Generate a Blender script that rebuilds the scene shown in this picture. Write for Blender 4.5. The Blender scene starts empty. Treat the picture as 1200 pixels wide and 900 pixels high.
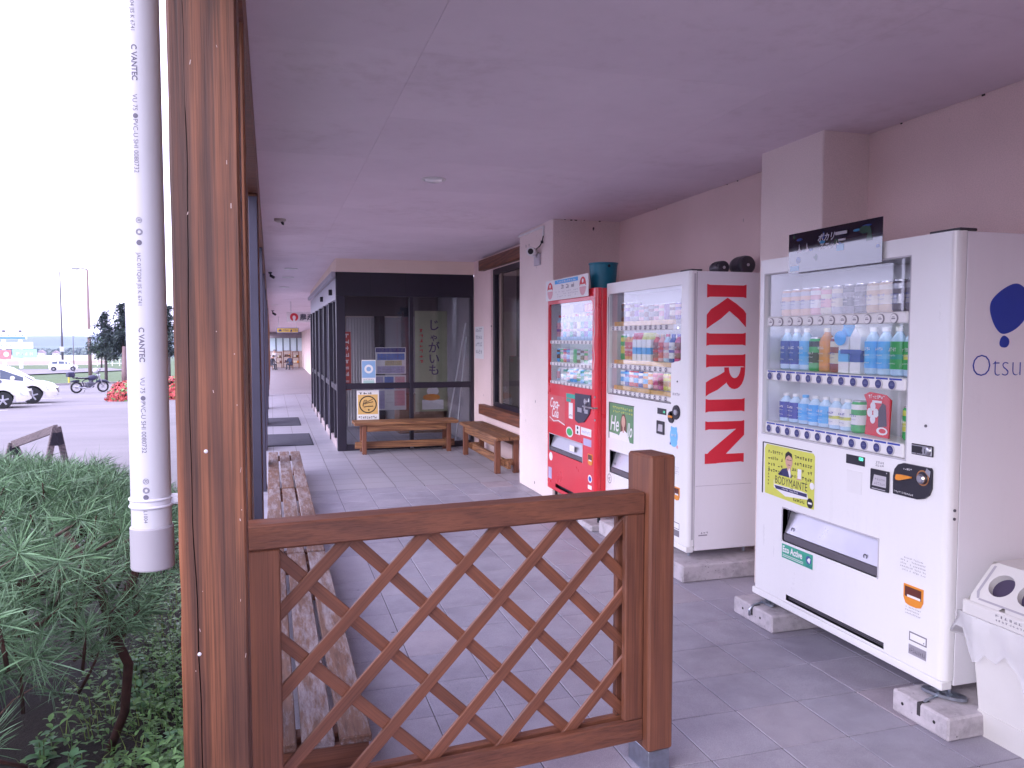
import bpy, math, random
from math import sin, cos, pi, radians, sqrt
from mathutils import Vector, noise as mnoise
random.seed(7)
SC = bpy.context.scene
COL = SC.collection

# ------------------------------------------------------------------ camera, sky, sun, exposure
EYE = 1.53
cam_d = bpy.data.cameras.new('camera')
cam = bpy.data.objects.new('camera', cam_d); COL.objects.link(cam)
cam_d.sensor_width = 36.0; cam_d.lens = 926.34 / 1200 * 36.0
cam_d.clip_start = 0.05; cam_d.clip_end = 20000
cam.location = (0, 0, EYE)
cam.rotation_euler = (radians(90 - 3.312), 0, radians(-16.952))
SC.camera = cam

SUN_EL, SUN_AZ = radians(26), radians(236)       # behind the camera on the left, through thin overcast
SKY_STRENGTH = 0.10
world = bpy.data.worlds.new('World'); SC.world = world; world.use_nodes = True
wn, wl = world.node_tree.nodes, world.node_tree.links
for n in list(wn): wn.remove(n)
sky = wn.new('ShaderNodeTexSky'); sky.sky_type = 'NISHITA'; sky.sun_disc = False
sky.sun_elevation = SUN_EL; sky.sun_rotation = SUN_AZ; sky.air_density = 1.0; sky.dust_density = 2.0
cn = wn.new('ShaderNodeTexNoise'); cn.inputs['Scale'].default_value = 2.2; cn.inputs['Detail'].default_value = 5
tc = wn.new('ShaderNodeTexCoord'); mp = wn.new('ShaderNodeMapping'); mp.inputs['Scale'].default_value = (1, 1, 2.5)
wl.new(tc.outputs['Generated'], mp.inputs['Vector']); wl.new(mp.outputs['Vector'], cn.inputs['Vector'])
cr = wn.new('ShaderNodeValToRGB')
cr.color_ramp.elements[0].position = .3; cr.color_ramp.elements[0].color = (8.3, 7.9, 11.7, 1)
cr.color_ramp.elements[1].position = .75; cr.color_ramp.elements[1].color = (10.4, 10.0, 14.4, 1)
wl.new(cn.outputs['Fac'], cr.inputs['Fac'])
mx = wn.new('ShaderNodeMix'); mx.data_type = 'RGBA'; mx.inputs[0].default_value = 0.88
wl.new(sky.outputs['Color'], mx.inputs[6]); wl.new(cr.outputs['Color'], mx.inputs[7])
bg = wn.new('ShaderNodeBackground'); bg.inputs['Strength'].default_value = SKY_STRENGTH
wo = wn.new('ShaderNodeOutputWorld')
wl.new(mx.outputs[2], bg.inputs['Color']); wl.new(bg.outputs['Background'], wo.inputs['Surface'])

sun_d = bpy.data.lights.new('sun', 'SUN'); sun_d.energy = 0.75; sun_d.angle = radians(40); sun_d.color = (.97, .94, 1.0)
sun = bpy.data.objects.new('sun', sun_d); COL.objects.link(sun)
sv = Vector((cos(SUN_EL) * sin(SUN_AZ), cos(SUN_EL) * cos(SUN_AZ), sin(SUN_EL)))
sun.rotation_euler = (-sv).to_track_quat('-Z', 'Y').to_euler()
sun.location = sv * 50

SC.view_settings.view_transform = 'Standard'; SC.view_settings.look = 'None'
SC.view_settings.gamma = 1.0; SC.view_settings.exposure = 1.81
SC.cycles.max_bounces = 10; SC.cycles.diffuse_bounces = 6; SC.cycles.transparent_max_bounces = 16
SC.cycles.use_denoising = True; SC.cycles.sample_clamp_indirect = 8

# ------------------------------------------------------------------ frames and mesh builder
class Fr:
    def __init__(s, o=(0, 0, 0), u=(1, 0, 0), v=(0, 1, 0), w=(0, 0, 1), k=1.0):
        s.o, s.u, s.v, s.w, s.k = Vector(o), Vector(u), Vector(v), Vector(w), k
    def p(s, a, b, c=0.0):
        return s.o + (s.u * a + s.v * b + s.w * c) * s.k
WORLD = Fr()

class MB:
    def __init__(s, fr=WORLD):
        s.fr = fr; s.V = []; s.F = []; s.M = []; s.S = []; s.m = 0
    def vs(s, pts):
        i = len(s.V); s.V += [s.fr.p(*q) for q in pts]; return list(range(i, i + len(pts)))
    def face(s, idx, sm=False):
        s.F.append(tuple(idx)); s.M.append(s.m); s.S.append(sm)
    def poly(s, pts, sm=False):
        s.face(s.vs(pts), sm)
    def rect(s, a0, a1, b0, b1, c):
        s.poly([(a0, b0, c), (a1, b0, c), (a1, b1, c), (a0, b1, c)])
    def box(s, a0, a1, b0, b1, c0, c1, r=0.0):
        lo, hi = (min(a0, a1), min(b0, b1), min(c0, c1)), (max(a0, a1), max(b0, b1), max(c0, c1))
        if r <= 0:
            i = s.vs([(lo[0], lo[1], lo[2]), (hi[0], lo[1], lo[2]), (hi[0], hi[1], lo[2]), (lo[0], hi[1], lo[2]),
                      (lo[0], lo[1], hi[2]), (hi[0], lo[1], hi[2]), (hi[0], hi[1], hi[2]), (lo[0], hi[1], hi[2])])
            for f in ((3, 2, 1, 0), (4, 5, 6, 7), (0, 1, 5, 4), (1, 2, 6, 5), (2, 3, 7, 6), (3, 0, 4, 7)):
                s.face([i[k] for k in f])
            return
        r = min(r, *[(hi[k] - lo[k]) * .49 for k in range(3)])
        ctr = [(lo[k] + hi[k]) / 2 for k in range(3)]
        P = {}
        for x in (0, 1):
            for y in (0, 1):
                for z in (0, 1):
                    for ax in range(3):
                        q = []
                        for k, sg in enumerate((x, y, z)):
                            e = hi[k] if sg else lo[k]
                            q.append(e if k == ax else (e - r if sg else e + r))
                        P[(x, y, z, ax)] = tuple(q)
        def add(keys):
            pts = [Vector(P[k]) for k in keys]
            nrm = (pts[1] - pts[0]).cross(pts[2] - pts[0])
            if nrm.dot(sum(pts, Vector()) / len(pts) - Vector(ctr)) < 0: keys = keys[::-1]
            s.poly([P[k] for k in keys])
        for ax in range(3):
            o1, o2 = [k for k in range(3) if k != ax]
            for sg in (0, 1):
                ks = []
                for (d1, d2) in ((0, 0), (1, 0), (1, 1), (0, 1)):
                    c = [0, 0, 0]; c[ax] = sg; c[o1] = d1; c[o2] = d2; ks.append((*c, ax))
                add(ks)
            for d1 in (0, 1):
                for d2 in (0, 1):
                    c1 = [0, 0, 0]; c1[o1] = d1; c1[o2] = d2; c2 = list(c1); c2[ax] = 1
                    add([(*c1, o1), (*c2, o1), (*c2, o2), (*c1, o2)])
        for x in (0, 1):
            for y in (0, 1):
                for z in (0, 1):
                    add([(x, y, z, 0), (x, y, z, 1), (x, y, z, 2)])
    def prism(s, pts, c0, c1, sm=False):
        """2D outline (counter-clockwise) in a,b extruded from c0 to c1"""
        ar = sum(pts[i][0] * pts[(i + 1) % len(pts)][1] - pts[(i + 1) % len(pts)][0] * pts[i][1] for i in range(len(pts)))
        if ar < 0: pts = pts[::-1]
        n = len(pts)
        s.poly([(p[0], p[1], c1) for p in pts]); s.poly([(p[0], p[1], c0) for p in pts[::-1]])
        i = s.vs([(p[0], p[1], c0) for p in pts]); j = s.vs([(p[0], p[1], c1) for p in pts])
        for k in range(n):
            l = (k + 1) % n; s.face((i[k], i[l], j[l], j[k]), sm)
    def flat(s, pts, c):
        ar = sum(pts[i][0] * pts[(i + 1) % len(pts)][1] - pts[(i + 1) % len(pts)][0] * pts[i][1] for i in range(len(pts)))
        if ar < 0: pts = pts[::-1]
        s.poly([(p[0], p[1], c) for p in pts])
    def disc(s, a, b, ra, rb, c, n=20):
        s.flat([(a + ra * cos(2 * pi * i / n), b + rb * sin(2 * pi * i / n)) for i in range(n)], c)
    def ring(s, a, b, r0, r1, c, n=24, t0=0, t1=2 * pi):
        for i in range(n):
            x, y = t0 + (t1 - t0) * i / n, t0 + (t1 - t0) * (i + 1) / n
            s.poly([(a + r0 * cos(x), b + r0 * sin(x), c), (a + r1 * cos(x), b + r1 * sin(x), c),
                    (a + r1 * cos(y), b + r1 * sin(y), c), (a + r0 * cos(y), b + r0 * sin(y), c)])
    def lathe(s, o, ax, prof, n=16, cap=True, ms=None, smooth=True):
        """profile [(r, h)] round axis ax (a vector in frame coordinates) from o"""
        ax = Vector(ax).normalized(); t = Vector((1, 0, 0)) if abs(ax.x) < .9 else Vector((0, 1, 0))
        e1 = ax.cross(t).normalized(); e2 = ax.cross(e1); o = Vector(o)
        def ringp(r, h): return [tuple(o + ax * h + (e1 * cos(2 * pi * i / n) + e2 * sin(2 * pi * i / n)) * r) for i in range(n)]
        m0 = s.m
        for k in range(len(prof) - 1):
            if ms: s.m = ms[k]
            A = s.vs(ringp(*prof[k])); B = s.vs(ringp(*prof[k + 1]))
            for i in range(n):
                j = (i + 1) % n; s.face((A[i], A[j], B[j], B[i]), smooth)
        if cap:
            if prof[0][0] > 1e-5:
                if ms: s.m = ms[0]
                s.poly(ringp(*prof[0])[::-1])
            if prof[-1][0] > 1e-5:
                if ms: s.m = ms[-1]
                s.poly(ringp(*prof[-1]))
        s.m = m0
    def cyl(s, p, q, r, r2=None, n=12):
        p, q = Vector(p), Vector(q)
        s.lathe(p, q - p, [(r, 0), (r if r2 is None else r2, (q - p).length)], n)
    def tube(s, path, r, n=8, cap=True):
        path = [Vector(p) for p in path]; rs = r if isinstance(r, (list, tuple)) else [r] * len(path)
        prev = None; rings = []; ref = None
        for k, p in enumerate(path):
            d = (path[min(k + 1, len(path) - 1)] - path[max(k - 1, 0)]).normalized()
            if ref is None:
                ref = Vector((0, 0, 1)) if abs(d.z) < .9 else Vector((1, 0, 0))
            e1 = (ref - d * ref.dot(d)).normalized(); e2 = d.cross(e1); ref = e1
            rings.append(s.vs([tuple(p + (e1 * cos(2 * pi * i / n) + e2 * sin(2 * pi * i / n)) * rs[k]) for i in range(n)]))
        for A, B in zip(rings, rings[1:]):
            for i in range(n):
                j = (i + 1) % n; s.face((A[i], A[j], B[j], B[i]), True)
        if cap:
            s.face(rings[0][::-1]); s.face(rings[-1])
    def bar(s, p, q, wdt, thk, up=(0, 0, 1)):
        """rectangular bar from p to q, wdt across 'up x d', thk along up"""
        p, q = Vector(p), Vector(q); d = (q - p).normalized(); up = Vector(up)
        e2 = (up - d * up.dot(d)).normalized(); e1 = d.cross(e2)
        c = []
        for o in (p, q):
            for sx, sy in ((-1, -1), (1, -1), (1, 1), (-1, 1)):
                c.append(tuple(o + e1 * sx * wdt / 2 + e2 * sy * thk / 2))
        i = s.vs(c)
        for f in ((3, 2, 1, 0), (4, 5, 6, 7), (0, 1, 5, 4), (1, 2, 6, 5), (2, 3, 7, 6), (3, 0, 4, 7)):
            s.face([i[k] for k in f])
    def torus(s, o, ax, R, r, n=24, m=8):
        ax = Vector(ax).normalized(); t = Vector((1, 0, 0)) if abs(ax.x) < .9 else Vector((0, 1, 0))
        e1 = ax.cross(t).normalized(); e2 = ax.cross(e1); o = Vector(o); rr = []
        for i in range(n):
            d = e1 * cos(2 * pi * i / n) + e2 * sin(2 * pi * i / n)
            rr.append(s.vs([tuple(o + d * (R + r * cos(2 * pi * j / m)) + ax * r * sin(2 * pi * j / m)) for j in range(m)]))
        for i in range(n):
            A, B = rr[i], rr[(i + 1) % n]
            for j in range(m):
                k = (j + 1) % m; s.face((A[j], B[j], B[k], A[k]), True)
    def text(s, txt, a, b, c, size, off=0.0, align='LEFT', sx=1.0, shear=0.0, rot=0.0, sp=1.0):
        cu = bpy.data.curves.new('t', 'FONT'); cu.body = txt; cu.size = size; cu.offset = off; cu.align_x = align
        cu.resolution_u = 3; cu.shear = shear; cu.space_character = sp
        ob = bpy.data.objects.new('t', cu); me = ob.to_mesh()
        cr_, sr_ = cos(rot), sin(rot); i0 = len(s.V)
        for v in me.vertices:
            x, y = v.co.x * sx, v.co.y
            s.V.append(s.fr.p(a + x * cr_ - y * sr_, b + x * sr_ + y * cr_, c))
        for p in me.polygons: s.face([i0 + k for k in p.vertices])
        ob.to_mesh_clear(); bpy.data.objects.remove(ob); bpy.data.curves.remove(cu)
    def marks(s, a0, a1, b, h, c, n, rng, dens=1.0):
        """a row of n tiny unreadable printed characters"""
        w = (a1 - a0) / n
        for i in range(n):
            if rng.random() > dens: continue
            x = a0 + i * w; t = h * .16
            for k in range(3):
                if rng.random() < .5:
                    y = b + rng.random() * (h - t); s.rect(x + w * .1, x + w * .8, y, y + t, c)
                else:
                    q = x + w * (.12 + .55 * rng.random()); s.rect(q, q + w * .16, b, b + h * (.6 + .4 * rng.random()), c)
    def done(s, name, mats, parent=None, loc=None, off=None):
        me = bpy.data.meshes.new(name)
        L = off if off is not None else (WORIG.get(parent.name, Vector()) if parent else (Vector(loc) if loc else Vector()))
        me.from_pydata([tuple(v - L) for v in s.V], [], s.F)
        for m in (mats if isinstance(mats, (list, tuple)) else [mats]): me.materials.append(m)
        me.polygons.foreach_set('material_index', s.M); me.polygons.foreach_set('use_smooth', s.S)
        me.update()
        o = bpy.data.objects.new(name, me); COL.objects.link(o)
        if parent: o.parent = parent; WORIG[o.name] = L
        else:
            o.location = L; WORIG[o.name] = L
        return o
WORIG = {}

def tag(o, label=None, cat=None, group=None, kind=None):
    if label: o['label'] = label
    if cat: o['category'] = cat
    if group: o['group'] = group
    if kind: o['kind'] = kind
    return o
def thing(name, label, cat, loc=(0, 0, 0), group=None):
    o = bpy.data.objects.new(name, None); COL.objects.link(o); o.empty_display_size = .1
    o.location = loc; WORIG[o.name] = Vector(loc)
    return tag(o, label, cat, group)
def dup(src, loc, label=None, rotz=None):
    r = src.copy(); COL.objects.link(r); r.location = loc
    if rotz is not None: r.rotation_euler = (0, 0, rotz)
    if label: r['label'] = label
    for ch in list(src.children):
        c = ch.copy(); COL.objects.link(c); c.parent = r
        for g in ch.children:
            d = g.copy(); COL.objects.link(d); d.parent = c
    return r
def inst(name, me, parent, wpos):
    o = bpy.data.objects.new(name, me); COL.objects.link(o); o.parent = parent
    o.location = Vector(wpos) - WORIG[parent.name]; WORIG[o.name] = Vector(wpos)
    return o

# ------------------------------------------------------------------ materials
class NT:
    def __init__(s, name):
        s.m = bpy.data.materials.new(name); s.m.use_nodes = True
        s.n, s.l = s.m.node_tree.nodes, s.m.node_tree.links
        s.b = s.n['Principled BSDF']
    def new(s, t, **kw):
        x = s.n.new(t)
        for k, v in kw.items(): setattr(x, k, v)
        return x
    def link(s, a, b): s.l.new(a, b)
    def coord(s, scale=(1, 1, 1), rnd=True):
        t = s.new('ShaderNodeTexCoord'); m = s.new('ShaderNodeMapping'); m.inputs['Scale'].default_value = scale
        if rnd:
            oi = s.new('ShaderNodeObjectInfo'); mu = s.new('ShaderNodeMath', operation='MULTIPLY'); mu.inputs[1].default_value = 37.0
            s.link(oi.outputs['Random'], mu.inputs[0]); ad = s.new('ShaderNodeVectorMath', operation='ADD')
            s.link(t.outputs['Object'], ad.inputs[0]); s.link(mu.outputs[0], ad.inputs[1]); s.link(ad.outputs[0], m.inputs['Vector'])
        else: s.link(t.outputs['Object'], m.inputs['Vector'])
        return m.outputs['Vector']
    def noise(s, vec, scale, detail=4, rough=.55, dist=0.0):
        x = s.new('ShaderNodeTexNoise'); x.inputs['Scale'].default_value = scale; x.inputs['Detail'].default_value = detail
        x.inputs['Roughness'].default_value = rough; x.inputs['Distortion'].default_value = dist
        s.link(vec, x.inputs['Vector']); return x.outputs['Fac']
    def ramp(s, fac, stops):
        r = s.new('ShaderNodeValToRGB'); e = r.color_ramp.elements
        while len(e) < len(stops): e.new(.5)
        for k, (p, c) in enumerate(stops):
            e[k].position = p; e[k].color = c if len(c) == 4 else (*c, 1)
        s.link(fac, r.inputs['Fac']); return r.outputs['Color']
    def mix(s, fac, a, b, mode='MIX'):
        x = s.new('ShaderNodeMix', data_type='RGBA', blend_type=mode)
        for sock, v in ((x.inputs[0], fac), (x.inputs[6], a), (x.inputs[7], b)):
            if isinstance(v, (int, float)): sock.default_value = v
            elif isinstance(v, tuple): sock.default_value = v if len(v) == 4 else (*v, 1)
            else: s.link(v, sock)
        return x.outputs[2]
    def math(s, op, a, b=None):
        x = s.new('ShaderNodeMath', operation=op)
        for sock, v in ((x.inputs[0], a), (x.inputs[1], b)):
            if v is None: continue
            if isinstance(v, (int, float)): sock.default_value = v
            else: s.link(v, sock)
        return x.outputs[0]
    def bump(s, h, strength=.2, dist=.01):
        x = s.new('ShaderNodeBump'); x.inputs['Strength'].default_value = strength; x.inputs['Distance'].default_value = dist
        s.link(h, x.inputs['Height']); s.link(x.outputs['Normal'], s.b.inputs['Normal'])
    def base(s, c):
        if isinstance(c, tuple): s.b.inputs['Base Color'].default_value = (*c, 1)
        else: s.link(c, s.b.inputs['Base Color'])
    def setp(s, **kw):
        for k, v in kw.items():
            i = s.b.inputs[k.replace('_', ' ')]
            if isinstance(v, (int, float, tuple)): i.default_value = v
            else: s.link(v, i)
        return s

def sc(c, k): return tuple(min(1, x * k) for x in c)
def plain(name, c, rough=.5, var=.08, scale=6, metal=0.0, bump=0.0, bscale=60, coat=0.0, ior=1.45, rnd=True):
    t = NT(name); v = t.coord(rnd=rnd)
    f = t.noise(v, scale, 5)
    t.base(t.ramp(f, [(.25, sc(c, 1 - var)), (.75, sc(c, 1 + var))]))
    r = t.noise(v, scale * 2.3, 3); rr = t.math('MULTIPLY_ADD', r, .16); rr.node.inputs[2].default_value = rough - .08
    t.setp(Roughness=rr, Metallic=metal, Coat_Weight=coat, IOR=ior)
    if bump: t.bump(t.noise(v, bscale, 3), bump, .004)
    return t.m
def wood(name, c1, c2, axis=2, scale=1.0, rough=.55, ring=16, dirt=.25, fine=.5, lines=.35):
    t = NT(name); sv_ = [1, 1, 1]; sv_[axis] = .055
    v = t.coord(tuple(x * scale for x in sv_)); sv2 = [1, 1, 1]; sv2[axis] = .012; v2 = t.coord(tuple(x * scale for x in sv2))
    w = t.new('ShaderNodeTexWave', wave_type='BANDS', bands_direction='DIAGONAL'); w.inputs['Scale'].default_value = ring
    w.inputs['Distortion'].default_value = 11; w.inputs['Detail'].default_value = 3; w.inputs['Detail Scale'].default_value = 1.1
    t.link(v, w.inputs['Vector'])
    fn = t.noise(v, 150, 5, .72); ln = t.noise(v2, 210, 3, .6); bigv = t.coord((1, 1, 1)); bn = t.noise(bigv, 2.2, 4)
    g = t.math('ADD', t.math('MULTIPLY', w.outputs['Fac'], 1 - fine), t.math('MULTIPLY', fn, fine))
    col = t.ramp(g, [(.25, c2), (.5, tuple((a + b) / 2 for a, b in zip(c1, c2))), (.75, c1)])
    lf = t.ramp(ln, [(.36, (1 - lines, 1 - lines, 1 - lines)), (.52, (1, 1, 1)), (.70, (1 + lines * .4, 1 + lines * .3, 1 + lines * .25))])
    col = t.mix(1.0, col, lf, 'MULTIPLY')
    dm = t.ramp(bn, [(.42, (0, 0, 0)), (.72, (1, 1, 1))])
    col = t.mix(dm, col, t.mix(1.0, col, (1 - dirt, 1 - dirt, 1 - dirt * .9), 'MULTIPLY'))
    t.base(col); rr_ = t.math('MULTIPLY_ADD', fn, .25); rr_.node.inputs[2].default_value = rough - .12; t.setp(Roughness=rr_)
    t.bump(t.math('ADD', g, t.math('MULTIPLY', ln, .8)), .3, .003)
    return t.m
def emis(name, c, s):
    t = NT(name); t.base(c); t.setp(Emission_Color=(*c, 1), Emission_Strength=s, Roughness=.4); return t.m
def glass(name, tint=(.93, .95, .95), f0=.07):
    m = bpy.data.materials.new(name); m.use_nodes = True; n, l = m.node_tree.nodes, m.node_tree.links
    for x in list(n): n.remove(x)
    out = n.new('ShaderNodeOutputMaterial'); mi = n.new('ShaderNodeMixShader'); tr = n.new('ShaderNodeBsdfTransparent'); gl = n.new('ShaderNodeBsdfGlossy')
    tr.inputs['Color'].default_value = (*tint, 1); gl.inputs['Roughness'].default_value = .015; gl.inputs['Color'].default_value = (1, 1, 1, 1)
    ge = n.new('ShaderNodeNewGeometry'); d = n.new('ShaderNodeVectorMath'); d.operation = 'DOT_PRODUCT'
    l.new(ge.outputs['Incoming'], d.inputs[0]); l.new(ge.outputs['Normal'], d.inputs[1])
    def mt(op, a, b):
        x = n.new('ShaderNodeMath'); x.operation = op
        for i, v in enumerate((a, b)):
            if v is None: continue
            if isinstance(v, (int, float)): x.inputs[i].default_value = v
            else: l.new(v, x.inputs[i])
        return x.outputs[0]
    k = mt('POWER', mt('SUBTRACT', 1.0, mt('ABSOLUTE', d.outputs['Value'], None)), 5.0)
    f = mt('ADD', mt('MULTIPLY', k, .9), f0)
    nz = n.new('ShaderNodeTexNoise'); nz.inputs['Scale'].default_value = 1.6
    bp = n.new('ShaderNodeBump'); bp.inputs['Strength'].default_value = .02; bp.inputs['Distance'].default_value = .02
    l.new(nz.outputs['Fac'], bp.inputs['Height']); l.new(bp.outputs['Normal'], gl.inputs['Normal'])
    l.new(f, mi.inputs[0]); l.new(tr.outputs[0], mi.inputs[1]); l.new(gl.outputs[0], mi.inputs[2]); l.new(mi.outputs[0], out.inputs['Surface'])
    return m

MT = {}
def P(key, *a, **k):
    if key not in MT: MT[key] = plain(key, *a, **k)
    return MT[key]
def grimy(name, c, rough, coat=.25):
    t = NT(name); v = t.coord(rnd=False); a = t.noise(v, 2.2, 6, .6); m_ = t.new('ShaderNodeMapping'); m_.inputs['Scale'].default_value = (9, 9, .7); t.link(v, m_.inputs['Vector']); b = t.noise(m_.outputs[0], 2.5, 5, .65); f = t.noise(v, 55, 3, .7)
    g = t.math('ADD', t.math('ADD', t.math('MULTIPLY', a, .4), t.math('MULTIPLY', b, .4)), t.math('MULTIPLY', f, .2))
    t.base(t.ramp(g, [(.30, sc(c, .93)), (.44, sc(c, .985)), (.6, c)])); r = t.math('MULTIPLY_ADD', g, -.4); r.node.inputs[2].default_value = rough + .2
    t.setp(Roughness=r, Coat_Weight=coat, Coat_Roughness=.12); MT[name] = t.m; return t.m
white_paint = grimy('white_paint', (.79, .78, .78), .32)
white_side = grimy('white_side_paint', (.80, .78, .82), .4, .1)
white_plastic = P('white_plastic', (.74, .73, .73), .38, .03)
bin_plastic = P('bin_plastic', (.66, .64, .62), .42, .05, 5)
red_paint = P('red_paint', (.66, .02, .035), .3, .04, 3, coat=.3)
red_print = P('red_print', (.62, .022, .035), .4, .06, 9)
dark_plastic = P('dark_plastic', (.022, .02, .03), .35, .1)
grey_plastic = P('grey_plastic', (.11, .10, .12), .36, .08)
steel = P('steel', (.55, .55, .58), .3, .06, 12, metal=1.0)
zinc = P('zinc', (.42, .46, .52), .36, .18, 40, metal=1.0)
slot_metal = P('slot_metal', (.42, .41, .45), .3, .05, 5, metal=.6)
navy_print = P('navy_print', (.015, .04, .34), .4, .05)
blue_print = P('blue_print', (.012, .05, .36), .4, .05)
cyan_print = P('cyan_print', (.04, .38, .80), .4, .06)
green_print = P('green_print', (.04, .40, .10), .42, .06)
teal_print = P('teal_print', (.03, .36, .27), .42, .06)
black_print = P('black_print', (.015, .013, .018), .5, .05)
grey_print = P('grey_print', (.28, .26, .30), .5, .05)
lightgrey_print = P('lightgrey_print', (.50, .48, .52), .5, .05)
white_print = P('white_print', (.80, .79, .79), .45, .02)
yellow_print = P('yellow_print', (.66, .58, .10), .45, .05)
lime_print = P('lime_print', (.62, .64, .10), .4, .05)
orange_print = P('orange_print', (.72, .27, .03), .4, .06)
amber_print = P('amber_print', (.70, .45, .16), .45, .1, 30)
skin_print = P('skin_print', (.60, .36, .27), .5, .05)
pink_print = P('pink_print', (.72, .38, .42), .45, .06)
brown_print = P('brown_print', (.16, .06, .04), .5, .08)
purple_print = P('purple_print', (.22, .08, .36), .45, .08)
lever_orange = P('lever_orange', (.72, .26, .03), .35, .05)
cream_print = P('cream_print', (.70, .63, .50), .5, .05)
clear_bottle = P('clear_bottle', (.48, .66, .84), .12, .04, coat=.5)
display_back = P('display_back', (.70, .70, .74), .5, .03)
glass_vend = glass('vending_glass', (.95, .96, .97), .055)
glass_win = glass('window_glass', (.82, .83, .85), .032)
glass_sash = glass('sash_glass', (.93, .95, .96), .05)
dark_frame = P('dark_bronze_frame', (.018, .014, .026), .38, .12, 6)
black_rubber = P('black_rubber', (.02, .02, .022), .8, .1)
alu = P('aluminium_sash', (.07, .065, .10), .42, .1, 5, metal=.3)
post_wood = wood('post_wood', (.215, .078, .036), (.095, .036, .021), 2, 1.0, .55, 7, .35, .45, .45)
rail_wood_x = wood('rail_wood', (.215, .078, .040), (.150, .055, .032), 0, 1.0, .5, 8, .22, .65, .28)
rail_wood_z = wood('stile_wood', (.215, .078, .040), (.150, .055, .032), 2, 1.0, .5, 8, .22, .65, .28)
slat_wood = wood('slat_wood', (.24, .086, .044), (.165, .062, .036), 0, 1.0, .5, 8, .2, .65, .25)
bench_wood_y = wood('bench_wood', (.36, .17, .075), (.17, .07, .034), 1, 1.2, .55, 14, .3, .5)
bench_wood_x = wood('bench_wood_cross', (.36, .17, .075), (.17, .07, .034), 0, 1.2, .55, 14, .3, .5)
lintel_wood = wood('lintel_wood', (.22, .075, .035), (.12, .04, .02), 1, 1.0, .5, 14, .2, .5)

def worn_slat():
    t = NT('worn_bench_paint'); v = t.coord((1, .09, 1)); v2 = t.coord((1, .16, 1))
    fn = t.noise(v, 70, 5, .7); pe = t.noise(v2, 24, 8, .78, 0.0); edge = t.noise(v2, 4, 3)
    woodc = t.ramp(fn, [(.3, (.085, .04, .026)), (.7, (.19, .095, .06))])
    grey = t.ramp(fn, [(.3, (.20, .165, .175)), (.7, (.33, .29, .30))])
    f = t.ramp(t.math('ADD', pe, t.math('MULTIPLY', edge, .35)), [(.64, (0, 0, 0)), (.80, (.92, .92, .92))])
    t.base(t.mix(f, woodc, grey)); t.setp(Roughness=.7); t.bump(t.math('ADD', fn, t.math('MULTIPLY', f, .3)), .4, .003); return t.m
bench_paint = worn_slat()

def tile_mat():
    t = NT('floor_tile'); v = t.coord()
    sp = t.noise(v, 420, 2, .6); cl = t.noise(v, 5, 5, .6)
    oi = t.new('ShaderNodeObjectInfo')
    a = t.ramp(sp, [(.32, (.26, .25, .30)), (.5, (.36, .345, .41)), (.68, (.44, .42, .48))])
    b = t.mix(1.0, a, t.ramp(cl, [(.3, (.84, .83, .85)), (.7, (1.04, 1.03, 1.02))]), 'MULTIPLY')
    c = t.mix(1.0, b, t.ramp(oi.outputs['Random'], [(0, (.95, .95, .96)), (.5, (1, .995, 1)), (.95, (1.03, 1.015, 1.0)), (1.0, (1.12, 1.02, .97))]), 'MULTIPLY')
    ge = t.new('ShaderNodeNewGeometry'); d1 = t.noise(ge.outputs['Position'], 1.1, 6, .65); d2 = t.noise(ge.outputs['Position'], 7, 4, .6)
    vo = t.new('ShaderNodeTexVoronoi'); vo.inputs['Scale'].default_value = 2.3; t.link(ge.outputs['Position'], vo.inputs['Vector'])
    spot = t.ramp(vo.outputs['Distance'], [(.018, (.45, .43, .45)), (.026, (1, 1, 1))])
    c = t.mix(1.0, c, t.ramp(t.math('ADD', t.math('MULTIPLY', d1, .65), t.math('MULTIPLY', d2, .35)), [(.34, (.74, .73, .74)), (.5, (.96, .96, .97)), (.66, (1.06, 1.05, 1.04))]), 'MULTIPLY')
    c = t.mix(1.0, c, spot, 'MULTIPLY')
    t.base(c); r = t.math('MULTIPLY_ADD', cl, .3); r.node.inputs[2].default_value = .36
    t.setp(Roughness=r); t.bump(sp, .08, .002); return t.m
tile_m = tile_mat()
def far_tile_mat():
    t = NT('far_floor_tiles'); v = t.coord(rnd=False)
    br = t.new('ShaderNodeTexBrick'); br.offset = 0; br.inputs['Scale'].default_value = 1
    br.inputs['Brick Width'].default_value = .3; br.inputs['Row Height'].default_value = .312; br.inputs['Mortar Size'].default_value = .004
    br.inputs['Color1'].default_value = (.34, .325, .375, 1); br.inputs['Color2'].default_value = (.38, .36, .41, 1); br.inputs['Mortar'].default_value = (.12, .10, .11, 1)
    t.link(v, br.inputs['Vector']); t.base(br.outputs['Color']); t.setp(Roughness=.42); return t.m
far_tile_m = far_tile_mat()
grout_m = P('grout', (.10, .085, .095), .9, .15, 30)

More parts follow.
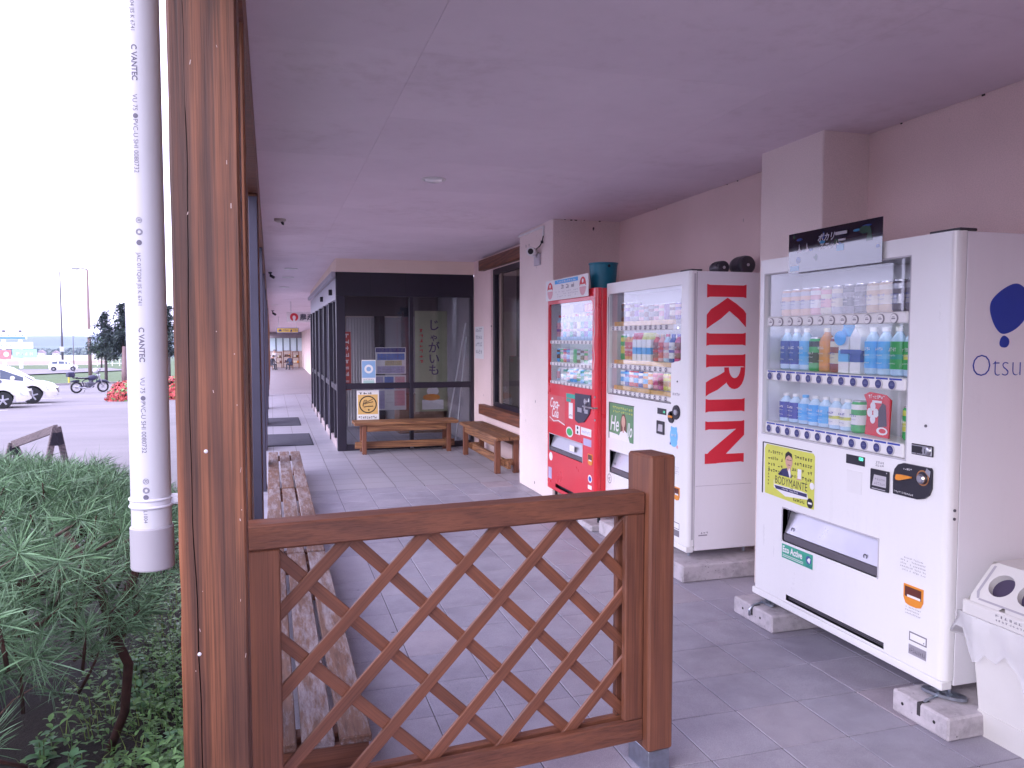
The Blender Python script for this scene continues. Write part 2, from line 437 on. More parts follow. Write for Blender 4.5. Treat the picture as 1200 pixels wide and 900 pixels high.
def wall_mat(name, c, specks=True):
    t = NT(name); v = t.coord(rnd=False); n = t.noise(v, 160, 4, .7); big = t.noise(v, 1.3, 5)
    col = t.ramp(n, [(.3, sc(c, .86)), (.55, c), (.75, sc(c, 1.07))])
    col = t.mix(1.0, col, t.ramp(big, [(.3, (.92, .91, .90)), (.7, (1.03, 1.02, 1.02))]), 'MULTIPLY')
    if specks:
        vo = t.new('ShaderNodeTexVoronoi', feature='F1'); vo.inputs['Scale'].default_value = 6.5
        d = t.noise(v, 30, 3); mm = t.new('ShaderNodeMapping'); mm.inputs['Scale'].default_value = (1, 1, .55); t.link(v, mm.inputs['Vector'])
        t.link(mm.outputs[0], vo.inputs['Vector'])
        f = t.ramp(t.math('ADD', vo.outputs['Distance'], t.math('MULTIPLY', d, .16)), [(.115, (1, 1, 1)), (.15, (0, 0, 0))])
        gate = t.ramp(t.noise(v, 2.3, 3), [(.5, (0, 0, 0)), (.62, (1, 1, 1))])
        f2 = t.mix(1.0, f, gate, 'MULTIPLY')
        col = t.mix(f2, col, (.07, .05, .055))
    t.base(col); t.setp(Roughness=.85); t.bump(n, .35, .004); return t.m
wall_m = wall_mat('stucco_wall', (.84, .66, .64))
pil_m = wall_mat('pilaster_stucco', (.82, .71, .68))
cream_m = wall_mat('cream_band', (.86, .72, .62), False)
def ceil_mat():
    t = NT('ceiling_board'); v = t.coord(rnd=False); n = t.noise(v, 1.2, 5); oi = t.new('ShaderNodeObjectInfo')
    col = t.ramp(n, [(.3, (.74, .64, .71)), (.7, (.80, .70, .77))])
    col = t.mix(1.0, col, t.ramp(oi.outputs['Random'], [(0, (.985, .985, .985)), (1, (1.01, 1.01, 1.01))]), 'MULTIPLY')
    ge = t.new('ShaderNodeNewGeometry'); d1 = t.noise(ge.outputs['Position'], .8, 7, .7); d2 = t.noise(ge.outputs['Position'], 9, 5, .7)
    col = t.mix(1.0, col, t.ramp(t.math('ADD', t.math('MULTIPLY', d1, .6), t.math('MULTIPLY', d2, .4)), [(.33, (.86, .84, .83)), (.47, (.98, .98, .98)), (.65, (1.02, 1.02, 1.02))]), 'MULTIPLY')
    t.base(col); t.setp(Roughness=.8); t.bump(t.noise(v, 120, 2), .08, .002); return t.m
ceil_m = ceil_mat()
def concrete(name, c):
    t = NT(name); v = t.coord(); n = t.noise(v, 9, 7, .65); f = t.noise(v, 120, 3, .6)
    col = t.ramp(n, [(.3, sc(c, .62)), (.5, c), (.75, sc(c, 1.2))])
    vo = t.new('ShaderNodeTexVoronoi'); vo.inputs['Scale'].default_value = 45; t.link(v, vo.inputs['Vector'])
    pit = t.ramp(vo.outputs['Distance'], [(.10, (1, 1, 1)), (.17, (0, 0, 0))])
    pit = t.mix(1.0, pit, t.ramp(t.noise(v, 14, 2), [(.52, (0, 0, 0)), (.6, (1, 1, 1))]), 'MULTIPLY')
    t.base(t.mix(pit, col, sc(c, .3))); t.setp(Roughness=.9)
    t.bump(t.math('SUBTRACT', t.math('ADD', f, t.math('MULTIPLY', n, .6)), pit), .5, .006); return t.m
conc_m = concrete('concrete', (.48, .44, .47))
def asphalt_mat():
    t = NT('asphalt'); v = t.coord(rnd=False); n = t.noise(v, .25, 6, .6); f = t.noise(v, 60, 3, .7)
    m = t.new('ShaderNodeMapping'); m.inputs['Scale'].default_value = (.12, 1.2, 1); t.link(v, m.inputs['Vector']); st = t.noise(m.outputs[0], .9, 4)
    col = t.ramp(f, [(.3, (.165, .15, .155)), (.7, (.245, .225, .23))])
    col = t.mix(1.0, col, t.ramp(t.math('ADD', t.math('MULTIPLY', n, .6), t.math('MULTIPLY', st, .4)), [(.35, (.82, .82, .84)), (.65, (1.1, 1.1, 1.1))]), 'MULTIPLY')
    t.base(col); t.setp(Roughness=.9); return t.m
asphalt_m = asphalt_mat()
def ground_mat(name, c, scale=1.0):
    t = NT(name); v = t.coord(rnd=False); n = t.noise(v, .6 * scale, 6, .65); f = t.noise(v, 18 * scale, 4, .7)
    col = t.ramp(t.math('ADD', t.math('MULTIPLY', n, .5), t.math('MULTIPLY', f, .5)), [(.3, sc(c, .6)), (.5, c), (.7, sc(c, 1.5))])
    t.base(col); t.setp(Roughness=.95); t.bump(f, .6, .02); return t.m
soil_m = ground_mat('soil', (.026, .019, .014), 4)
grass_m = ground_mat('grass_verge', (.075, .12, .04), 1)
hill_m = ground_mat('forested_hills', (.045, .075, .05), .02)
line_m = P('road_paint', (.72, .71, .70), .7, .1, 8)
kerb_m = P('kerb_concrete', (.36, .34, .33), .9, .15, 6)
def leaf_mat(name, c, var=.45, sss=False, scale=3.0):
    t = NT(name); v = t.coord(rnd=False); g = t.new('ShaderNodeNewGeometry'); n = t.noise(v, scale, 3)
    f = t.math('ADD', t.math('MULTIPLY', g.outputs['Random Per Island'], .6), t.math('MULTIPLY', n, .4))
    t.base(t.ramp(f, [(.15, sc(c, 1 - var)), (.5, c), (.85, sc(c, 1 + var))])); t.setp(Roughness=.55)
    return t.m
needle_m = leaf_mat('pine_needles', (.125, .225, .115), .6)
weed_m = leaf_mat('weed_leaves', (.12, .24, .07), .6)
broad_m = leaf_mat('broad_leaves', (.12, .27, .11), .3)
grassb_m = leaf_mat('grass_blades', (.20, .30, .06), .35)
conifer_m = leaf_mat('conifer_foliage', (.06, .085, .075), .5, scale=.6)
treeline_m = leaf_mat('treeline_foliage', (.045, .075, .045), .5, scale=.05)
bark_m = P('pine_bark', (.06, .026, .02), .9, .35, 20, bump=.8, bscale=40)
trunk_m = P('tree_trunk_bark', (.10, .075, .075), .9, .3, 6)
flower_m = leaf_mat('red_flower_petals', (.52, .085, .08), .4, scale=4)
car_white = P('car_white', (.80, .79, .76), .22, .02, 1, coat=.5)
car_glass = P('car_glass', (.07, .09, .13), .08, .1, 2)
tyre_m = P('tyre', (.018, .018, .02), .85, .1)
rim_m = P('wheel_rim', (.45, .45, .5), .3, .1, metal=.7)
lamp_glass = P('headlamp_glass', (.50, .55, .60), .1, .05)

# ------------------------------------------------------------------ ground outside (falls away gently with distance)
def gz(Y): return -.05 - .029 * min(Y, 70) - .018 * max(0, min(Y, 200) - 70) - .0194 * max(0, min(Y, 900) - 200)
def cz(Y): return 2.655 - .0075 * (Y - 3)
def ground_sheet(name, pts_rows, mat, lift):
    """rows of (x0, x1, y): a strip of quads lying lift above the terrain"""
    m = MB()
    for (a0, a1, ya), (b0, b1, yb) in zip(pts_rows, pts_rows[1:]):
        m.poly([(a0, ya, gz(ya) + lift), (a1, ya, gz(ya) + lift), (b1, yb, gz(yb) + lift), (b0, yb, gz(yb) + lift)])
    return tag(m.done(name, mat), kind='structure')
ground_sheet('ground', [(-6000, 6000, -60), (-6000, 6000, 0), (-6000, 6000, 40), (-6000, 6000, 70), (-6000, 6000, 120), (-6000, 6000, 200), (-6000, 6000, 500), (-6000, 6000, 900), (-6000, 6000, 9000)], grass_m, -.12)
ground_sheet('car_park', [(-60, -.3, -40), (-60, -.3, 30), (-60, -.3, 54), (-14.5, -.3, 69), (-9, -.3, 70), (-5, -.3, 74)], asphalt_m, 0)
m = MB(); rd = [((-90, 78), (-90, 152)), ((-31.35, 93.4), (-46.9, 139.9)), ((-24.5, 112), (-30, 142)), ((-20, 126), (-27, 150))]
for (p, q), (r, s) in zip(rd, rd[1:]):
    m.poly([(p[0], p[1], gz(p[1]) + .02), (r[0], r[1], gz(r[1]) + .02), (s[0], s[1], gz(s[1]) + .02), (q[0], q[1], gz(q[1]) + .02)])
tag(m.done('road', asphalt_m), kind='structure')
m = MB()
kp = [(-45, 50), (-19.05, 59.5), (-16.7, 61.8), (-13.96, 68.96), (-11.4, 69.9), (-7.5, 72.1), (-2, 76)]
for (x0, y0), (x1, y1) in zip(kp, kp[1:]):
    m.bar((x0, y0, gz(y0) + .06), (x1, y1, gz(y1) + .06), .22, .16)
tag(m.done('kerb', kerb_m), kind='structure')
m = MB()
for (x, y) in ((-9.6, 31.0), (-9.2, 35.0), (-10.2, 41.0), (-10.5, 27.0)):
    m.poly([(x - 5, y - 1.2, gz(y - 1.2) + .004), (x + .9, y, gz(y) + .004), (x + .85, y + .16, gz(y + .16) + .004), (x - 5, y - 1.04, gz(y - 1.04) + .004)])
tag(m.done('parking_line', line_m), kind='structure')
# planting bed beside the walkway
m = MB(); rows = []
rb = random.Random(5)
NX, NY = 14, 26
gp = [[(-3.2 + 2.92 * i / (NX - 1), -1.5 + 8.6 * j / (NY - 1)) for i in range(NX)] for j in range(NY)]
idx = [[m.vs([(x, y, gz(max(y, 0)) + .07 + .05 * mnoise.noise((x * 2, y * 2, 0)))])[0] for (x, y) in r] for r in gp]
for j in range(NY - 1):
    for i in range(NX - 1): m.face((idx[j][i], idx[j][i + 1], idx[j + 1][i + 1], idx[j + 1][i]), True)
tag(m.done('planting_bed', soil_m), kind='structure')
# far hills
m = MB(); N = 60; hp = []
for i in range(N + 1):
    x = -4200 + 6200 * i / N
    h = 9 + 7 * mnoise.noise((x * .0011, 0, 3)) + 2 * mnoise.noise((x * .005, 0, 1))
    hp.append(m.vs([(x, 2300, -18.5), (x, 2700, h - 12), (x, 3300, h), (x, 4200, h - 8)]))
for A, B in zip(hp, hp[1:]):
    for k in range(3): m.face((A[k], B[k], B[k + 1], A[k + 1]), True)
tag(m.done('hills', hill_m), kind='structure')

# ------------------------------------------------------------------ walkway floor, each near tile its own piece
m = MB(); m.box(-.27, 3.3, -3.0, 8.07, -.28, -.004)
floor = tag(m.done('floor', grout_m), kind='structure')
TX0, TXP, TY0, TYP = 2.103, .2985, 2.455, .312
m = MB(); m.box(-TXP / 2 + .0022, TXP / 2 - .0022, -TYP / 2 + .0022, TYP / 2 - .0022, -.012, 0, .0022)
tile_me = m.done('tile', tile_m); tile_mesh = tile_me.data; bpy.data.objects.remove(tile_me)
rt = random.Random(3)
for j in range(-4, 18):
    for i in range(-8, 4):
        o = inst('tile', tile_mesh, floor, (TX0 + (i + .5) * TXP, TY0 + (j + .5) * TYP, rt.uniform(-.0006, .0006)))
        o.rotation_euler = (rt.uniform(-.0012, .0012), rt.uniform(-.0012, .0012), 0)
m = MB()
m.box(-.27 - .012, 2.95 - .012, 8.0709 - .27, 22.4 - .27, -.25, 0)
far_floor = tag(m.done('walkway_far', far_tile_m), kind='structure'); far_floor.location = (.012, .27, 0)
m = MB()
m.poly([(-.27, 22.4, 0), (3, 22.4, 0), (3, 60, -1.13), (-.27, 60, -1.13)]); m.poly([(-.27, 60, -1.13), (3, 60, -1.13), (3, 80, -1.13), (-.27, 80, -1.13)])
tag(m.done('ramp', P('ramp_paving', (.27, .235, .255), .6, .06, 1)), kind='structure')

# ------------------------------------------------------------------ canopy ceiling: separate boards
m = MB(); m.poly([(-.3, -.2, cz(-.2) + .05), (-.3, 80, cz(80) + .05), (3.4, 80, cz(80) + .05), (3.4, -.2, cz(-.2) + .05)])
m.poly([(-.3, -.2, cz(-.2) + .35), (3.4, -.2, cz(-.2) + .35), (3.4, 80, cz(80) + .35), (-.3, 80, cz(80) + .35)])
m.poly([(-.3, -.2, cz(-.2) + .05), (-.3, -.2, cz(-.2) + .35), (-.3, 80, cz(80) + .35), (-.3, 80, cz(80) + .05)])
m.poly([(-.3, -.2, cz(-.2) + .05), (3.4, -.2, cz(-.2) + .05), (3.4, -.2, cz(-.2) + .35), (-.3, -.2, cz(-.2) + .35)])
ceiling = tag(m.done('ceiling', P('canopy_roof', (.55, .48, .47), .8, .05)), kind='structure')
xs = [-.29, .59, 2.2, 3.165]; yj = [-.19 + .10] + [.39 + .92 * k for k in range(0, 13)] + [12.9, 14.8, 17, 22, 30, 40, 55, 79.9]
for j in range(len(yj) - 1):
    for i in range(3):
        y0, y1 = yj[j] + .0006, yj[j + 1] - .0006; x0, x1 = xs[i] + .0006, xs[i + 1] - .0006
        m = MB(); cx, cy = (x0 + x1) / 2, (y0 + y1) / 2
        for z in (0, .012):
            q = [(x0, y0, cz(y0) + z), (x0, y1, cz(y1) + z), (x1, y1, cz(y1) + z), (x1, y0, cz(y0) + z)]
            m.poly(q if z == 0 else q[::-1])
        a = [(x0, y0), (x0, y1), (x1, y1), (x1, y0)]
        for k in range(4):
            p, q = a[k], a[(k + 1) % 4]
            m.poly([(p[0], p[1], cz(p[1])), (p[0], p[1], cz(p[1]) + .012), (q[0], q[1], cz(q[1]) + .012), (q[0], q[1], cz(q[1]))])
        o = m.done('ceiling_board', ceil_m, ceiling, off=Vector((cx, cy, cz(cy)))); o.location = (cx, cy, cz(cy))

# ------------------------------------------------------------------ shop building
B = thing('shop_building', 'cream stuccoed shop front with two pilasters behind the vending machines', 'building', (3.17, 3, 0))
m = MB(); m.box(3.17, 3.45, .71, 6.95, 0, 2.8); m.done('wall', wall_m, B)
m = MB(); m.box(1.15, 3.45, .25, .70, 0, 2.8, .006); m.done('shade_wall', pil_m, B)  # unseen wall, added to keep light off the right machine's side
m = MB(); m.box(2.87, 3.18, 3.655, 4.22, 0, 2.8, .006); m.done('pilaster', pil_m, B)
m = MB(); m.box(2.50, 3.3, 6.91, 7.93, .0, 2.8, .006); m.done('pilaster', pil_m, B)
WX = 2.75
m = MB()
m.box(WX, 3.1, 9.97, 10.86, 0, 2.8); m.box(WX, 3.1, 7.9, 8.25, 0, 2.8); m.box(WX, 3.1, 8.25, 9.97, 0, .60); m.box(WX, 3.1, 8.25, 9.97, 2.42, 2.8)
m.done('wall', wall_m, B)
m = MB(); m.box(WX, 3.1, 18.0, 80, -1.3, 2.7); m.done('wall', wall_m, B)
m = MB(); m.box(2.67, 2.80, 8.05, 10.30, 2.425, 2.56, .004); m.done('lintel', lintel_wood, B)
m = MB(); m.box(2.67, 2.80, 8.05, 10.31, .515, .645, .004); m.done('sill', lintel_wood, B)
m = MB()
m.box(WX + .03, WX + .10, 9.90, 9.97, .645, 2.42, .003); m.box(WX + .03, WX + .10, 8.25, 8.32, .645, 2.42); m.box(WX + .03, WX + .10, 8.32, 9.90, .645, .70); m.box(WX + .03, WX + .10, 8.32, 9.90, 2.35, 2.42)
win = m.done('window', dark_frame, B)
m = MB(); m.box(WX + .06, WX + .066, 8.32, 9.90, .70, 2.35); m.done('pane', glass_win, win)
m = MB(); m.box(WX + .045, WX + .09, 9.66, 9.72, .70, 2.35, .003); m.done('sash_bar', P('tan_sash', (.28, .21, .18), .6, .1), win)
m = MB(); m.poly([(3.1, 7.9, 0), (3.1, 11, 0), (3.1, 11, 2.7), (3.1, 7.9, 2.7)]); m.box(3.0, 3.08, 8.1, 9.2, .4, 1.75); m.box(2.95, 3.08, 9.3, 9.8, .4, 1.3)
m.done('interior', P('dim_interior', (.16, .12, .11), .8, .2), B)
m = MB(); m.box(.846, 2.76, 10.85, 10.95, 2.42, 2.75); m.done('cream_band', cream_m, B)
m = MB(); m.box(.846, .95, 10.951, 18.0, 2.42, 2.75); m.box(.95, 3.0, 17.9, 18.02, 0, 2.7); m.done('upper_wall', cream_m, B)
# dirty joint between wall and ceiling
m = MB(); rj = random.Random(9)
for k in range(12):
    y = rj.uniform(.5, 6.8); s = rj.uniform(.003, .010); m.box(3.166, 3.17, y, y + s * 2, cz(y) - s, cz(y), 0)
for k in range(6):
    x = rj.uniform(2.55, 3.15); s = rj.uniform(.004, .010); m.box(x, x + s * 2, 6.906, 6.91, cz(6.9) - s, cz(6.9))
m.done('corner_dirt', P('corner_dirt_mat', (.05, .035, .03), .9), B)['kind'] = 'stuff'

# ------------------------------------------------------------------ entrance vestibule
V = thing('entrance_vestibule', 'dark framed glass entrance vestibule projecting into the walkway', 'vestibule', (.85, 10.86, 0))
F0 = 10.86
def vbox(name, mat, *b, r=.003, par=None):
    m = MB(); m.box(*b, r); return m.done(name, mat, par or V)
vbox('corner_post', dark_frame, .846, .965, F0, F0 + .12, 0, 2.10)
vbox('header_panel', dark_frame, .846, 2.745, F0, F0 + .10, 2.101, 2.418)
m = MB(fr=WORLD)
for x in (1.3, 1.78, 2.26):
    m = MB(); m.box(x, x + .006, F0 - .001, F0 + .001, 2.11, 2.41); m.done('panel_seam', black_rubber, V)
vbox('jamb', dark_frame, 2.70, 2.745, F0 + .01, F0 + .09, 0, 2.10)
vbox('mullion', dark_frame, 1.835, 1.885, F0 + .004, F0 + .09, .082, 2.10)
for x0, x1 in ((.966, 1.834), (1.886, 2.699)):
    vbox('transom', dark_frame, x0, x1, F0 + .008, F0 + .085, .838, .918)
    vbox('bottom_rail', dark_frame, x0, x1, F0 + .008, F0 + .085, 0, .08)
    for z0, z1 in ((.08, .838), (.918, 2.10)):
        m = MB(); m.box(x0, x1, F0 + .045, F0 + .051, z0, z1); m.done('pane', glass_win, V)
# side facing the car park
vbox('side_header', P('side_header_panel', (.42, .40, .46), .5, .04), .848, .93, F0 + .121, 17.9, 2.06, 2.35)
vbox('soffit_trim', P('soffit_trim_grey', (.40, .38, .44), .5, .05), .79, .846, F0 + .02, 17.9, 2.351, 2.42)
for y in (11.55, 13.6): vbox('header_lamp', black_print, .80, .847, y, y + .07, 2.14, 2.22)
bay = [F0 + .12, 12.25, 13.45, 14.65, 15.85, 17.0, 17.88]
for k, y in enumerate(bay[1:]):
    vbox('side_post', dark_frame, .838, .93, y - .06, y + .06, 0, 2.058)
for k in range(len(bay) - 1):
    y0, y1 = bay[k] + (.06 if k else .001), bay[k + 1] - .061
    vbox('side_rail', dark_frame, .86, .92, y0, y1, .80, .88); vbox('side_plinth', P('pink_plinth', (.40, .32, .33), .7, .1), .852, .92, y0, y1, 0, .10)
    vbox('door_stile', alu if k % 2 else dark_frame, .856, .925, (y0 + y1) / 2 - .03, (y0 + y1) / 2 + .03, .101, 2.05)
    for ya, yb in ((y0, (y0 + y1) / 2 - .031), ((y0 + y1) / 2 + .031, y1)):
        m = MB(); m.box(.885, .891, ya, yb, .1, .80); m.box(.885, .891, ya, yb, .88, 2.05); m.done('side_pane', glass_win, V)
# inside the vestibule: partition with curtained door
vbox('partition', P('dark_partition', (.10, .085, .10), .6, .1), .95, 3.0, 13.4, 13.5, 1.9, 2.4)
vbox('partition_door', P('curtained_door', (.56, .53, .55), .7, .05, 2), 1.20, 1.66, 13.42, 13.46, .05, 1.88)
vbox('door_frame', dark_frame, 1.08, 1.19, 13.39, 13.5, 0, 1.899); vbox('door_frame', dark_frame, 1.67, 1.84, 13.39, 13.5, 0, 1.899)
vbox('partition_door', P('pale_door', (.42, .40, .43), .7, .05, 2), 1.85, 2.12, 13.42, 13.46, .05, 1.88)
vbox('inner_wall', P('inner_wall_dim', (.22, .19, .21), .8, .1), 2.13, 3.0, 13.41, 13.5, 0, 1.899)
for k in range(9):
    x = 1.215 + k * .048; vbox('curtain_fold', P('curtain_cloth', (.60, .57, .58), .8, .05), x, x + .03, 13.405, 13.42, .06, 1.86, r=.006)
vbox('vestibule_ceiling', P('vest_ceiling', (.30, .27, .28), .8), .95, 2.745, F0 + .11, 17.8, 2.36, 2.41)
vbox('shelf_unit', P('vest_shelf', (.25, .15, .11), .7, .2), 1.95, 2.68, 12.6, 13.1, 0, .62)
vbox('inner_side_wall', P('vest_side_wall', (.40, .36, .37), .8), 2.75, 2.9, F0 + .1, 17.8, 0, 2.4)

def notice(name, label, cat, fr, a0, a1, b0, b1, mats, draw, group=None, c=.002):
    m = MB(fr); m.box(a0, a1, b0, b1, 0, c); draw(m)
    L = fr.p((a0 + a1) / 2, b0, 0)
    o = m.done(name, mats, None, loc=L); return tag(o, label, cat, group)
rp = random.Random(21)
FV = Fr((0, F0 + .044, 0), (1, 0, 0), (0, 0, 1), (0, -1, 0))
def yellow_sign(m):
    m.m = 1; m.rect(1.125, 1.395, .49, .76, .003)
    m.m = 2; m.ring(1.26, .625, .105, .12, .0035)
    m.tube([(1.19, .60, .004), (1.21, .68, .004), (1.24, .69, .004), (1.22, .63, .004), (1.27, .65, .004), (1.33, .66, .004)], .005, 5)
    m.tube([(1.20, .59, .004), (1.26, .60, .004), (1.33, .60, .004)], .006, 5); m.tube([(1.33, .70, .004), (1.19, .63, .004)], .004, 5)
    m.marks(1.13, 1.39, .765, .03, .0035, 4, rp, .6); m.marks(1.13, 1.38, .43, .035, .0035, 9, rp); m.disc(1.27, .55, .012, .012, .0035, 10)
notice('notice_sign', 'yellow notice with black circle on white sheet behind vestibule glass', 'sign', FV, 1.11, 1.41, .415, .82, [white_print, amber_print, black_print], yellow_sign)
def blue_poster(m):
    m.m = 1; m.rect(1.185, 1.365, .99, 1.22, .003); m.m = 0; m.ring(1.275, 1.11, .032, .06, .0035); m.m = 2; m.rect(1.20, 1.35, .90, .955, .003)
    m.m = 3; m.marks(1.2, 1.35, .96, .02, .0035, 6, rp)
notice('poster', 'light blue poster with white ring on the vestibule glass', 'poster', FV, 1.18, 1.37, .885, 1.235, [white_print, P('pale_blue_print', (.25, .42, .66), .5), P('pale_green_print', (.40, .58, .55), .5), grey_print], blue_poster)
FR = Fr((0, 11.35, 0), (1, 0, 0), (0, 0, 1), (0, -1, 0))
def many_posters(cols):
    def d(m):
        for k, (a0, a1, b0, b1, mi) in enumerate(cols):
            m.m = mi; m.rect(a0, a1, b0, b1, .003 + .0005 * k)
            m.m = 6
            for r in range(3): m.marks(a0 + .01, a1 - .01, b0 + (b1 - b0) * (.2 + .25 * r), .012, .004 + .0005 * k, 7, rp, .8)
    return d
pm = [white_print, P('rack_blue', (.16, .24, .60), .5), P('rack_lilac', (.46, .42, .62), .5), pink_print, P('rack_yellow', (.66, .56, .32), .5), P('rack_navy', (.06, .06, .25), .5), grey_print]
notice('poster', 'navy headed poster sheet in the vestibule above the small flyers', 'poster', FR, 1.42, 1.86, 1.02, 1.40, pm, many_posters([(1.43, 1.85, 1.33, 1.39, 5), (1.45, 1.84, 1.22, 1.31, 1), (1.56, 1.80, 1.14, 1.21, 4), (1.45, 1.84, 1.03, 1.13, 2)]))
notice('poster', 'row of lilac and pink flyers low in the vestibule behind the transom', 'poster', FR, 1.40, 1.86, .50, 1.00, pm, many_posters([(1.41, 1.53, .80, .98, 2), (1.55, 1.68, .80, .98, 1), (1.70, 1.84, .80, .98, 3), (1.41, 1.55, .52, .78, 2), (1.57, 1.68, .56, .78, 0), (1.69, 1.84, .56, .78, 3)]))
FB = Fr((0, 11.5, 0), (1, 0, 0), (0, 0, 1), (0, -1, 0))
def banner(m):
    m.m = 1
    for k, ch in enumerate('じゃがいも'): m.text(ch, 2.30, 1.66 - k * .165, .006, .175 if ch != 'ゃ' else .13, .002, 'CENTER')
    m.m = 2
    for k in range(7): m.marks(2.08, 2.15, 1.62 - k * .075, .05, .006, 1, rp)
    m.m = 3; m.rect(2.12, 2.44, .48, .62, .005); m.disc(2.28, .75, .09, .07, .005, 14)
    m.m = 4; m.disc(2.26, .66, .13, .05, .006, 14)
notice('banner', 'tall grey green vertical banner with purple writing inside the vestibule', 'banner', FB, 2.02, 2.50, .45, 1.93, [P('banner_cloth', (.36, .38, .25), .8, .08), P('banner_ink', (.05, .025, .12), .6), red_print, white_print, orange_print], banner, c=.004)
notice('banner', 'narrow red banner with white characters at the vestibule corner', 'banner', Fr((0, 11.3, 0), (1, 0, 0), (0, 0, 1), (0, -1, 0)), .985, 1.075, .80, 1.62, [P('red_banner', (.42, .05, .04), .7), white_print],
       lambda m: [setattr(m, 'm', 1)] + [m.marks(.995, 1.06, 1.54 - k * .09, .06, .005, 1, rp) for k in range(8)], c=.004)
for k, (p, q) in enumerate((((2.70, 11.15, 1.75), (2.37, 11.1, 0.0)), ((2.72, 11.2, 1.55), (2.53, 11.1, 0.0)))):
    m = MB(); m.cyl(p, q, .010, n=8); m.cyl(Vector(q) + Vector((0, 0, .0)), Vector(q) + (Vector(p) - Vector(q)) * .05, .013, n=8)
    tag(m.done('white_pole', white_plastic, None, loc=q), ['longer white banner pole leaning in the vestibule corner', 'shorter steeper white pole leaning in the vestibule corner'][k], 'pole', 'white poles in the vestibule')
FW = Fr((WX - .001, 0, 0), (0, -1, 0), (0, 0, 1), (-1, 0, 0))
def wall_notice(m):
    m.m = 1
    for r in range(4): m.marks(-10.75, -10.40, 1.32 + r * .1, .055, .003, 4 + r % 2, rp)
notice('notice_sheet', 'white paper notice with black print on the wall beside the vestibule', 'notice', FW, -10.79, -10.33, 1.25, 1.69, [white_print, grey_print], wall_notice)

# wooden benches by the vestibule
def plank_bench(label, x0, x1, y0, y1, along):
    t = thing('wooden_bench', label, 'bench', ((x0 + x1) / 2, (y0 + y1) / 2, 0), 'plank benches by the vestibule')
    wm = bench_wood_x if along == 'x' else bench_wood_y
    def bx(name, a0, a1, b0, b1, z0, z1, mat=None, r=.004):   # a runs along the bench, b across
        m = MB()
        if along == 'x': m.box(a0, a1, b0, b1, z0, z1, r)
        else: m.box(b0, b1, a0, a1, z0, z1, r)
        return m.done(name, mat or wm, t)
    A0, A1, B0, B1 = (x0, x1, y0, y1) if along == 'x' else (y0, y1, x0, x1)
    mid = (B0 + B1) / 2
    bx('seat_plank', A0, A1, B0, mid - .003, .385, .425); bx('seat_plank', A0, A1, mid + .003, B1, .385, .425)
    bx('apron', A0 + .16, A1 - .16, B0 + .03, B0 + .06, .30, .384); bx('apron', A0 + .16, A1 - .16, B1 - .06, B1 - .03, .30, .384)
    for a in (A0 + .10, A1 - .155):
        bx('leg', a, a + .055, B0 + .02, B0 + .085, 0, .384, rail_wood_z); bx('leg', a, a + .055, B1 - .085, B1 - .02, 0, .384, rail_wood_z)
        bx('leg_rail', a + .008, a + .047, B0 + .086, B1 - .086, .09, .16)
    bx('stretcher', A0 - .0 + .02, A1 - .02, mid - .02, mid + .02, .06, .15)
    return t
plank_bench('long wooden bench along the front of the glass vestibule', 1.03, 2.42, 10.42, 10.80, 'x')
plank_bench('wooden bench under the window beside the pilaster', 2.38, 2.70, 8.42, 10.20, 'y')

# floor grilles in the walkway
def grille(label, x0, x1, y0, y1):
    t = thing('floor_grating', label, 'floor mat', (x0, y0, 0), 'entrance mats in the walkway')
    m = MB(); m.box(x0, x1, y0, y1, .0005, .008, .003); m.done('frame', P('mat_base', (.03, .03, .045), .8), t)
    m = MB(); n = 22
    for k in range(n):
        y = y0 + .02 + (y1 - y0 - .04) * k / n; m.box(x0 + .02, x1 - .02, y, y + (y1 - y0) / n * .5, .008, .014)
    tag(m.done('mat_rib', P('mat_rib_grey', (.085, .08, .11), .7), t), kind='stuff')
grille('nearer dark ribbed mat on the walkway floor', -.10, .57, 11.60, 13.05)
grille('farther dark ribbed mat on the walkway floor', -.10, .49, 14.30, 15.75)

# ------------------------------------------------------------------ canopy posts
def big_post(x0, x1, y0, y1, z0, z1):
    """square timber with a long drying crack running down its front face"""
    m = MB(); rc = random.Random(4); rows = []; n = 90; ch = .006
    for k in range(n + 1):
        z = z0 + (z1 - z0) * k / n
        cxx = x0 + .036 + .010 * mnoise.noise((z * 1.1, 0, 0)) + .004 * mnoise.noise((z * 5, 3, 0))
        w = .0006 + .0024 * max(0, mnoise.noise((z * 1.9, 7, 0)) + .25)
        if z > 2.05: w *= .3
        dep = .012 if w > .0008 else .004
        e = .0035 * mnoise.noise((z * 6, 1, 5)) * (1 if z < 1.2 else .4)
        pr = [(x0 + ch, y0), (cxx - w, y0), (cxx, y0 + dep), (cxx + w, y0), (x1 - ch + e * .6, y0), (x1 + e * .3, y0 + ch), (x1, y1 - ch), (x1 - ch, y1), (x0 + ch, y1), (x0 + e, y1 - ch), (x0 + e, y0 + ch)]
        rows.append(m.vs([(p[0], p[1], z) for p in pr]))
    for A, Bq in zip(rows, rows[1:]):
        for i in range(len(A)):
            j = (i + 1) % len(A); m.m = 1 if i in (1, 2) else 0; m.face((A[i], A[j], Bq[j], Bq[i]))
    m.m = 0; m.face(rows[0][::-1]); m.face(rows[-1])
    return m
PX0, PX1 = -.2115, -.062
post = thing('canopy_post', 'big cracked brown timber post in the foreground beside the drainpipe', 'post', (-.135, 2.03, -.1), 'timber posts of the canopy')
big_post(PX0, PX1, 1.95, 2.10, -.1, 2.46).done('timber', [post_wood, P('crack_dark', (.02, .01, .008), .9)], post)
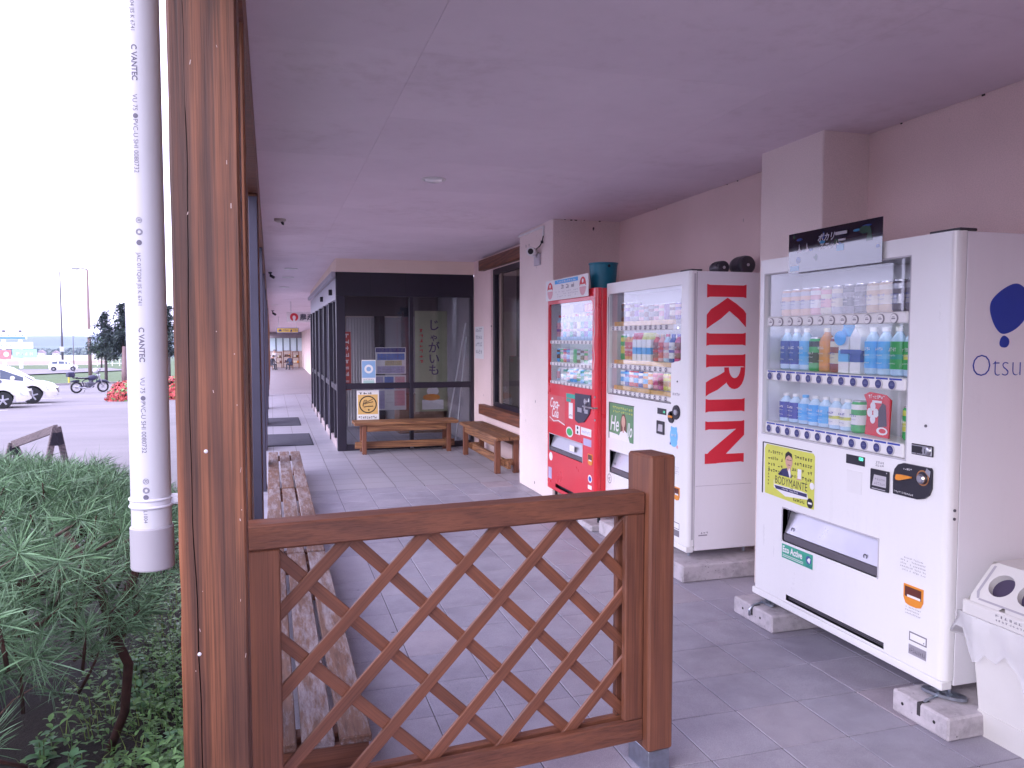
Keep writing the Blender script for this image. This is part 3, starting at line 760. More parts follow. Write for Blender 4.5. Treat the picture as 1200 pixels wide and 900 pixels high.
for (x, z) in ((-.148, 1.268), (-.172, .79)):
    m = MB(); m.lathe((x, 1.951, z), (0, -1, 0), [(.0045, 0), (.0045, .002), (.002, .0035)], 10); m.done('screw_head', P('pale_screw', (.62, .58, .60), .5), post)
m = MB(); rr = random.Random(8)
for k in range(18):
    x = rr.choice([rr.uniform(-.19, -.07), rr.uniform(-.085, -.066)]); z = rr.uniform(.6, 2.35); h = rr.uniform(.002, .012); w = rr.uniform(.0008, .0022)
    sl = rr.uniform(-.3, .3); m.poly([(x, 1.9494, z), (x + w, 1.9494, z), (x + w + sl * h, 1.9494, z + h), (x + sl * h, 1.9494, z + h)])
m.done('paint_scratch', P('scratch_pale', (.48, .36, .33), .7), post)
def plain_post(y, label, z0=-.15, w=.15, x1=PX1):
    t = thing('canopy_post', label, 'post', ((PX0 + PX1) / 2, y, z0), 'timber posts of the canopy')
    m = MB(); m.box(PX0, x1, y - w / 2, y + w / 2, z0, cz(y) - .19, .006); m.done('timber', post_wood, t); return t
plain_post(2.60, 'second timber post standing right behind the cracked foreground post')
py = [5.4, 8.4, 11.4, 14.6, 18, 22, 27, 33, 40, 48, 57, 66]
words = ['third', 'fourth', 'fifth', 'sixth', 'seventh', 'eighth', 'ninth', 'tenth', 'eleventh', 'twelfth', 'thirteenth', 'farthest']
for k, y in enumerate(py):
    plain_post(y, words[k] + ' timber post along the open edge of the walkway counted from the camera', min(-.15, gz(y)), x1=PX1)
m = MB()
m.poly([(PX0 - .02, -.1, cz(-.1) - .19), (PX1 + .0012, -.1, cz(-.1) - .19), (PX1 + .0012, 79, cz(79) - .19), (PX0 - .02, 79, cz(79) - .19)][::-1])
m.poly([(PX1 + .0012, -.1, cz(-.1) - .19), (PX1 + .0012, -.1, cz(-.1) - .001), (PX1 + .0012, 79, cz(79) - .001), (PX1 + .0012, 79, cz(79) - .19)][::-1])
m.poly([(PX0 - .02, -.1, cz(-.1) - .19), (PX0 - .02, -.1, cz(-.1) - .001), (PX0 - .02, 79, cz(79) - .001), (PX0 - .02, 79, cz(79) - .19)])
m.poly([(PX0 - .02, -.1, cz(-.1) - .19), (PX1 + .0012, -.1, cz(-.1) - .19), (PX1 + .0012, -.1, cz(-.1)), (PX0 - .02, -.1, cz(-.1))])
tag(m.done('canopy_beam', rail_wood_x, None, loc=((PX0 + PX1) / 2, 2, 2.45)), 'long brown timber beam under the open edge of the canopy', 'beam')
# slim aluminium uprights and rolled screen guides between the posts
ys = [2.60] + py
for k in range(1, 6):
    for q, f in enumerate((.06, .94)):
        y = ys[k] + (ys[k + 1] - ys[k]) * f
        m = MB(); m.box(-.118, -.064, y - .022, y + .022, 0, cz(y) - .195, .003)
        tag(m.done('screen_upright', alu, None, loc=(-.09, y, 0)), ('nearer' if q == 0 else 'farther') + ' slim aluminium upright of the ' + ['second', 'third', 'fourth', 'fifth', 'sixth'][k - 1] + ' open bay from the camera', 'upright', 'slim uprights along the open edge')
m = MB(); m.box(-.12, -.068, 2.69, 2.74, 0, 2.42, .003); m.box(-.12, -.068, 5.27, 5.32, 0, 2.42, .003)
tag(m.done('door_track_post', alu, None, loc=(-.09, 2.7, 0)), 'pair of bare aluminium uprights of the open bay beside the long bench', 'upright')

# ------------------------------------------------------------------ drainpipe
dp = thing('drainpipe', 'grey plastic drainpipe with printed markings beside the timber post', 'drainpipe', (-.278, 2.03, .99))
pipe_m = P('pvc_pipe', (.50, .49, .52), .38, .03, 3)
PC = Vector((-.278, 2.03)); PR = .0445
m = MB(); m.lathe((PC.x, PC.y, 1.06), (0, 0, 1), [(PR, 0), (PR, 1.55)], 40); m.done('pipe', pipe_m, dp)
m = MB(); m.lathe((PC.x, PC.y, .985), (0, 0, 1), [(PR - .004, 0), (PR + .0025, .0), (PR + .004, .003), (PR + .004, .098), (PR + .0015, .1015), (PR - .002, .1015)], 40); m.done('coupling', P('pvc_coupling', (.33, .31, .335), .5, .04), dp)
m = MB()
for z in (1.135, 1.152): m.torus((PC.x, PC.y, z), (0, 0, 1), PR + .0015, .0035, 32, 8)
m.lathe((PC.x, PC.y, 1.135), (0, 0, 1), [(PR + .002, 0), (PR + .002, .017)], 32)
m.box(PC.x + PR - .002, PX0 + .0, PC.y - .012, PC.y + .012, 1.135, 1.158, .002)
m.lathe((PC.x + PR + .012, PC.y - .014, 1.147), (0, -1, 0), [(.006, 0), (.006, .004)], 8)
m.done('bracket', P('bracket_white', (.58, .57, .62), .4), dp)
def wrap_text(m, txt, z_top, ang, size, off=0):
    i0 = len(m.V); keep = m.fr; m.fr = WORLD; m.text(txt, 0, 0, 0, size, off)
    for i in range(i0, len(m.V)):
        v = m.V[i]; th = ang + (v.y) / PR; m.V[i] = Vector((PC.x + (PR + .0004) * cos(th), PC.y + (PR + .0004) * sin(th), z_top - v.x))
    m.fr = keep
ang = radians(-90 - 14); ink = P('pipe_ink', (.12, .11, .15), .6)
for txt, z, sz, of in (('®', 1.805, .018, 0), ('◎', 1.78, .018, 0), ('●', 1.755, .016, 0), ('JAC 01TQ04 JIS K 6741', 1.725, .0125, 0), ('C VANTEC', 1.555, .0165, .0004), ('VU 75 ●PVC-U SHI 0080732', 1.44, .0145, 0),
                       ('JAC 01TQ04 JIS K 6741', 2.34, .0125, 0), ('C VANTEC', 2.19, .0165, .0004), ('VU 75 ●PVC-U SHI 0080732', 2.08, .0145, 0), ('®', 1.205, .018, 0), ('◎', 1.185, .018, 0), ('●', 1.168, .016, 0), ('L1004', 1.13, .012, 0)):
    m = MB(); wrap_text(m, txt, z, ang, sz, of); m.done('printing', ink, dp)

# ------------------------------------------------------------------ lattice fence
th = radians(5.32); fo = Vector((1.233, 2.449, 0))
FF = Fr(tuple(fo), (cos(th), sin(th), 0), (0, 0, 1), (sin(th), -cos(th), 0))   # a along the fence, b up, c towards the camera (c=0 rail front)
fence = thing('lattice_fence', 'brown wooden lattice fence panel with a square end post across the walkway', 'fence', (1.25, 2.47, 0))
def fbox(name, mat, *b, r=.004):
    m = MB(FF); m.box(*b, r); return m.done(name, mat, fence)
fbox('post', rail_wood_z, -.004, .098, .085, 1.128, -.125, .030, r=.008)
m = MB(FF); m.box(.004, .090, .0, .0845, -.115, .022, .002); m.done('post_foot', zinc, fence)
fbox('top_rail', rail_wood_x, -1.345, -.005, .925, 1.000, -.085, .002, r=.006)
fbox('stile', rail_wood_z, -1.312, -1.222, .197, .9245, -.030, -.004); fbox('stile', rail_wood_z, -.079, -.0045, .197, .9245, -.030, -.004)
fbox('stile', rail_wood_z, -1.312, -1.232, .197, .9245, -.080, -.056); fbox('stile', rail_wood_z, -.085, -.0045, .197, .9245, -.080, -.056)
fbox('bottom_rail', rail_wood_x, -1.345, -.0045, .120, .196, -.030, -.001); fbox('bottom_rail', rail_wood_x, -1.345, -.0045, .120, .196, -.084, -.055)
def clip_line(k, sgn, a0, a1, b0, b1):
    """segment of b = sgn*a + k inside the box"""
    ts = []
    for a in (a0, a1):
        b = sgn * a + k
        if b0 - 1e-6 <= b <= b1 + 1e-6: ts.append((a, b))
    for b in (b0, b1):
        a = (b - k) / sgn
        if a0 < a < a1: ts.append((a, b))
    ts.sort(); return (ts[0], ts[-1]) if len(ts) >= 2 else None
XL = -.733        # local a of x=.5
rs = random.Random(12)
for layer, sgn, ks, c in ((0, 1, (1.217, .972, .727, .48, .225, -.02, -.265), -.0365), (1, -1, (.155, .4, .645, .89, 1.13, 1.37, 1.61), -.0490)):
    for k in ks:
        kk = k - sgn * XL
        sg = clip_line(kk, sgn, -1.275, -.03, .140, .965)
        if not sg: continue
        (a0, b0), (a1, b1) = sg
        if a1 - a0 < .03: continue
        m = MB(FF); jj = rs.uniform(-.0004, .0004); L = sqrt((a1 - a0) ** 2 + (b1 - b0) ** 2)
        d = Vector(((a1 - a0) / L, (b1 - b0) / L, 0)); nn = Vector((-d.y, d.x, 0)); hw = .0185; mid = Vector(((a0 + a1) / 2, (b0 + b1) / 2, 0))
        lf = Fr(FF.p(mid.x, mid.y, c + jj), FF.u * d.x + FF.v * d.y, FF.u * nn.x + FF.v * nn.y, FF.w)
        m = MB(Fr((0, 0, 0))); m.box(-L / 2, L / 2, -hw, hw, -.006, .006, .0015)
        me = m.done('slat', slat_wood); o = me; o.parent = fence
        from mathutils import Matrix
        R_ = Matrix((lf.u, lf.v, lf.w)).transposed().to_4x4(); R_.translation = lf.o - WORIG[fence.name]; o.matrix_local = R_

# ------------------------------------------------------------------ low slatted benches along the open edge
def slat_bench(y0, y1, label):
    t = thing('slatted_bench', label, 'bench', (.13, (y0 + y1) / 2, 0), 'low slatted benches in a row')
    rr = random.Random(int(y0 * 10))
    for k in range(3):
        x0 = -.045 + k * .118; m = MB(); m.box(x0, x0 + .102, y0 + rr.uniform(0, .006), y1 - rr.uniform(0, .006), .222, .250 + rr.uniform(-.002, .002), .004); m.done('slat', bench_paint, t)
    for y in (y0 + .10, y1 - .16):
        m = MB(); m.box(-.03, .285, y, y + .06, .165, .2215, .004); m.done('cross_rail', rail_wood_x, t)
        for x in (-.02, .21): m = MB(); m.box(x, x + .06, y + .002, y + .058, 0, .1645, .004); m.done('leg', rail_wood_z, t)
    m = MB(); m.box(-.03, .285, y0 + .012, y0 + .035, .14, .2215, .003); m.done('end_board', rail_wood_x, t)
slat_bench(2.52, 4.83, 'nearest low bench with peeling paint behind the lattice fence')
slat_bench(4.85, 6.97, 'middle low slatted bench of the row, just above the fence rail')
slat_bench(6.99, 9.25, 'farthest low slatted bench of the row, ending before the floor mats')

# ------------------------------------------------------------------ vending machines
def mach_frame(X, Yl, k):
    return Fr((X * k, Yl * k, EYE * (1 - k)), (0, -1, 0), (0, 0, 1), (-1, 0, 0), k)
def plate(m, A, B0, B1, holes, rnd, depth, hd):
    """door skin: rounded left and right edges, rectangular openings with walls hd deep"""
    xs_ = sorted({rnd, A - rnd} | {h[0] for h in holes} | {h[1] for h in holes}); ys_ = sorted({B0, B1} | {h[2] for h in holes} | {h[3] for h in holes})
    def hole(x, y): return any(h[0] < x < h[1] and h[2] < y < h[3] for h in holes)
    nx, ny = len(xs_) - 1, len(ys_) - 1
    H = [[hole((xs_[i] + xs_[i + 1]) / 2, (ys_[j] + ys_[j + 1]) / 2) for j in range(ny)] for i in range(nx)]
    for i in range(nx):
        for j in range(ny):
            x0, x1, y0, y1 = xs_[i], xs_[i + 1], ys_[j], ys_[j + 1]
            if not H[i][j]: m.rect(x0, x1, y0, y1, 0); continue
            if i == 0 or not H[i - 1][j]: m.poly([(x0, y0, 0), (x0, y1, 0), (x0, y1, -hd), (x0, y0, -hd)])
            if i == nx - 1 or not H[i + 1][j]: m.poly([(x1, y0, -hd), (x1, y1, -hd), (x1, y1, 0), (x1, y0, 0)])
            if j == 0 or not H[i][j - 1]: m.poly([(x0, y0, 0), (x0, y0, -hd), (x1, y0, -hd), (x1, y0, 0)])
            if j == ny - 1 or not H[i][j + 1]: m.poly([(x0, y1, 0), (x1, y1, 0), (x1, y1, -hd), (x0, y1, -hd)])
    for sg in (0, 1):
        pr = [(rnd - rnd * sin(t * pi / 12), -rnd + rnd * cos(t * pi / 12)) for t in range(7)] + [(0, -depth)]
        if sg: pr = [(A - p[0], p[1]) for p in pr]
        for p, q in zip(pr, pr[1:]):
            f = [(p[0], B0, p[1]), (p[0], B1, p[1]), (q[0], B1, q[1]), (q[0], B0, q[1])]
            m.poly(f if not sg else f[::-1], False)
        for b, fl in ((B1, sg == 0), (B0, sg == 1)):
            f = [(p[0], b, p[1]) for p in pr] + [((rnd if not sg else A - rnd), b, -depth)]
            m.poly(f if fl else f[::-1])
    m.poly([(rnd, B1, 0), (A - rnd, B1, 0), (A - rnd, B1, -depth), (rnd, B1, -depth)]); m.poly([(rnd, B0, -depth), (A - rnd, B0, -depth), (A - rnd, B0, 0), (rnd, B0, 0)])
def fillets(m, a0, a1, b0, b1, r, c=0.0, n=5, which='abcd'):
    for ky, (a, b, sa, sb) in zip('abcd', ((a0, b0, 1, 1), (a1, b0, -1, 1), (a1, b1, -1, -1), (a0, b1, 1, -1))):
        if ky not in which: continue
        ca, cb = a + sa * r, b + sb * r
        arc = [(ca - sa * r * cos(t * pi / 2 / n), cb - sb * r * sin(t * pi / 2 / n)) for t in range(n + 1)]
        m.flat([(a, b)] + arc[::1], c)
def shell(fr, A, B0, B1, c0, c1, name, mat, t):
    m = MB(fr); w = .012
    m.box(0, w, B0, B1, c1, c0, .002); m.box(A - w, A, B0, B1, c1, c0, .002); m.box(w, A - w, B1 - w, B1 - .0005, c1, c0); m.box(w, A - w, B0 + .0005, B0 + w, c1, c0); m.box(w, A - w, B0 + w, B1 - w, c1 + .0005, c1 + w)
    return m.done(name, mat, t)
def cavity(fr, a0, a1, b0, b1, c0, c1, name, mat, t):
    m = MB(fr)
    m.poly([(a0, b0, c1), (a1, b0, c1), (a1, b1, c1), (a0, b1, c1)]); m.poly([(a0, b0, c0), (a0, b0, c1), (a0, b1, c1), (a0, b1, c0)]); m.poly([(a1, b0, c1), (a1, b0, c0), (a1, b1, c0), (a1, b1, c1)])
    m.poly([(a0, b1, c1), (a1, b1, c1), (a1, b1, c0), (a0, b1, c0)]); m.poly([(a0, b0, c0), (a1, b0, c0), (a1, b0, c1), (a0, b0, c1)])
    return m.done(name, mat, t)
SAMPLE = {}
def sample(fr, t, kind, a, b, c, h, r, mats, label=None):
    """one dummy drink standing on a display shelf; mats = (body, band, cap or second band)"""
    key = (kind, round(h, 3), round(r, 4), fr.k, tuple(x.name for x in mats))
    if key not in SAMPLE:
        k = fr.k; L = {}
        loc = Fr((0, 0, 0), (0, -1, 0), (-1, 0, 0), (0, 0, 1), k)
        loc = Fr((0, 0, 0), (1, 0, 0), (0, 1, 0), (0, 0, 1), k)
        def mk(nm, prof, mt, ms=None):
            m = MB(loc); m.lathe((0, 0, 0), (0, 0, 1), prof, 12, True, ms); o = m.done(nm, mt); me = o.data; bpy.data.objects.remove(o); return me
        if kind == 'bottle':
            L['sample_bottle'] = mk('sample_bottle', [(r * .8, 0), (r, h * .03), (r, h * .2), (r * .94, h * .24), (r * .97, h * .62), (r, h * .66), (r * .9, h * .74), (r * .42, h * .88), (r * .40, h * .91)], [mats[0]])
            L['drink_label'] = mk('drink_label', [(r * 1.015, h * .14), (r * 1.015, h * .34), (r * 1.015, h * .44), (r * 1.015, h * .48), (r * 1.015, h * .70)], [mats[1], mats[3] if len(mats) > 3 else mats[1]], [0, 1, 0, 0])
            L['cap'] = mk('cap', [(r * .46, h * .905), (r * .47, h * .99), (r * .40, h)], [mats[2]])
        elif kind == 'can':
            L['sample_can'] = mk('sample_can', [(r * .82, 0), (r, h * .07), (r, h * .25), (r, h * .55), (r, h * .72), (r, h * .88), (r * .85, h * .96), (r * .85, h)], [mats[0], mats[1], steel], [0, 0, 1, 0, 1, 0, 2])
        else:
            m = MB(loc); m.m = 0; m.box(-r, r, -r, r, 0, h * .8, .001)
            m.m = 1; m.box(-r * 1.01, r * 1.01, -r * 1.01, r * 1.01, h * .25, h * .5)
            m.m = 2; m.poly([(-r, -r, h * .8), (r, -r, h * .8), (r, -r * .1, h), (-r, -r * .1, h)]); m.poly([(r, r, h * .8), (-r, r, h * .8), (-r, r * .1, h), (r, r * .1, h)]); m.box(-r, r, -r * .1, r * .1, h, h * 1.06)
            m.poly([(r, -r, h * .8), (r, r, h * .8), (r, 0, h)]); m.poly([(-r, r, h * .8), (-r, -r, h * .8), (-r, 0, h)])
            o = m.done('sample_carton', list(mats[:3])); L['sample_carton'] = o.data; bpy.data.objects.remove(o)
        if kind != 'carton':
            pr = random.Random(len(SAMPLE)); m = MB(Fr((-r * 1.03 * k, 0, 0), (0, -1, 0), (0, 0, 1), (-1, 0, 0), k)); m.marks(-r * .62, r * .62, h * .50, h * .085, 0, 4, pr); m.marks(-r * .5, r * .5, h * .40, h * .035, 0, 6, pr); m.marks(-r * .5, r * .5, h * .24, h * .03, 0, 7, pr)
            o = m.done('label_print', navy_print if mats[1].name in ('white_print', 'cream_print', 'lightgrey_print', 'pink_print', 'silver_print') else white_print); L['label_print'] = o.data; bpy.data.objects.remove(o)
        SAMPLE[key] = L
    root = None
    for nm, me in SAMPLE[key].items():
        if me is None: continue
        if root is None:
            root = inst(nm, me, t, fr.p(a, b, c))
            if label: root['label'] = label
        else:
            o = bpy.data.objects.new(nm, me); COL.objects.link(o); o.parent = root; WORIG[o.name] = WORIG[root.name]
    return root
def button_mesh(fr, r, mats, name='select_button'):
    m = MB(Fr((0, 0, 0), fr.u, fr.v, fr.w, fr.k)); m.m = 0
    m.lathe((0, 0, 0), (0, 0, 1), [(r, 0), (r, .004), (r * .86, .006)], 16, False); m.m = 1; m.disc(0, 0, r * .86, r * .86, .006, 16)
    m.m = 2; m.rect(-r * .5, r * .5, -r * .16, r * .12, .0064); m.rect(-r * .35, r * .3, r * .25, r * .38, .0064)
    o = m.done(name, mats); me = o.data; bpy.data.objects.remove(o); return me
def sticker(fr, t, name, mats, draw, label=None):
    m = MB(fr); draw(m); o = m.done(name, mats, t)
    if label: o['label'] = label
    return o
def coin_unit(fr, t, draw, mats): return sticker(fr, t, 'coin_panel', mats, draw)
def hatch(fr, t, a0, a1, b0, b1, clip=True):
    """delivery opening: recessed flap of brushed metal above a dark lip"""
    cavity(fr, a0, a1, b0, b1, -.0005, -.10, 'delivery_recess', dark_plastic, t)
    m = MB(fr); h = b1 - b0
    m.poly([(a0 + .004, b0 + h * .26, -.012), (a1 - .004, b0 + h * .26, -.012), (a1 - .004, b1 - .004, -.055), (a0 + .004, b1 - .004, -.055)])
    o = m.done('delivery_flap', slot_metal, t)
    m = MB(fr); m.box(a0 + .002, a1 - .002, b0 + .002, b0 + h * .25, -.03, -.004, .004); m.done('delivery_lip', grey_plastic, t)
    if clip:
        for a in (a0 + .06, a1 - .10):
            m = MB(fr); m.ring(a, b0 + h * .40, .008, .013, -.018, 14); m.done('flap_finger_mark', black_print, t)
    m = MB(fr); m.box(a0 - .006, a1 + .006, b1, b1 + .006, -.002, .003, .001); m.box(a0 - .006, a0, b0 - .003, b1 - .0005, -.002, .003, .001); m.box(a1, a1 + .006, b0 - .003, b1 - .0005, -.002, .003, .001); m.done('delivery_bezel', lightgrey_print, t)
def return_cup(fr, t, a0, a1, b0, b1):
    m = MB(fr); m.m = 0
    ptsr = [(a0, b1), (a0, b0 + .03), (a0 + .012, b0 + .006), (a0 + .035, b0), (a1 - .035, b0), (a1 - .012, b0 + .006), (a1, b0 + .03), (a1, b1)]
    m.prism(ptsr, -.002, .004); m.m = 1; m.rect(a0 + .008, a1 - .008, b0 + .036, b1 - .008, .0045); m.m = 2; m.rect(a0 + .022, a1 - .012, b0 + .036, b0 + .046, .005)
    m.done('coin_return', [lever_orange, P('return_dark', (.12, .03, .02), .3), white_print], t)

# ---- white machine on the right (largest)
M1 = mach_frame(2.6, 3.833, .969)
T1 = thing('vending_machine', 'largest white vending machine at the right with blue balloon emblem on its side', 'vending machine', (2.55, 3.07, .1), 'drink vending machines')
A1 = 1.333
win1 = (.066, 1.098, 1.010, 1.876)
hatch1 = (.263, .956, .449, .626)
pos1 = (.081, .519, .680, .956)
m = MB(M1); plate(m, A1, .128, 1.957, [win1, hatch1, (.302, 1.005, .140, .170)], .033, .05, .03)
fillets(m, *hatch1, .012); m.done('door', white_paint, T1)
shell(M1, A1, .105, 1.955, -.055, -.52, 'cabinet', white_side, T1)
m = MB(M1); m.box(.004, .03, .13, 1.95, -.0548, -.0505); m.box(A1 - .03, A1 - .004, .13, 1.95, -.0548, -.0505); m.box(.03, A1 - .03, 1.95 - .02, 1.95, -.0548, -.0505); m.done('door_gasket', grey_plastic, T1)
m = MB(M1); m.box(.002, A1 - .002, .090, .1265, -.05, .006, .004); m.done('kick_plate', white_paint, T1)
cavity(M1, win1[0], win1[1], win1[2], win1[3], -.0295, -.24, 'display_case', display_back, T1)
cavity(M1, .302, 1.005, .140, .170, -.001, -.05, 'air_vent', dark_plastic, T1)
m = MB(M1)
for k in range(3): m.box(.304, 1.003, .146 + .008 * k, .149 + .008 * k, -.02, -.012)
for k in range(8): m.box(.38 + .08 * k, .385 + .08 * k, .141, .169, -.025, -.021)
m.done('vent_bars', grey_plastic, T1)
bt_l = button_mesh(M1, .0225, [grey_print, white_plastic, grey_print]); bt_d = button_mesh(M1, .0225, [lightgrey_print, P('button_blue', (.035, .04, .16), .3), P('button_text', (.10, .11, .25), .4)])
stripz = ((1.595, 1.646), (1.302, 1.358), (1.012, 1.074))
for r, (z0, z1) in enumerate(stripz):
    m = MB(M1); m.box(.084, 1.082, z0, z1, -.05, -.004, .006); m.done('button_strip', white_plastic, T1)
    if r:
        m = MB(M1)
        for k in range(12): m.rect(.10 + k * .081, .10 + k * .081 + .073, z1 - .011, z1 - .003, -.0035)
        m.done('price_label', navy_print, T1)
    for k in range(12):
        a = .126 + .0805 * k; o = inst('select_button', bt_l if r == 0 else bt_d, T1, M1.p(a, (z0 + z1) / 2 - .004, -.004))
    m = MB(M1); m.box(.066, 1.098, z1 - .004, z1 - .001, -.20, -.051); m.done('display_shelf', white_plastic, T1)
def mm(*n): return tuple(MT[x] for x in n)
P('peach_print', (.68, .45, .32), .5, .05); P('tan_print', (.58, .40, .22), .45, .05); P('maroon_print', (.25, .03, .04), .4, .05); P('silver_print', (.48, .48, .52), .3, .05, metal=.5); P('sky_print', (.12, .46, .84), .4, .05)
P('caramel_print', (.62, .26, .06), .4, .1, 20); P('darkgrey_print', (.09, .085, .10), .4, .1)
row1 = [('peach_print', 'lightgrey_print')] * 3 + [('pink_print', 'white_print'), ('cream_print', 'pink_print'), ('lightgrey_print', 'cream_print'), ('grey_print', 'darkgrey_print'), ('darkgrey_print', 'grey_print'), ('tan_print', 'cream_print'), ('tan_print', 'cream_print'), ('grey_print', 'silver_print'), ('grey_print', 'lightgrey_print')]
for k, (x, y) in enumerate(row1): sample(M1, T1, 'can', .126 + .0805 * k, 1.65, -.11, .142, .036, mm(x, y))
row2 = [('bottle', 'clear_bottle', 'navy_print', 'white_print', 'blue_print'), ('bottle', 'clear_bottle', 'navy_print', 'white_print', 'blue_print'), ('bottle', 'clear_bottle', 'sky_print', 'white_print', 'cyan_print'), ('can', 'green_print', 'black_print'),
        ('bottle', 'caramel_print', 'orange_print', 'cream_print', 'caramel_print'), ('can', 'maroon_print', 'cream_print'), ('carton', 'white_print', 'sky_print', 'cyan_print'), ('carton', 'white_print', 'blue_print', 'white_print'),
        ('bottle', 'clear_bottle', 'cyan_print', 'white_print', 'sky_print'), ('bottle', 'clear_bottle', 'cyan_print', 'white_print', 'sky_print'), ('bottle', 'clear_bottle', 'green_print', 'white_print', 'teal_print'), ('bottle', 'clear_bottle', 'green_print', 'white_print', 'lime_print')]
for k, x in enumerate(row2): sample(M1, T1, x[0], .126 + .0805 * k, 1.36, -.11, .222 if x[0] != 'can' else .175, .0385 if x[0] != 'carton' else .035, mm(*x[1:]))
row3 = [('bottle', 'clear_bottle', 'navy_print', 'white_print', 'blue_print'), ('bottle', 'clear_bottle', 'navy_print', 'white_print', 'blue_print'), ('bottle', 'clear_bottle', 'sky_print', 'sky_print', 'cyan_print'), ('bottle', 'clear_bottle', 'cyan_print', 'white_print', 'sky_print'), ('bottle', 'clear_bottle', 'sky_print', 'white_print', 'cyan_print'),
        ('bottle', 'clear_bottle', 'white_print', 'white_print', 'lime_print'), ('bottle', 'clear_bottle', 'white_print', 'white_print', 'lime_print'), ('can', 'green_print', 'white_print')]
for k, x in enumerate(row3): sample(M1, T1, x[0], .126 + .0805 * k, 1.076, -.11, .155, .0375, mm(*x[1:]))
for a in (1.005, 1.075): sample(M1, T1, 'can', a - .02, 1.076, -.13, .15, .032, mm('green_print', 'lime_print'))
# red hanging card in the bottom row
m = MB(M1); m.m = 0; m.prism([(.775, 1.08), (.925, 1.075), (.935, 1.25), (.90, 1.272), (.80, 1.28), (.765, 1.265), (.785, 1.23), (.785, 1.16)], -.075, -.068)
m.m = 1
for a, b in ((.825, 1.215), (.805, 1.185), (.845, 1.185), (.825, 1.155)): m.disc(a, b, .017, .021, -.0672, 12)
m.marks(.795, .90, 1.252, .018, -.0672, 8, rp); m.rect(.82, .88, 1.232, 1.243, -.0672)
m.m = 2; m.flat([(.86, 1.20), (.885, 1.235), (.905, 1.225), (.915, 1.13), (.86, 1.12)], -.0670); m.m = 1; m.disc(.885, 1.105, .035, .018, -.0669, 14); m.m = 0; m.disc(.888, 1.106, .022, .011, -.0666, 12)
m.done('promotion_card', [red_print, white_print, P('card_dark', (.05, .03, .06), .4)], T1)
m = MB(M1); m.m = 0; m.rect(.605, .75, 1.455, 1.476, -.06); m.m = 1; m.disc(.60, 1.53, .042, .036, -.061, 16); m.done('shelf_card', [blue_print, cyan_print], T1)
for (b0, b1) in ((1.6465, 1.876), (1.3585, 1.5945), (1.0745, 1.3015)):
    m = MB(M1); m.box(.066, 1.098, b0, b1, -.021, -.018); m.done('window_pane', glass_vend, T1)
m = MB(M1); m.box(.060, .0655, 1.01, 1.876, -.028, .001); m.box(1.0985, 1.104, 1.01, 1.876, -.028, .001); m.box(.060, 1.104, 1.8765, 1.882, -.028, .001); m.box(.06, 1.104, 1.0035, 1.0095, -.028, .002); m.done('window_frame', lightgrey_print, T1)
hatch(M1, T1, *hatch1)
# advertising panel
def bodymainte(m):
    m.m = 0; a0, a1, b0, b1 = pos1
    m.flat([(a0 + .02, b0), (a1 - .10, b0 - .012), (a1 - .005, b0 - .012), (a1 - .005, b1 - .018), (a1 - .018, b1 - .005), (a0 + .03, b1 - .004), (a0 + .012, b1 - .03)], .0012)
    m.m = 1; m.flat([(a0 + .10, b0 + .085), (a0 + .10, b0 + .045), (a0 + .20, b0 + .012), (a1 - .05, b0 + .03), (a1 - .06, b0 + .06)], .0015)
    for k in range(4): m.m = 4; m.marks(a0 + .045, a0 + .175, b1 - .050 - k * .034, .018, .0018, 7 - k // 2, rp, .9); m.marks(a0 + .25, a1 - .02, b1 - .050 - k * .034, .018, .0018, 8, rp, .9)
    for k in range(6): m.marks(a0 + .045, a0 + .06, b0 + .05 + k * .018, .012, .0018, 1, rp)
    cx = a0 + .215
    m.m = 2; m.flat([(cx - .085, b0 + .075), (cx - .075, b0 + .125), (cx - .045, b0 + .155), (cx - .005, b0 + .165), (cx + .03, b0 + .14), (cx + .05, b0 + .09), (cx + .05, b0 + .06)], .0018)
    m.m = 3; m.disc(cx + .012, b0 + .205, .030, .042, .0021, 16); m.flat([(cx - .004, b0 + .155), (cx + .008, b0 + .175), (cx + .03, b0 + .17), (cx + .026, b0 + .145)], .0020); m.disc(cx + .095, b0 + .105, .03, .022, .0021, 12)
    m.m = 4; m.flat([(cx - .022, b0 + .205), (cx - .018, b0 + .24), (cx + .005, b0 + .256), (cx + .035, b0 + .245), (cx + .042, b0 + .215), (cx + .034, b0 + .226), (cx + .01, b0 + .235), (cx - .008, b0 + .225)], .0024)
    m.rect(cx - .006, cx + .012, b0 + .208, b0 + .211, .0024); m.rect(cx + .017, cx + .035, b0 + .208, b0 + .211, .0024); m.rect(cx + .004, cx + .024, b0 + .182, b0 + .185, .0024)
    m.m = 1; m.flat([(cx + .005, b0 + .15), (cx + .018, b0 + .168), (cx + .03, b0 + .135), (cx + .024, b0 + .11)], .0022); m.rect(cx + .085, cx + .115, b0 + .125, b0 + .175, .0022)
    m.m = 0; m.rect(a0 + .105, a1 - .048, b0 + .064, b0 + .118, .0025); m.m = 4; m.text('BODYMAINTÉ', a0 + .11, b0 + .071, .0028, .058, 0, sx=.74)
    m.m = 2; m.flat([(a0 + .105, b0 + .058), (a0 + .12, b0 + .040), (a1 - .06, b0 + .040), (a1 - .06, b0 + .058)], .0026); m.m = 1; m.marks(a0 + .17, a1 - .13, b0 + .045, .008, .0028, 12, rp)
    m.m = 4; m.marks(a1 - .17, a1 - .075, b0 + .002, .02, .0028, 7, rp); m.disc(a1 - .035, b0 + .015, .024, .026, .0026, 18); m.m = 1; m.rect(a1 - .05, a1 - .02, b0 + .010, b0 + .02, .0028); m.disc(a1 - .022, b0 + .105, .018, .018, .0024, 14)
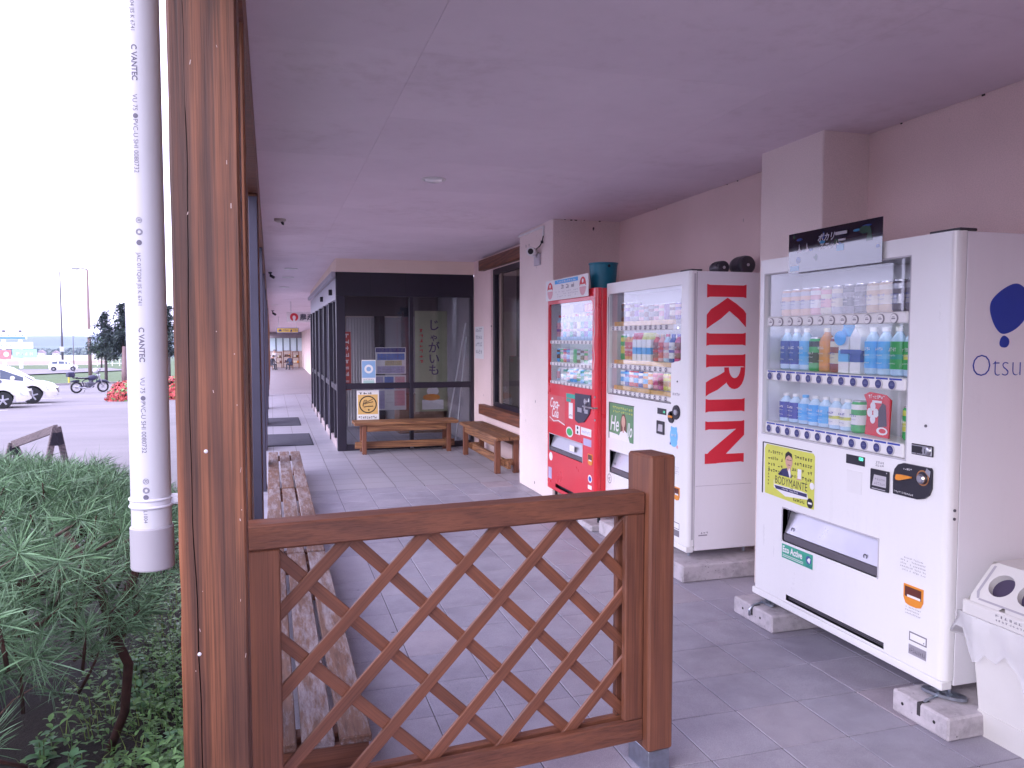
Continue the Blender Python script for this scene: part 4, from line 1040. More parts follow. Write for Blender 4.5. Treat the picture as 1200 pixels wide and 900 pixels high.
sticker(M1, T1, 'advert_panel', [lime_print, white_print, P('suit_navy', (.03, .03, .11), .5), skin_print, black_print], bodymainte, 'yellow green advert with a man in a navy suit')
m = MB(M1); a0, a1, b0, b1 = pos1; m.box(a0 - .006, a0, b0 - .004, b1 + .004, -.001, .004, .001); m.box(a0, a1 - .03, b1, b1 + .005, -.001, .004, .001); m.done('advert_frame', dark_plastic, T1)
# coin mechanism
def coin1(m):
    m.m = 0; pts = [(1.045, .853), (1.18, .853), (1.215, .862), (1.24, .88), (1.252, .91), (1.252, .985), (1.245, .995), (1.10, .995), (1.07, .985), (1.05, .962), (1.043, .93)]
    m.prism(pts, .0, .010)
    m.m = 1; m.disc(1.207, .948, .033, .033, .0104, 22); m.m = 0; m.disc(1.207, .948, .027, .027, .0108, 20)
    m.m = 2; m.prism([(1.063, .925), (1.068, .918), (1.085, .918), (1.15, .938), (1.15, .944), (1.085, .944), (1.068, .942)], .010, .018)
    m.m = 3; m.lathe((1.207, .945, .010), (0, 0, 1), [(.021, 0), (.021, .012), (.014, .018)], 16); m.flat([(1.22, .975), (1.245, .955), (1.248, .982), (1.228, .992)], .0112)
    m.m = 4; m.marks(1.05, 1.16, .862, .009, .0105, 12, rp); m.marks(1.10, 1.15, .968, .009, .0105, 5, rp)
sticker(M1, T1, 'coin_panel', [dark_plastic, P('copper_ring', (.60, .28, .12), .3, metal=.8), lever_orange, steel, white_print], coin1)
def bill1(m):
    m.m = 0; m.box(.903, 1.016, .848, .942, .0, .009, .003); m.m = 1; m.flat([(.918, .868), (1.003, .868), (1.003, .918), (.93, .918)], .0094); m.m = 2; m.marks(.93, .998, .875, .012, .0098, 6, rp); m.marks(.935, .998, .895, .012, .0098, 5, rp); m.m = 1; m.rect(.918, 1.0, .854, .857, .0094); m.disc(1.005, .934, .003, .003, .0094, 8)
sticker(M1, T1, 'bill_slot', [dark_plastic, lightgrey_print, grey_print], bill1)
sticker(M1, T1, 'price_display', [dark_plastic, emis('green_led', (.08, .75, .40), .9)], lambda m: (m.box(.738, .861, .941, .984, 0, .003, .001), setattr(m, 'm', 1), m.text('120', .822, .966, .0034, .020, .0006)))
def lock1(m):
    m.m = 0; m.box(1.135, 1.252, 1.040, 1.086, 0, .006, .003); m.m = 1; m.box(1.139, 1.248, 1.044, 1.082, .006, .009, .002); m.m = 0; m.rect(1.143, 1.200, 1.048, 1.078, .0094); m.m = 1; m.lathe((1.222, 1.063, .009), (0, 0, 1), [(.019, 0), (.019, .006), (.012, .009)], 18); m.m = 0; m.rect(1.220, 1.224, 1.053, 1.073, .0185)
sticker(M1, T1, 'door_lock', [dark_plastic, steel], lock1)
m = MB(M1); m.m = 0; m.flat([(.262, .361), (.514, .361), (.514, .436), (.262, .436)], .0012); m.m = 1; m.text('Eco Active', .268, .394, .0016, .0470, .0014, sx=.80); m.rect(.27, .44, .378, .381, .0016); m.rect(.27, .44, .370, .373, .0016)
m.m = 2; m.disc(.482, .402, .022, .022, .0016, 16); m.m = 1; m.flat([(.47, .40), (.49, .385), (.497, .41), (.485, .415)], .0018); m.m = 3; m.marks(.46, .51, .366, .009, .0017, 6, rp)
o = m.done('sticker', [P('eco_green', (.05, .36, .24), .4), white_print, P('eco_navy', (.05, .10, .28), .4), navy_print], T1); o['label'] = 'green sticker with white Eco Active lettering'
lab_g, plate_g = P('label_grey', (.20, .18, .21), .5), P('plate_grey', (.40, .38, .42), .35, metal=.4)
def st_text(m):
    for k in range(5): m.marks(1.09 + (.02 if k == 0 else 0), 1.23, .585 - k * .0135, .007, .001, 16, rp, .85)
def st_return(m):
    for k in range(3): m.marks(1.125, 1.21, .375 - k * .013, .007, .001, 10, rp, .85)
def st_bill(m): m.marks(.925, .98, .955, .012, .001, 4, rp); m.marks(.93, .98, .968, .012, .001, 4, rp)
def st_white(m): m.m = 1; m.rect(1.150, 1.246, .238, .278, .001); m.m = 2; m.rect(1.156, 1.240, .244, .272, .0014); m.m = 1; m.rect(1.228, 1.234, .248, .254, .0018)
def st_plate(m): m.m = 3; m.rect(1.149, 1.245, .180, .222, .001); m.m = 1; m.marks(1.153, 1.24, .19, .02, .0014, 9, rp)
for fn in (st_text, st_return, st_bill, st_white, st_plate): sticker(M1, T1, 'sticker', [grey_print, lab_g, white_print, plate_g], fn)
return_cup(M1, T1, 1.115, 1.221, .388, .476)
m = MB(M1); m.box(.745, .845, .806, .910, 0, .0015, .001); m.done('blank_cover', white_plastic, T1)
m = MB(M1); m.lathe((1.206, 1.166, 0), (0, 0, 1), [(.006, 0), (.006, .004)], 10); m.done('door_button', grey_plastic, T1)
m = MB(M1); m.lathe((1.333, .835, -.03), (1, 0, 0), [(.006, 0), (.006, .004)], 10); m.lathe((1.333, .80, -.03), (1, 0, 0), [(.006, 0), (.006, .004)], 10); m.done('hinge_screw', grey_plastic, T1)
m = MB(M1); m.box(1.18, 1.335, 1.956, 1.968, -.10, -.012, .003); m.done('top_hinge', dark_plastic, T1)
# side emblem and lettering
S1 = Fr((0, 2.5 * .969, EYE * .031), (1, 0, 0), (0, 0, 1), (0, -1, 0), .969)
def smooth_closed(pts, n=5):
    out = []; N = len(pts)
    for i in range(N):
        p0, p1, p2, p3 = [Vector(pts[(i + d) % N]) for d in (-1, 0, 1, 2)]
        for k in range(n):
            t = k / n; out.append(tuple(.5 * ((2 * p1) + (-p0 + p2) * t + (2 * p0 - 5 * p1 + 4 * p2 - p3) * t * t + (-p0 + 3 * p1 - 3 * p2 + p3) * t ** 3)))
    return out
m = MB(S1)
m.flat(smooth_closed([(2.90, 1.752), (2.945, 1.742), (2.985, 1.70), (2.985, 1.645), (2.945, 1.59), (2.895, 1.558), (2.845, 1.548), (2.81, 1.572), (2.785, 1.615), (2.776, 1.655), (2.79, 1.69), (2.84, 1.728)]), .0012)
m.flat(smooth_closed([(2.856, 1.541), (2.880, 1.528), (2.883, 1.508), (2.868, 1.493), (2.842, 1.495), (2.832, 1.508), (2.838, 1.530)]), .0012)
m.text('Otsuka', 2.688, 1.376, .0012, .131, -.0030, sx=1.02)
m.done('emblem', [P('emblem_blue', (.012, .045, .36), .4, .04)], T1)
for a in (.08, 1.26):
    for c in (-.06, -.46): m = MB(M1); m.cyl((a, .06, c), (a, .106, c), .010); m.done('levelling_foot', zinc, T1)
# glossy promotion sheet taped across the top edge
PF = Fr((2.6 * .969 - .012, 0, EYE * .031), (0, -1, 0), (0, 0, 1), (-1, 0, 0), .969)
def promo(m):
    m.m = 1
    for k in range(14):
        a = -3.54 + .64 * rp.random(); b = 1.92 + .13 * rp.random(); m.m = rp.choice((1, 2, 3)); m.disc(a, b, rp.uniform(.008, .035), rp.uniform(.005, .02), .0022 + k * 1e-5, 10)
    m.m = 4
    for a in (-3.46, -3.40): m.flat([(a - .02, 1.965), (a - .004, 1.985), (a, 2.01), (a + .006, 1.985), (a + .022, 1.965)], .0026)
    m.text('ポカリ', -3.32, 2.005, .0028, .042, .001, shear=.3); m.text('スエット', -3.31, 1.965, .0028, .036, .001, shear=.3)
    m.rect(-3.19, -3.11, 2.02, 2.035, .0028); m.rect(-3.17, -3.12, 1.99, 2.0, .0028); m.m = 3; m.flat([(-2.985, 1.97), (-2.975, 2.02), (-2.965, 2.04), (-2.955, 2.02), (-2.945, 1.97)], .0028)
    m.m = 2; m.rect(-3.53, -3.46, 1.875, 1.90, .0028); m.rect(-3.18, -3.13, 1.945, 1.975, .0027)
sheet_m = P('glossy_dark_print', (.012, .014, .03), .04, .25, 8, coat=1.0, ior=1.7)
m = MB(PF); m.box(-3.545, -2.885, 1.866, 2.066, 0, .002); promo(m)
o = m.done('promotion_sheet', [sheet_m, P('promo_blue', (.03, .06, .2), .06, coat=1.0), P('promo_cyan', (.05, .2, .35), .06, coat=1.0), P('promo_green', (.03, .07, .05), .06, coat=1.0), P('promo_pale', (.45, .43, .48), .06, coat=1.0)], None, loc=PF.p(-3.2, 1.866, 0))
tag(o, 'glossy dark promotion sheet stuck across the top edge of the right white machine', 'poster')

# ---- white machine in the middle with big red letters on its side
M2 = mach_frame(2.6, 5.926, .969)
T2 = thing('vending_machine', 'middle white vending machine with large red letters down its side', 'vending machine', (2.55, 5.1, .13), 'drink vending machines')
A2 = 1.346; w2a = (.057, 1.236, 1.362, 1.883); w2b = (.057, 1.105, 1.090, 1.362); h2 = (.105, .56, .452, .632)
m = MB(M2); plate(m, A2, .155, 1.968, [w2a, w2b, h2], .028, .05, .03)
fillets(m, .057, 1.236, 1.090, 1.883, .03, which='ad')
m.done('door', white_paint, T2)
m = MB(M2); m.prism([(1.105, 1.362), (1.235, 1.362), (1.235, 1.385), (1.20, 1.375), (1.165, 1.375), (1.12, 1.362)], -.03, .001); m.done('window_step', white_paint, T2)
shell(M2, A2, .125, 1.966, -.055, -.53, 'cabinet', white_side, T2)
m = MB(M2); m.box(.004, .03, .16, 1.96, -.0548, -.0505); m.box(A2 - .03, A2 - .004, .16, 1.96, -.0548, -.0505); m.box(.03, A2 - .03, 1.96 - .02, 1.96, -.0548, -.0505); m.done('door_gasket', grey_plastic, T2)
m = MB(M2); m.box(.002, A2 - .002, .115, .1535, -.05, .004, .004); m.done('kick_plate', white_paint, T2)
cavity(M2, .057, 1.236, 1.090, 1.883, -.0295, -.24, 'display_case', display_back, T2)
bt2 = button_mesh(M2, .017, [lightgrey_print, P('button_dark', (.10, .09, .13), .4), white_print])
for r, (z0, z1, hi) in enumerate(((1.590, 1.625, 1.66), (1.294, 1.329, 1.36), (1.093, 1.125, 1.155))):
    m = MB(M2); m.box(.085, 1.10, z0, z1, -.05, -.012, .004); m.done('button_strip', white_plastic, T2)
    m = MB(M2)
    for k in range(12): m.box(.095 + .0805 * k, .095 + .0805 * k + .077, z1 + .001, hi, -.06, -.035, .001)
    m.done('price_card', amber_print, T2)
    for k in range(12): inst('select_button', bt2, T2, M2.p(.129 + .0805 * k, (z0 + z1) / 2, -.012))
    m = MB(M2); m.box(.057, 1.236 if r == 0 else 1.10, z1 + .0005, z1 + .004, -.20, -.061); m.done('display_shelf', white_plastic, T2)
r2 = random.Random(31)
P('magenta_print', (.55, .08, .22), .45); P('violet_print', (.16, .10, .42), .45)
cols = ['brown_print', 'purple_print', 'grey_print', 'pink_print', 'maroon_print', 'violet_print', 'cream_print', 'darkgrey_print']
for k in range(12):
    sample(M2, T2, 'can', .129 + .0805 * k, 1.66, -.11, .12 if k > 3 else .15, .03, mm(r2.choice(cols), r2.choice(cols)))
c2 = [('can', 'green_print', 'lime_print'), ('bottle', 'orange_print', 'red_print', 'white_print', 'pink_print'), ('bottle', 'orange_print', 'red_print', 'white_print', 'pink_print'), ('carton', 'white_print', 'sky_print', 'red_print'), ('carton', 'white_print', 'cyan_print', 'red_print'), ('carton', 'white_print', 'sky_print', 'lime_print'), ('carton', 'white_print', 'cyan_print', 'lime_print'),
      ('bottle', 'red_print', 'maroon_print', 'tan_print', 'red_print'), ('bottle', 'pink_print', 'red_print', 'tan_print', 'magenta_print'), ('bottle', 'clear_bottle', 'pink_print', 'red_print', 'white_print'), ('bottle', 'blue_print', 'white_print', 'blue_print', 'violet_print'), ('bottle', 'magenta_print', 'maroon_print', 'violet_print', 'magenta_print')]
for k, x in enumerate(c2): sample(M2, T2, x[0], .129 + .0805 * k, 1.36, -.11, .20, .032, mm(*x[1:]))
c3 = [('can', 'white_print', 'sky_print'), ('can', 'navy_print', 'cyan_print'), ('can', 'red_print', 'white_print'), ('can', 'red_print', 'sky_print'), ('can', 'blue_print', 'white_print'), ('can', 'orange_print', 'sky_print'), ('can', 'white_print', 'orange_print'), ('can', 'pink_print', 'magenta_print'), ('can', 'magenta_print', 'maroon_print'), ('can', 'lime_print', 'tan_print'), ('can', 'yellow_print', 'orange_print'), ('can', 'teal_print', 'silver_print')]
for k, x in enumerate(c3): sample(M2, T2, x[0], .129 + .0805 * k, 1.156, -.11, .125, .031, mm(*x[1:]))
for (a1_, b0, b1) in ((1.236, 1.6255, 1.883), (1.105, 1.3295, 1.5895), (1.105, 1.1255, 1.2935), (1.236, 1.40, 1.6245)):
    m = MB(M2)
    if b0 == 1.40: m.box(1.1055, a1_, b0, b1, -.017, -.014)
    else: m.box(.057, a1_, b0, b1, -.017, -.014)
    m.done('window_pane', glass_vend, T2)
m = MB(M2); m.box(.050, .0565, 1.09, 1.86, -.02, .002); m.box(.06, 1.11, 1.083, 1.0895, -.02, .002); m.done('window_frame', grey_plastic, T2)
hatch(M2, T2, *h2)
def hello(m):
    m.m = 0; m.rect(.091, .535, .735, 1.015, .001); m.m = 1; m.flat([(.091, .735), (.36, .735), (.33, .76), (.24, .775), (.091, .78)], .0012)
    m.m = 1; m.flat([(.25, .735), (.30, .80), (.37, .82), (.43, .80), (.47, .735)], .0016)
    m.m = 3; m.flat([(.305, .78), (.30, .88), (.33, .94), (.375, .945), (.41, .90), (.41, .79)], .0014); m.m = 2; m.disc(.355, .885, .034, .047, .0018, 16); m.rect(.343, .367, .80, .85, .0017)
    m.m = 1; m.text('He', .105, .80, .0020, .17, .002, shear=.25, sx=.8); m.text('llo', .42, .78, .0020, .15, .002, shear=.25, sx=.62)
    m.m = 4; m.marks(.15, .52, .975, .02, .0016, 10, rp); m.marks(.15, .52, .945, .018, .0016, 10, rp)
sticker(M2, T2, 'advert_panel', [P('advert_green', (.12, .27, .13), .4, .15, 8), white_print, skin_print, brown_print, lime_print], hello, 'green advert with white Hello lettering and a woman')
m = MB(M2); m.box(.083, .090, .73, 1.02, -.001, .004, .001); m.box(.09, .54, 1.0155, 1.021, -.001, .004, .001); m.done('advert_frame', dark_plastic, T2)
def coin2(m):
    m.m = 0; m.lathe((1.19, 1.035, 0), (0, 0, 1), [(.048, 0), (.046, .010)], 20); m.lathe((1.12, .995, 0), (0, 0, 1), [(.042, 0), (.04, .009)], 20); m.box(1.11, 1.20, .985, 1.03, 0, .009); m.m = 1; m.lathe((1.20, 1.035, .010), (0, 0, 1), [(.02, 0), (.018, .01)], 14); m.m = 2; m.box(1.09, 1.15, .99, 1.006, .009, .016, .003)
sticker(M2, T2, 'coin_panel', [dark_plastic, steel, lever_orange], coin2)
sticker(M2, T2, 'price_display', [dark_plastic, emis('green_led_small', (.08, .7, .38), .8)], lambda m: (m.box(.916, 1.045, 1.0, 1.042, 0, .003, .001), setattr(m, 'm', 1), m.text('120', 1.0, 1.014, .0034, .02)))
sticker(M2, T2, 'bill_slot', [dark_plastic, lightgrey_print], lambda m: (m.box(.912, 1.024, .86, .953, 0, .008, .003), setattr(m, 'm', 1), m.flat([(.935, .88), (1.005, .88), (1.005, .93), (.945, .93)], .0085)))
def bear(m):
    m.m = 0; m.disc(1.155, .87, .055, .06, .001, 18); m.disc(1.155, .825, .05, .03, .0011, 14); m.disc(1.125, .92, .015, .015, .0012, 10); m.disc(1.185, .92, .015, .015, .0012, 10); m.m = 1; m.marks(1.12, 1.19, .865, .02, .0014, 4, rp); m.m = 2; m.disc(1.205, .80, .012, .012, .0014, 10); m.m = 3; m.rect(1.10, 1.115, .805, .82, .0014)
sticker(M2, T2, 'sticker', [P('sticker_blue', (.18, .50, .80), .4), white_print, pink_print, navy_print], bear)
return_cup(M2, T2, 1.165, 1.245, .44, .53)
def s2a(m):
    for k in range(4): m.marks(1.13, 1.23, .66 - k * .014, .007, .001, 10, rp, .8)
def s2b(m): m.m = 1; m.rect(1.16, 1.245, .245, .29, .001); m.m = 2; m.rect(1.165, 1.24, .25, .285, .0013)
def s2c(m): m.m = 1; m.rect(1.16, 1.245, .195, .238, .001)
def s2d(m): m.m = 1; m.ring(.10, .40, .034, .04, .001, 18); m.marks(.08, .12, .38, .04, .001, 2, rp)
def s2e(m): m.marks(1.13, 1.235, 1.145, .022, .001, 4, rp)
for fn in (s2a, s2b, s2c, s2d, s2e): sticker(M2, T2, 'sticker', [grey_print, lab_g, white_print], fn)
m = MB(M2); m.lathe((1.196, 1.241, 0), (0, 0, 1), [(.006, 0), (.006, .004)], 10); m.done('door_button', grey_plastic, T2)
S2 = Fr((0, 5.926 * .969 - A2 * .969, EYE * .031), (1, 0, 0), (0, 0, 1), (0, -1, 0), .969)
def kirin(m):
    """letters lie on their side: text runs down, tops of the letters to the right"""
    x0, x1 = 2.724, 3.019; W = x1 - x0
    def T(lx, ly, top): return (x0 + ly * W, top - lx)      # lx along the reading direction, ly 0..1 up the letter
    def bar(top, w, fl=.010):
        pts = [(-fl * .6, 1), (w * .10, .9), (w * .10, .1), (-fl * .6, 0), (w + fl * .6, 0), (w * .90, .1), (w * .90, .9), (w + fl * .6, 1)]
        m.flat([T(p[0], p[1], top) for p in ([(0, 1), (.006, .92), (.006, .08), (0, 0), (w, 0), (w - .006, .08), (w - .006, .92), (w, 1)])], .0012)
    bar(1.884, .089); 
    m.flat([T(*p, 1.884) for p in [(.088, .52), (.125, .74), (.165, .93), (.19, 1.0), (.282, 1.0), (.225, .80), (.175, .57)]], .00121)
    m.flat([T(*p, 1.884) for p in [(.088, .52), (.175, .57), (.225, .36), (.268, .12), (.292, .0), (.20, .0), (.165, .10), (.13, .30)]], .00122)
    bar(1.567, .086)
    bar(1.426, .088)
    # R bowl and leg
    top = 1.426; out_, in_ = [], []
    for k in range(13):
        t = -pi / 2 + pi * k / 12
        out_.append((.088 + .145 * cos(t) ** .8 if cos(t) > 0 else .088, .73 + .27 * sin(t))); in_.append((.088 + .072 * max(0, cos(t)), .73 + .15 * sin(t)))
    for k in range(12): m.flat([T(*out_[k], top), T(*out_[k + 1], top), T(*in_[k + 1], top), T(*in_[k], top)], .00121 + k * 1e-6)
    m.flat([T(*p, top) for p in [(.115, .48), (.19, .52), (.235, .30), (.262, .08), (.278, 0), (.185, 0), (.165, .12), (.14, .32)]], .00123)
    bar(1.132, .090)
    # N
    top = .985; 
    m.flat([T(*p, top) for p in [(0, 1), (.005, .92), (.005, .06), (0, 0), (.060, 0), (.055, .10), (.060, .55), (.055, 1.0)]], .0012)
    m.flat([T(*p, top) for p in [(.0, 1.0), (.10, 1.0), (.283, .30), (.283, 0), (.235, 0), (.20, .12), (.055, .80)]], .00121)
    m.flat([T(*p, top) for p in [(.283, 1), (.278, .92), (.283, .0), (.215, 0), (.222, .32), (.222, .92), (.222, 1)]], .00122)
m = MB(S2); kirin(m); m.done('lettering', [P('letter_red', (.72, .026, .05), .4, .05)], T2)
m = MB(S2); m.m = 0; m.rect(2.63, 2.645, .2, 1.95, .0004); m.m = 1; m.marks(2.70, 2.76, .235, .014, .001, 3, rp); m.rect(2.685, 2.75, .222, .23, .001)
m.m = 0; m.rect(2.66, 3.08, .555, .558, .0006); m.done('side_trim', [lightgrey_print, grey_print], T2)
m = MB(M2); m.box(1.19, 1.345, 1.967, 1.978, -.09, -.012, .003); m.done('top_hinge', dark_plastic, T2)
for a in (.08, 1.27):
    for c in (-.06, -.48): m = MB(M2); m.cyl((a, .075, c), (a, .126, c), .011); m.done('levelling_foot', zinc, T2)

# ---- red machine
M3 = mach_frame(2.6, 7.345, .938)
T3 = thing('vending_machine', 'red vending machine between the pilaster and the middle white machine', 'vending machine', (2.44, 6.33, .1), 'drink vending machines')
A3 = 1.222; w3 = (.040, 1.145, 1.093, 1.855); h3 = (.075, .935, .437, .602)
m = MB(M3); plate(m, A3, .065, 1.952, [w3, h3, (.25, .72, .10, .135)], .028, .05, .03); fillets(m, *w3, .05, which='cd'); m.done('door', red_paint, T3)
shell(M3, A3, .055, 1.95, -.055, -.50, 'cabinet', red_paint, T3)
cavity(M3, .25, .72, .10, .135, -.001, -.04, 'air_vent', dark_plastic, T3)
cavity(M3, *w3, -.0295, -.22, 'display_case', display_back, T3)
bt3 = button_mesh(M3, .013, [lightgrey_print, P('button_dark3', (.14, .12, .15), .4), white_print])
for r, (z0, z1) in enumerate(((1.478, 1.508), (1.270, 1.30), (1.094, 1.12))):
    m = MB(M3); m.box(.055, 1.135, z0, z1, -.05, -.012, .004); m.done('button_strip', white_plastic, T3)
    for k in range(12): inst('select_button', bt3, T3, M3.p(.10 + .088 * k, (z0 + z1) / 2, -.012))
    m = MB(M3); m.box(.040, 1.145, z1 + .0005, z1 + .004, -.19, -.0505); m.done('display_shelf', white_plastic, T3)
cc = ['silver_print', 'teal_print', 'red_print', 'pink_print', 'white_print', 'sky_print', 'purple_print', 'cream_print', 'lightgrey_print', 'brown_print', 'green_print']
for k in range(12):
    sample(M3, T3, 'bottle', .10 + .088 * k, 1.512, -.10, .24, .034, mm('clear_bottle', r2.choice(cc), r2.choice(['white_print', 'red_print']), r2.choice(cc)))
    sample(M3, T3, 'can', .10 + .088 * k, 1.304, -.10, .13, .033, mm(r2.choice(cc), r2.choice(cc)))
    sample(M3, T3, 'can' if k % 3 else 'bottle', .10 + .088 * k, 1.124, -.10, .125, .032, mm('clear_bottle' if k % 3 == 0 else r2.choice(cc), r2.choice(cc), 'white_print', r2.choice(cc)))
m = MB(M3); m.m = 0; m.box(.32, .58, 1.77, 1.848, -.16, -.15); m.m = 1; m.box(.60, .98, 1.77, 1.848, -.16, -.15); m.m = 2
for k in range(5): m.rect(.62 + k * .07, .67 + k * .07, 1.785, 1.835, -.1495)
m.done('display_card', [P('card_slate', (.12, .11, .20), .5), red_print, orange_print], T3)
for b0, b1 in ((1.5085, 1.855), (1.3005, 1.4775), (1.1205, 1.2695)):
    m = MB(M3); m.box(.040, 1.145, b0, b1, -.017, -.014); m.done('window_pane', glass_vend, T3)
hatch(M3, T3, *h3, clip=False)
m = MB(M3); m.rect(.60, .72, .50, .555, -.008); m.done('flap_label', white_print, T3)
def cola(m):
    m.m = 0; m.flat([(.077, .72), (.077, .985), (.50, .985), (.50, .74)], .001); m.m = 1; m.text('Coca-', .09, .865, .0014, .135, .002, shear=.35, sx=.78); m.text('Cola', .14, .775, .0014, .125, .002, shear=.35, sx=.78)
    m.tube([(.09, .765, .0016), (.2, .735, .0016), (.33, .75, .0016), (.50, .725, .0016)], .006, 4)
sticker(M3, T3, 'advert_panel', [P('cola_pink_red', (.60, .10, .11), .35), white_print], cola, 'red panel with white script lettering')
lilac = P('sticker_lilac', (.45, .42, .62), .5); m3m = [teal_print, white_print, black_print, green_print, lilac, blue_print]
def f_(*ops): return lambda m: [(setattr(m, 'm', o[0]), getattr(m, o[1])(*o[2:])) for o in ops]
for fn in (f_((0, 'rect', .535, .765, .985, 1.025, .001)), f_((0, 'rect', .535, .65, .95, .98, .001)), f_((1, 'rect', .60, .70, .80, .945, .001), (2, 'marks', .61, .69, .82, .02, .0014, 4, rp)), f_((1, 'disc', .62, .675, .09, .048, .001, 16), (3, 'disc', .62, .675, .07, .034, .0013, 14)),
           f_((1, 'rect', .765, .88, .675, .755, .001), (2, 'disc', .82, .735, .02, .014, .0014, 10), (2, 'disc', .82, .695, .02, .014, .0014, 10)), f_((1, 'rect', .90, 1.135, .685, .752, .001), (4, 'marks', .92, 1.12, .70, .03, .0014, 7, rp)), f_((4, 'rect', .957, 1.137, .60, .662, .001)),
           f_((1, 'disc', .12, .38, .05, .042, .001, 16)), f_((4, 'rect', .05, .145, .16, .27, .001)), f_((1, 'disc', 1.11, .325, .045, .035, .001, 14), (5, 'disc', 1.11, .325, .03, .022, .0013, 12)), f_((1, 'rect', 1.065, 1.15, .235, .27, .001))): sticker(M3, T3, 'sticker', m3m, fn)
def coin3(m):
    m.m = 0; m.prism([(.77, .80), (.85, .78), (.98, .80), (1.10, .88), (1.13, .95), (1.13, 1.045), (.77, 1.04)], 0, .008); m.m = 1; m.lathe((1.03, .985, .008), (0, 0, 1), [(.03, 0), (.026, .012)], 14); m.rect(.83, .93, .88, .92, .0085); m.rect(.99, 1.07, .88, .915, .0085); m.m = 2; m.disc(1.09, 1.0, .012, .018, .0086, 8)
sticker(M3, T3, 'coin_panel', [P('coin_panel_dark', (.035, .03, .06), .4), steel, white_print], coin3)
return_cup(M3, T3, 1.065, 1.165, .445, .54)
m = MB(M3); m.box(.99, 1.215, .935, .95, .012, .030, .004); m.box(.985, 1.01, .90, .955, 0, .012, .002); m.box(1.20, 1.221, .936, .949, -.03, .012, .002); m.done('locking_bar', steel, T3)
m = MB(M3)
for b in (1.035, .84): m.lathe((1.206, b, -.004), (0, 0, 1), [(.009, 0), (.009, .007)], 10)
m.done('side_bolt', steel, T3)
for a in (.08, 1.14):
    for c in (-.07, -.44): m = MB(M3); m.cyl((a, -.098, c), (a, .056, c), .014); m.cyl((a, -.098, c), (a, -.08, c), .035); m.done('levelling_foot', dark_plastic, T3)
# pale wavy ribbon beside the display
m = MB(M3)
for k in range(14):
    t0, t1 = k / 14, (k + 1) / 14; f = lambda t: 1.168 + .016 * sin(t * 17)
    m.flat([(f(t0), 1.88 - t0 * .62), (f(t0) + .02, 1.88 - t0 * .62), (f(t1) + .02, 1.88 - t1 * .62), (f(t1), 1.88 - t1 * .62)], .001)
m.done('wavy_ribbon', P('ribbon_pale', (.72, .40, .42), .4), T3)
led = emis('display_tube', (.95, .97, 1.0), .9)
for fr_, t_, a0, a1, lv in ((M1, T1, .09, 1.075, (1.612, 1.320)), (M2, T2, .09, 1.09, (1.602, 1.305)), (M3, T3, .06, 1.125, (1.488, 1.280))):
    for b in lv:
        m = MB(fr_); m.cyl((a0, b, -.058), (a1, b, -.058), .006, n=8); m.done('display_tube', led, t_)
# sign board leaning on top of the red machine
SF = Fr((2.6 * .938 - .02, 0, EYE * .062), (0, -1, 0), (0, 0, 1), (-1, 0, 0), .938)
def topsign(m):
    m.m = 1; m.rect(-7.06, -6.47, 2.035, 2.07, .0045); m.m = 0; m.marks(-7.0, -6.52, 2.042, .02, .005, 11, rp)
    for a in (-7.19, -6.36):
        n = 16; m.m = 2; m.flat([(a + .075 * cos(pi * i / n), 1.985 + .075 * sin(pi * i / n)) for i in range(n + 1)], .0045); m.m = 0; m.disc(a, 2.025, .018, .018, .005, 10); m.m = 3; m.flat([(a + .075 * cos(-pi * i / n), 1.975 + .075 * sin(-pi * i / n)) for i in range(n + 1)], .0046); m.m = 4; m.marks(a - .05, a + .05, 1.945, .02, .005, 4, rp); m.m = 0; m.rect(a - .06, a + .06, 1.985, 1.995, .0052)
    m.m = 5
    for k, ch in enumerate('自販機'): m.marks(-6.90 + k * .13, -6.84 + k * .13, 1.985, .04, .0048, 1, rp); m.marks(-6.87 + k * .13, -6.81 + k * .13, 1.985, .04, .0048, 1, rp)
    m.m = 6
    for k in range(3): m.marks(-7.04, -6.47, 1.955 - k * .022, .012, .0048, 14, rp, .8)
m = MB(SF); m.box(-7.315, -6.235, 1.888, 2.080, 0, .004); topsign(m)
o = m.done('sign_board', [white_print, cyan_print, red_print, pink_print, P('sign_pink', (.75, .45, .5), .5), grey_print, lightgrey_print], None, loc=SF.p(-6.78, 1.888, 0))
tag(o, 'white sign board with two red domed symbols on top of the red machine', 'sign')

# ------------------------------------------------------------------ things on and under the machines
def block(label, x0, x1, y0, y1, z1, parts=True, tilt=0.0):
    t = thing('concrete_block', label, 'concrete block', ((x0 + x1) / 2, (y0 + y1) / 2, 0), 'concrete footings of the vending machines')
    m = MB(); m.box(x0, x1, y0, y1, 0, z1, .008); m.done('block', conc_m, t)
    if parts:
        m = MB(); yc = (y0 + y1) / 2
        for y in (yc - .075, yc + .085): m.lathe((x0 + .001, y, z1 * .55), (-1, 0, 0), [(.007, 0), (.007, .0015)], 10)
        m.done('bolt_hole', P('hole_dark', (.02, .018, .02), .9), t)
        m = MB(); m.box(x0 - .0015, x0 + .05, yc - .007, yc + .009, z1 * .45, z1 + .0012); m.done('bolt_slot', P('slot_shadow', (.05, .045, .05), .9), t)
    return t
block('concrete block with metal anchor under the right machine, nearest the camera', 2.425, 3.02, 2.300, 2.585, .092)
block('concrete block with metal anchor at the far corner of the right machine', 2.455, 3.02, 3.445, 3.80, .092)
block('long concrete slab under the middle white machine', 2.435, 3.10, 4.335, 4.75, .108, False)
block('far concrete slab under the middle white machine', 2.435, 3.10, 5.30, 5.66, .108, False)
block('thin concrete pad under the near side of the red machine', 2.40, 3.08, 5.72, 6.02, .048, False)
block('thin concrete pad under the far side of the red machine', 2.40, 3.08, 6.52, 6.88, .048, False)
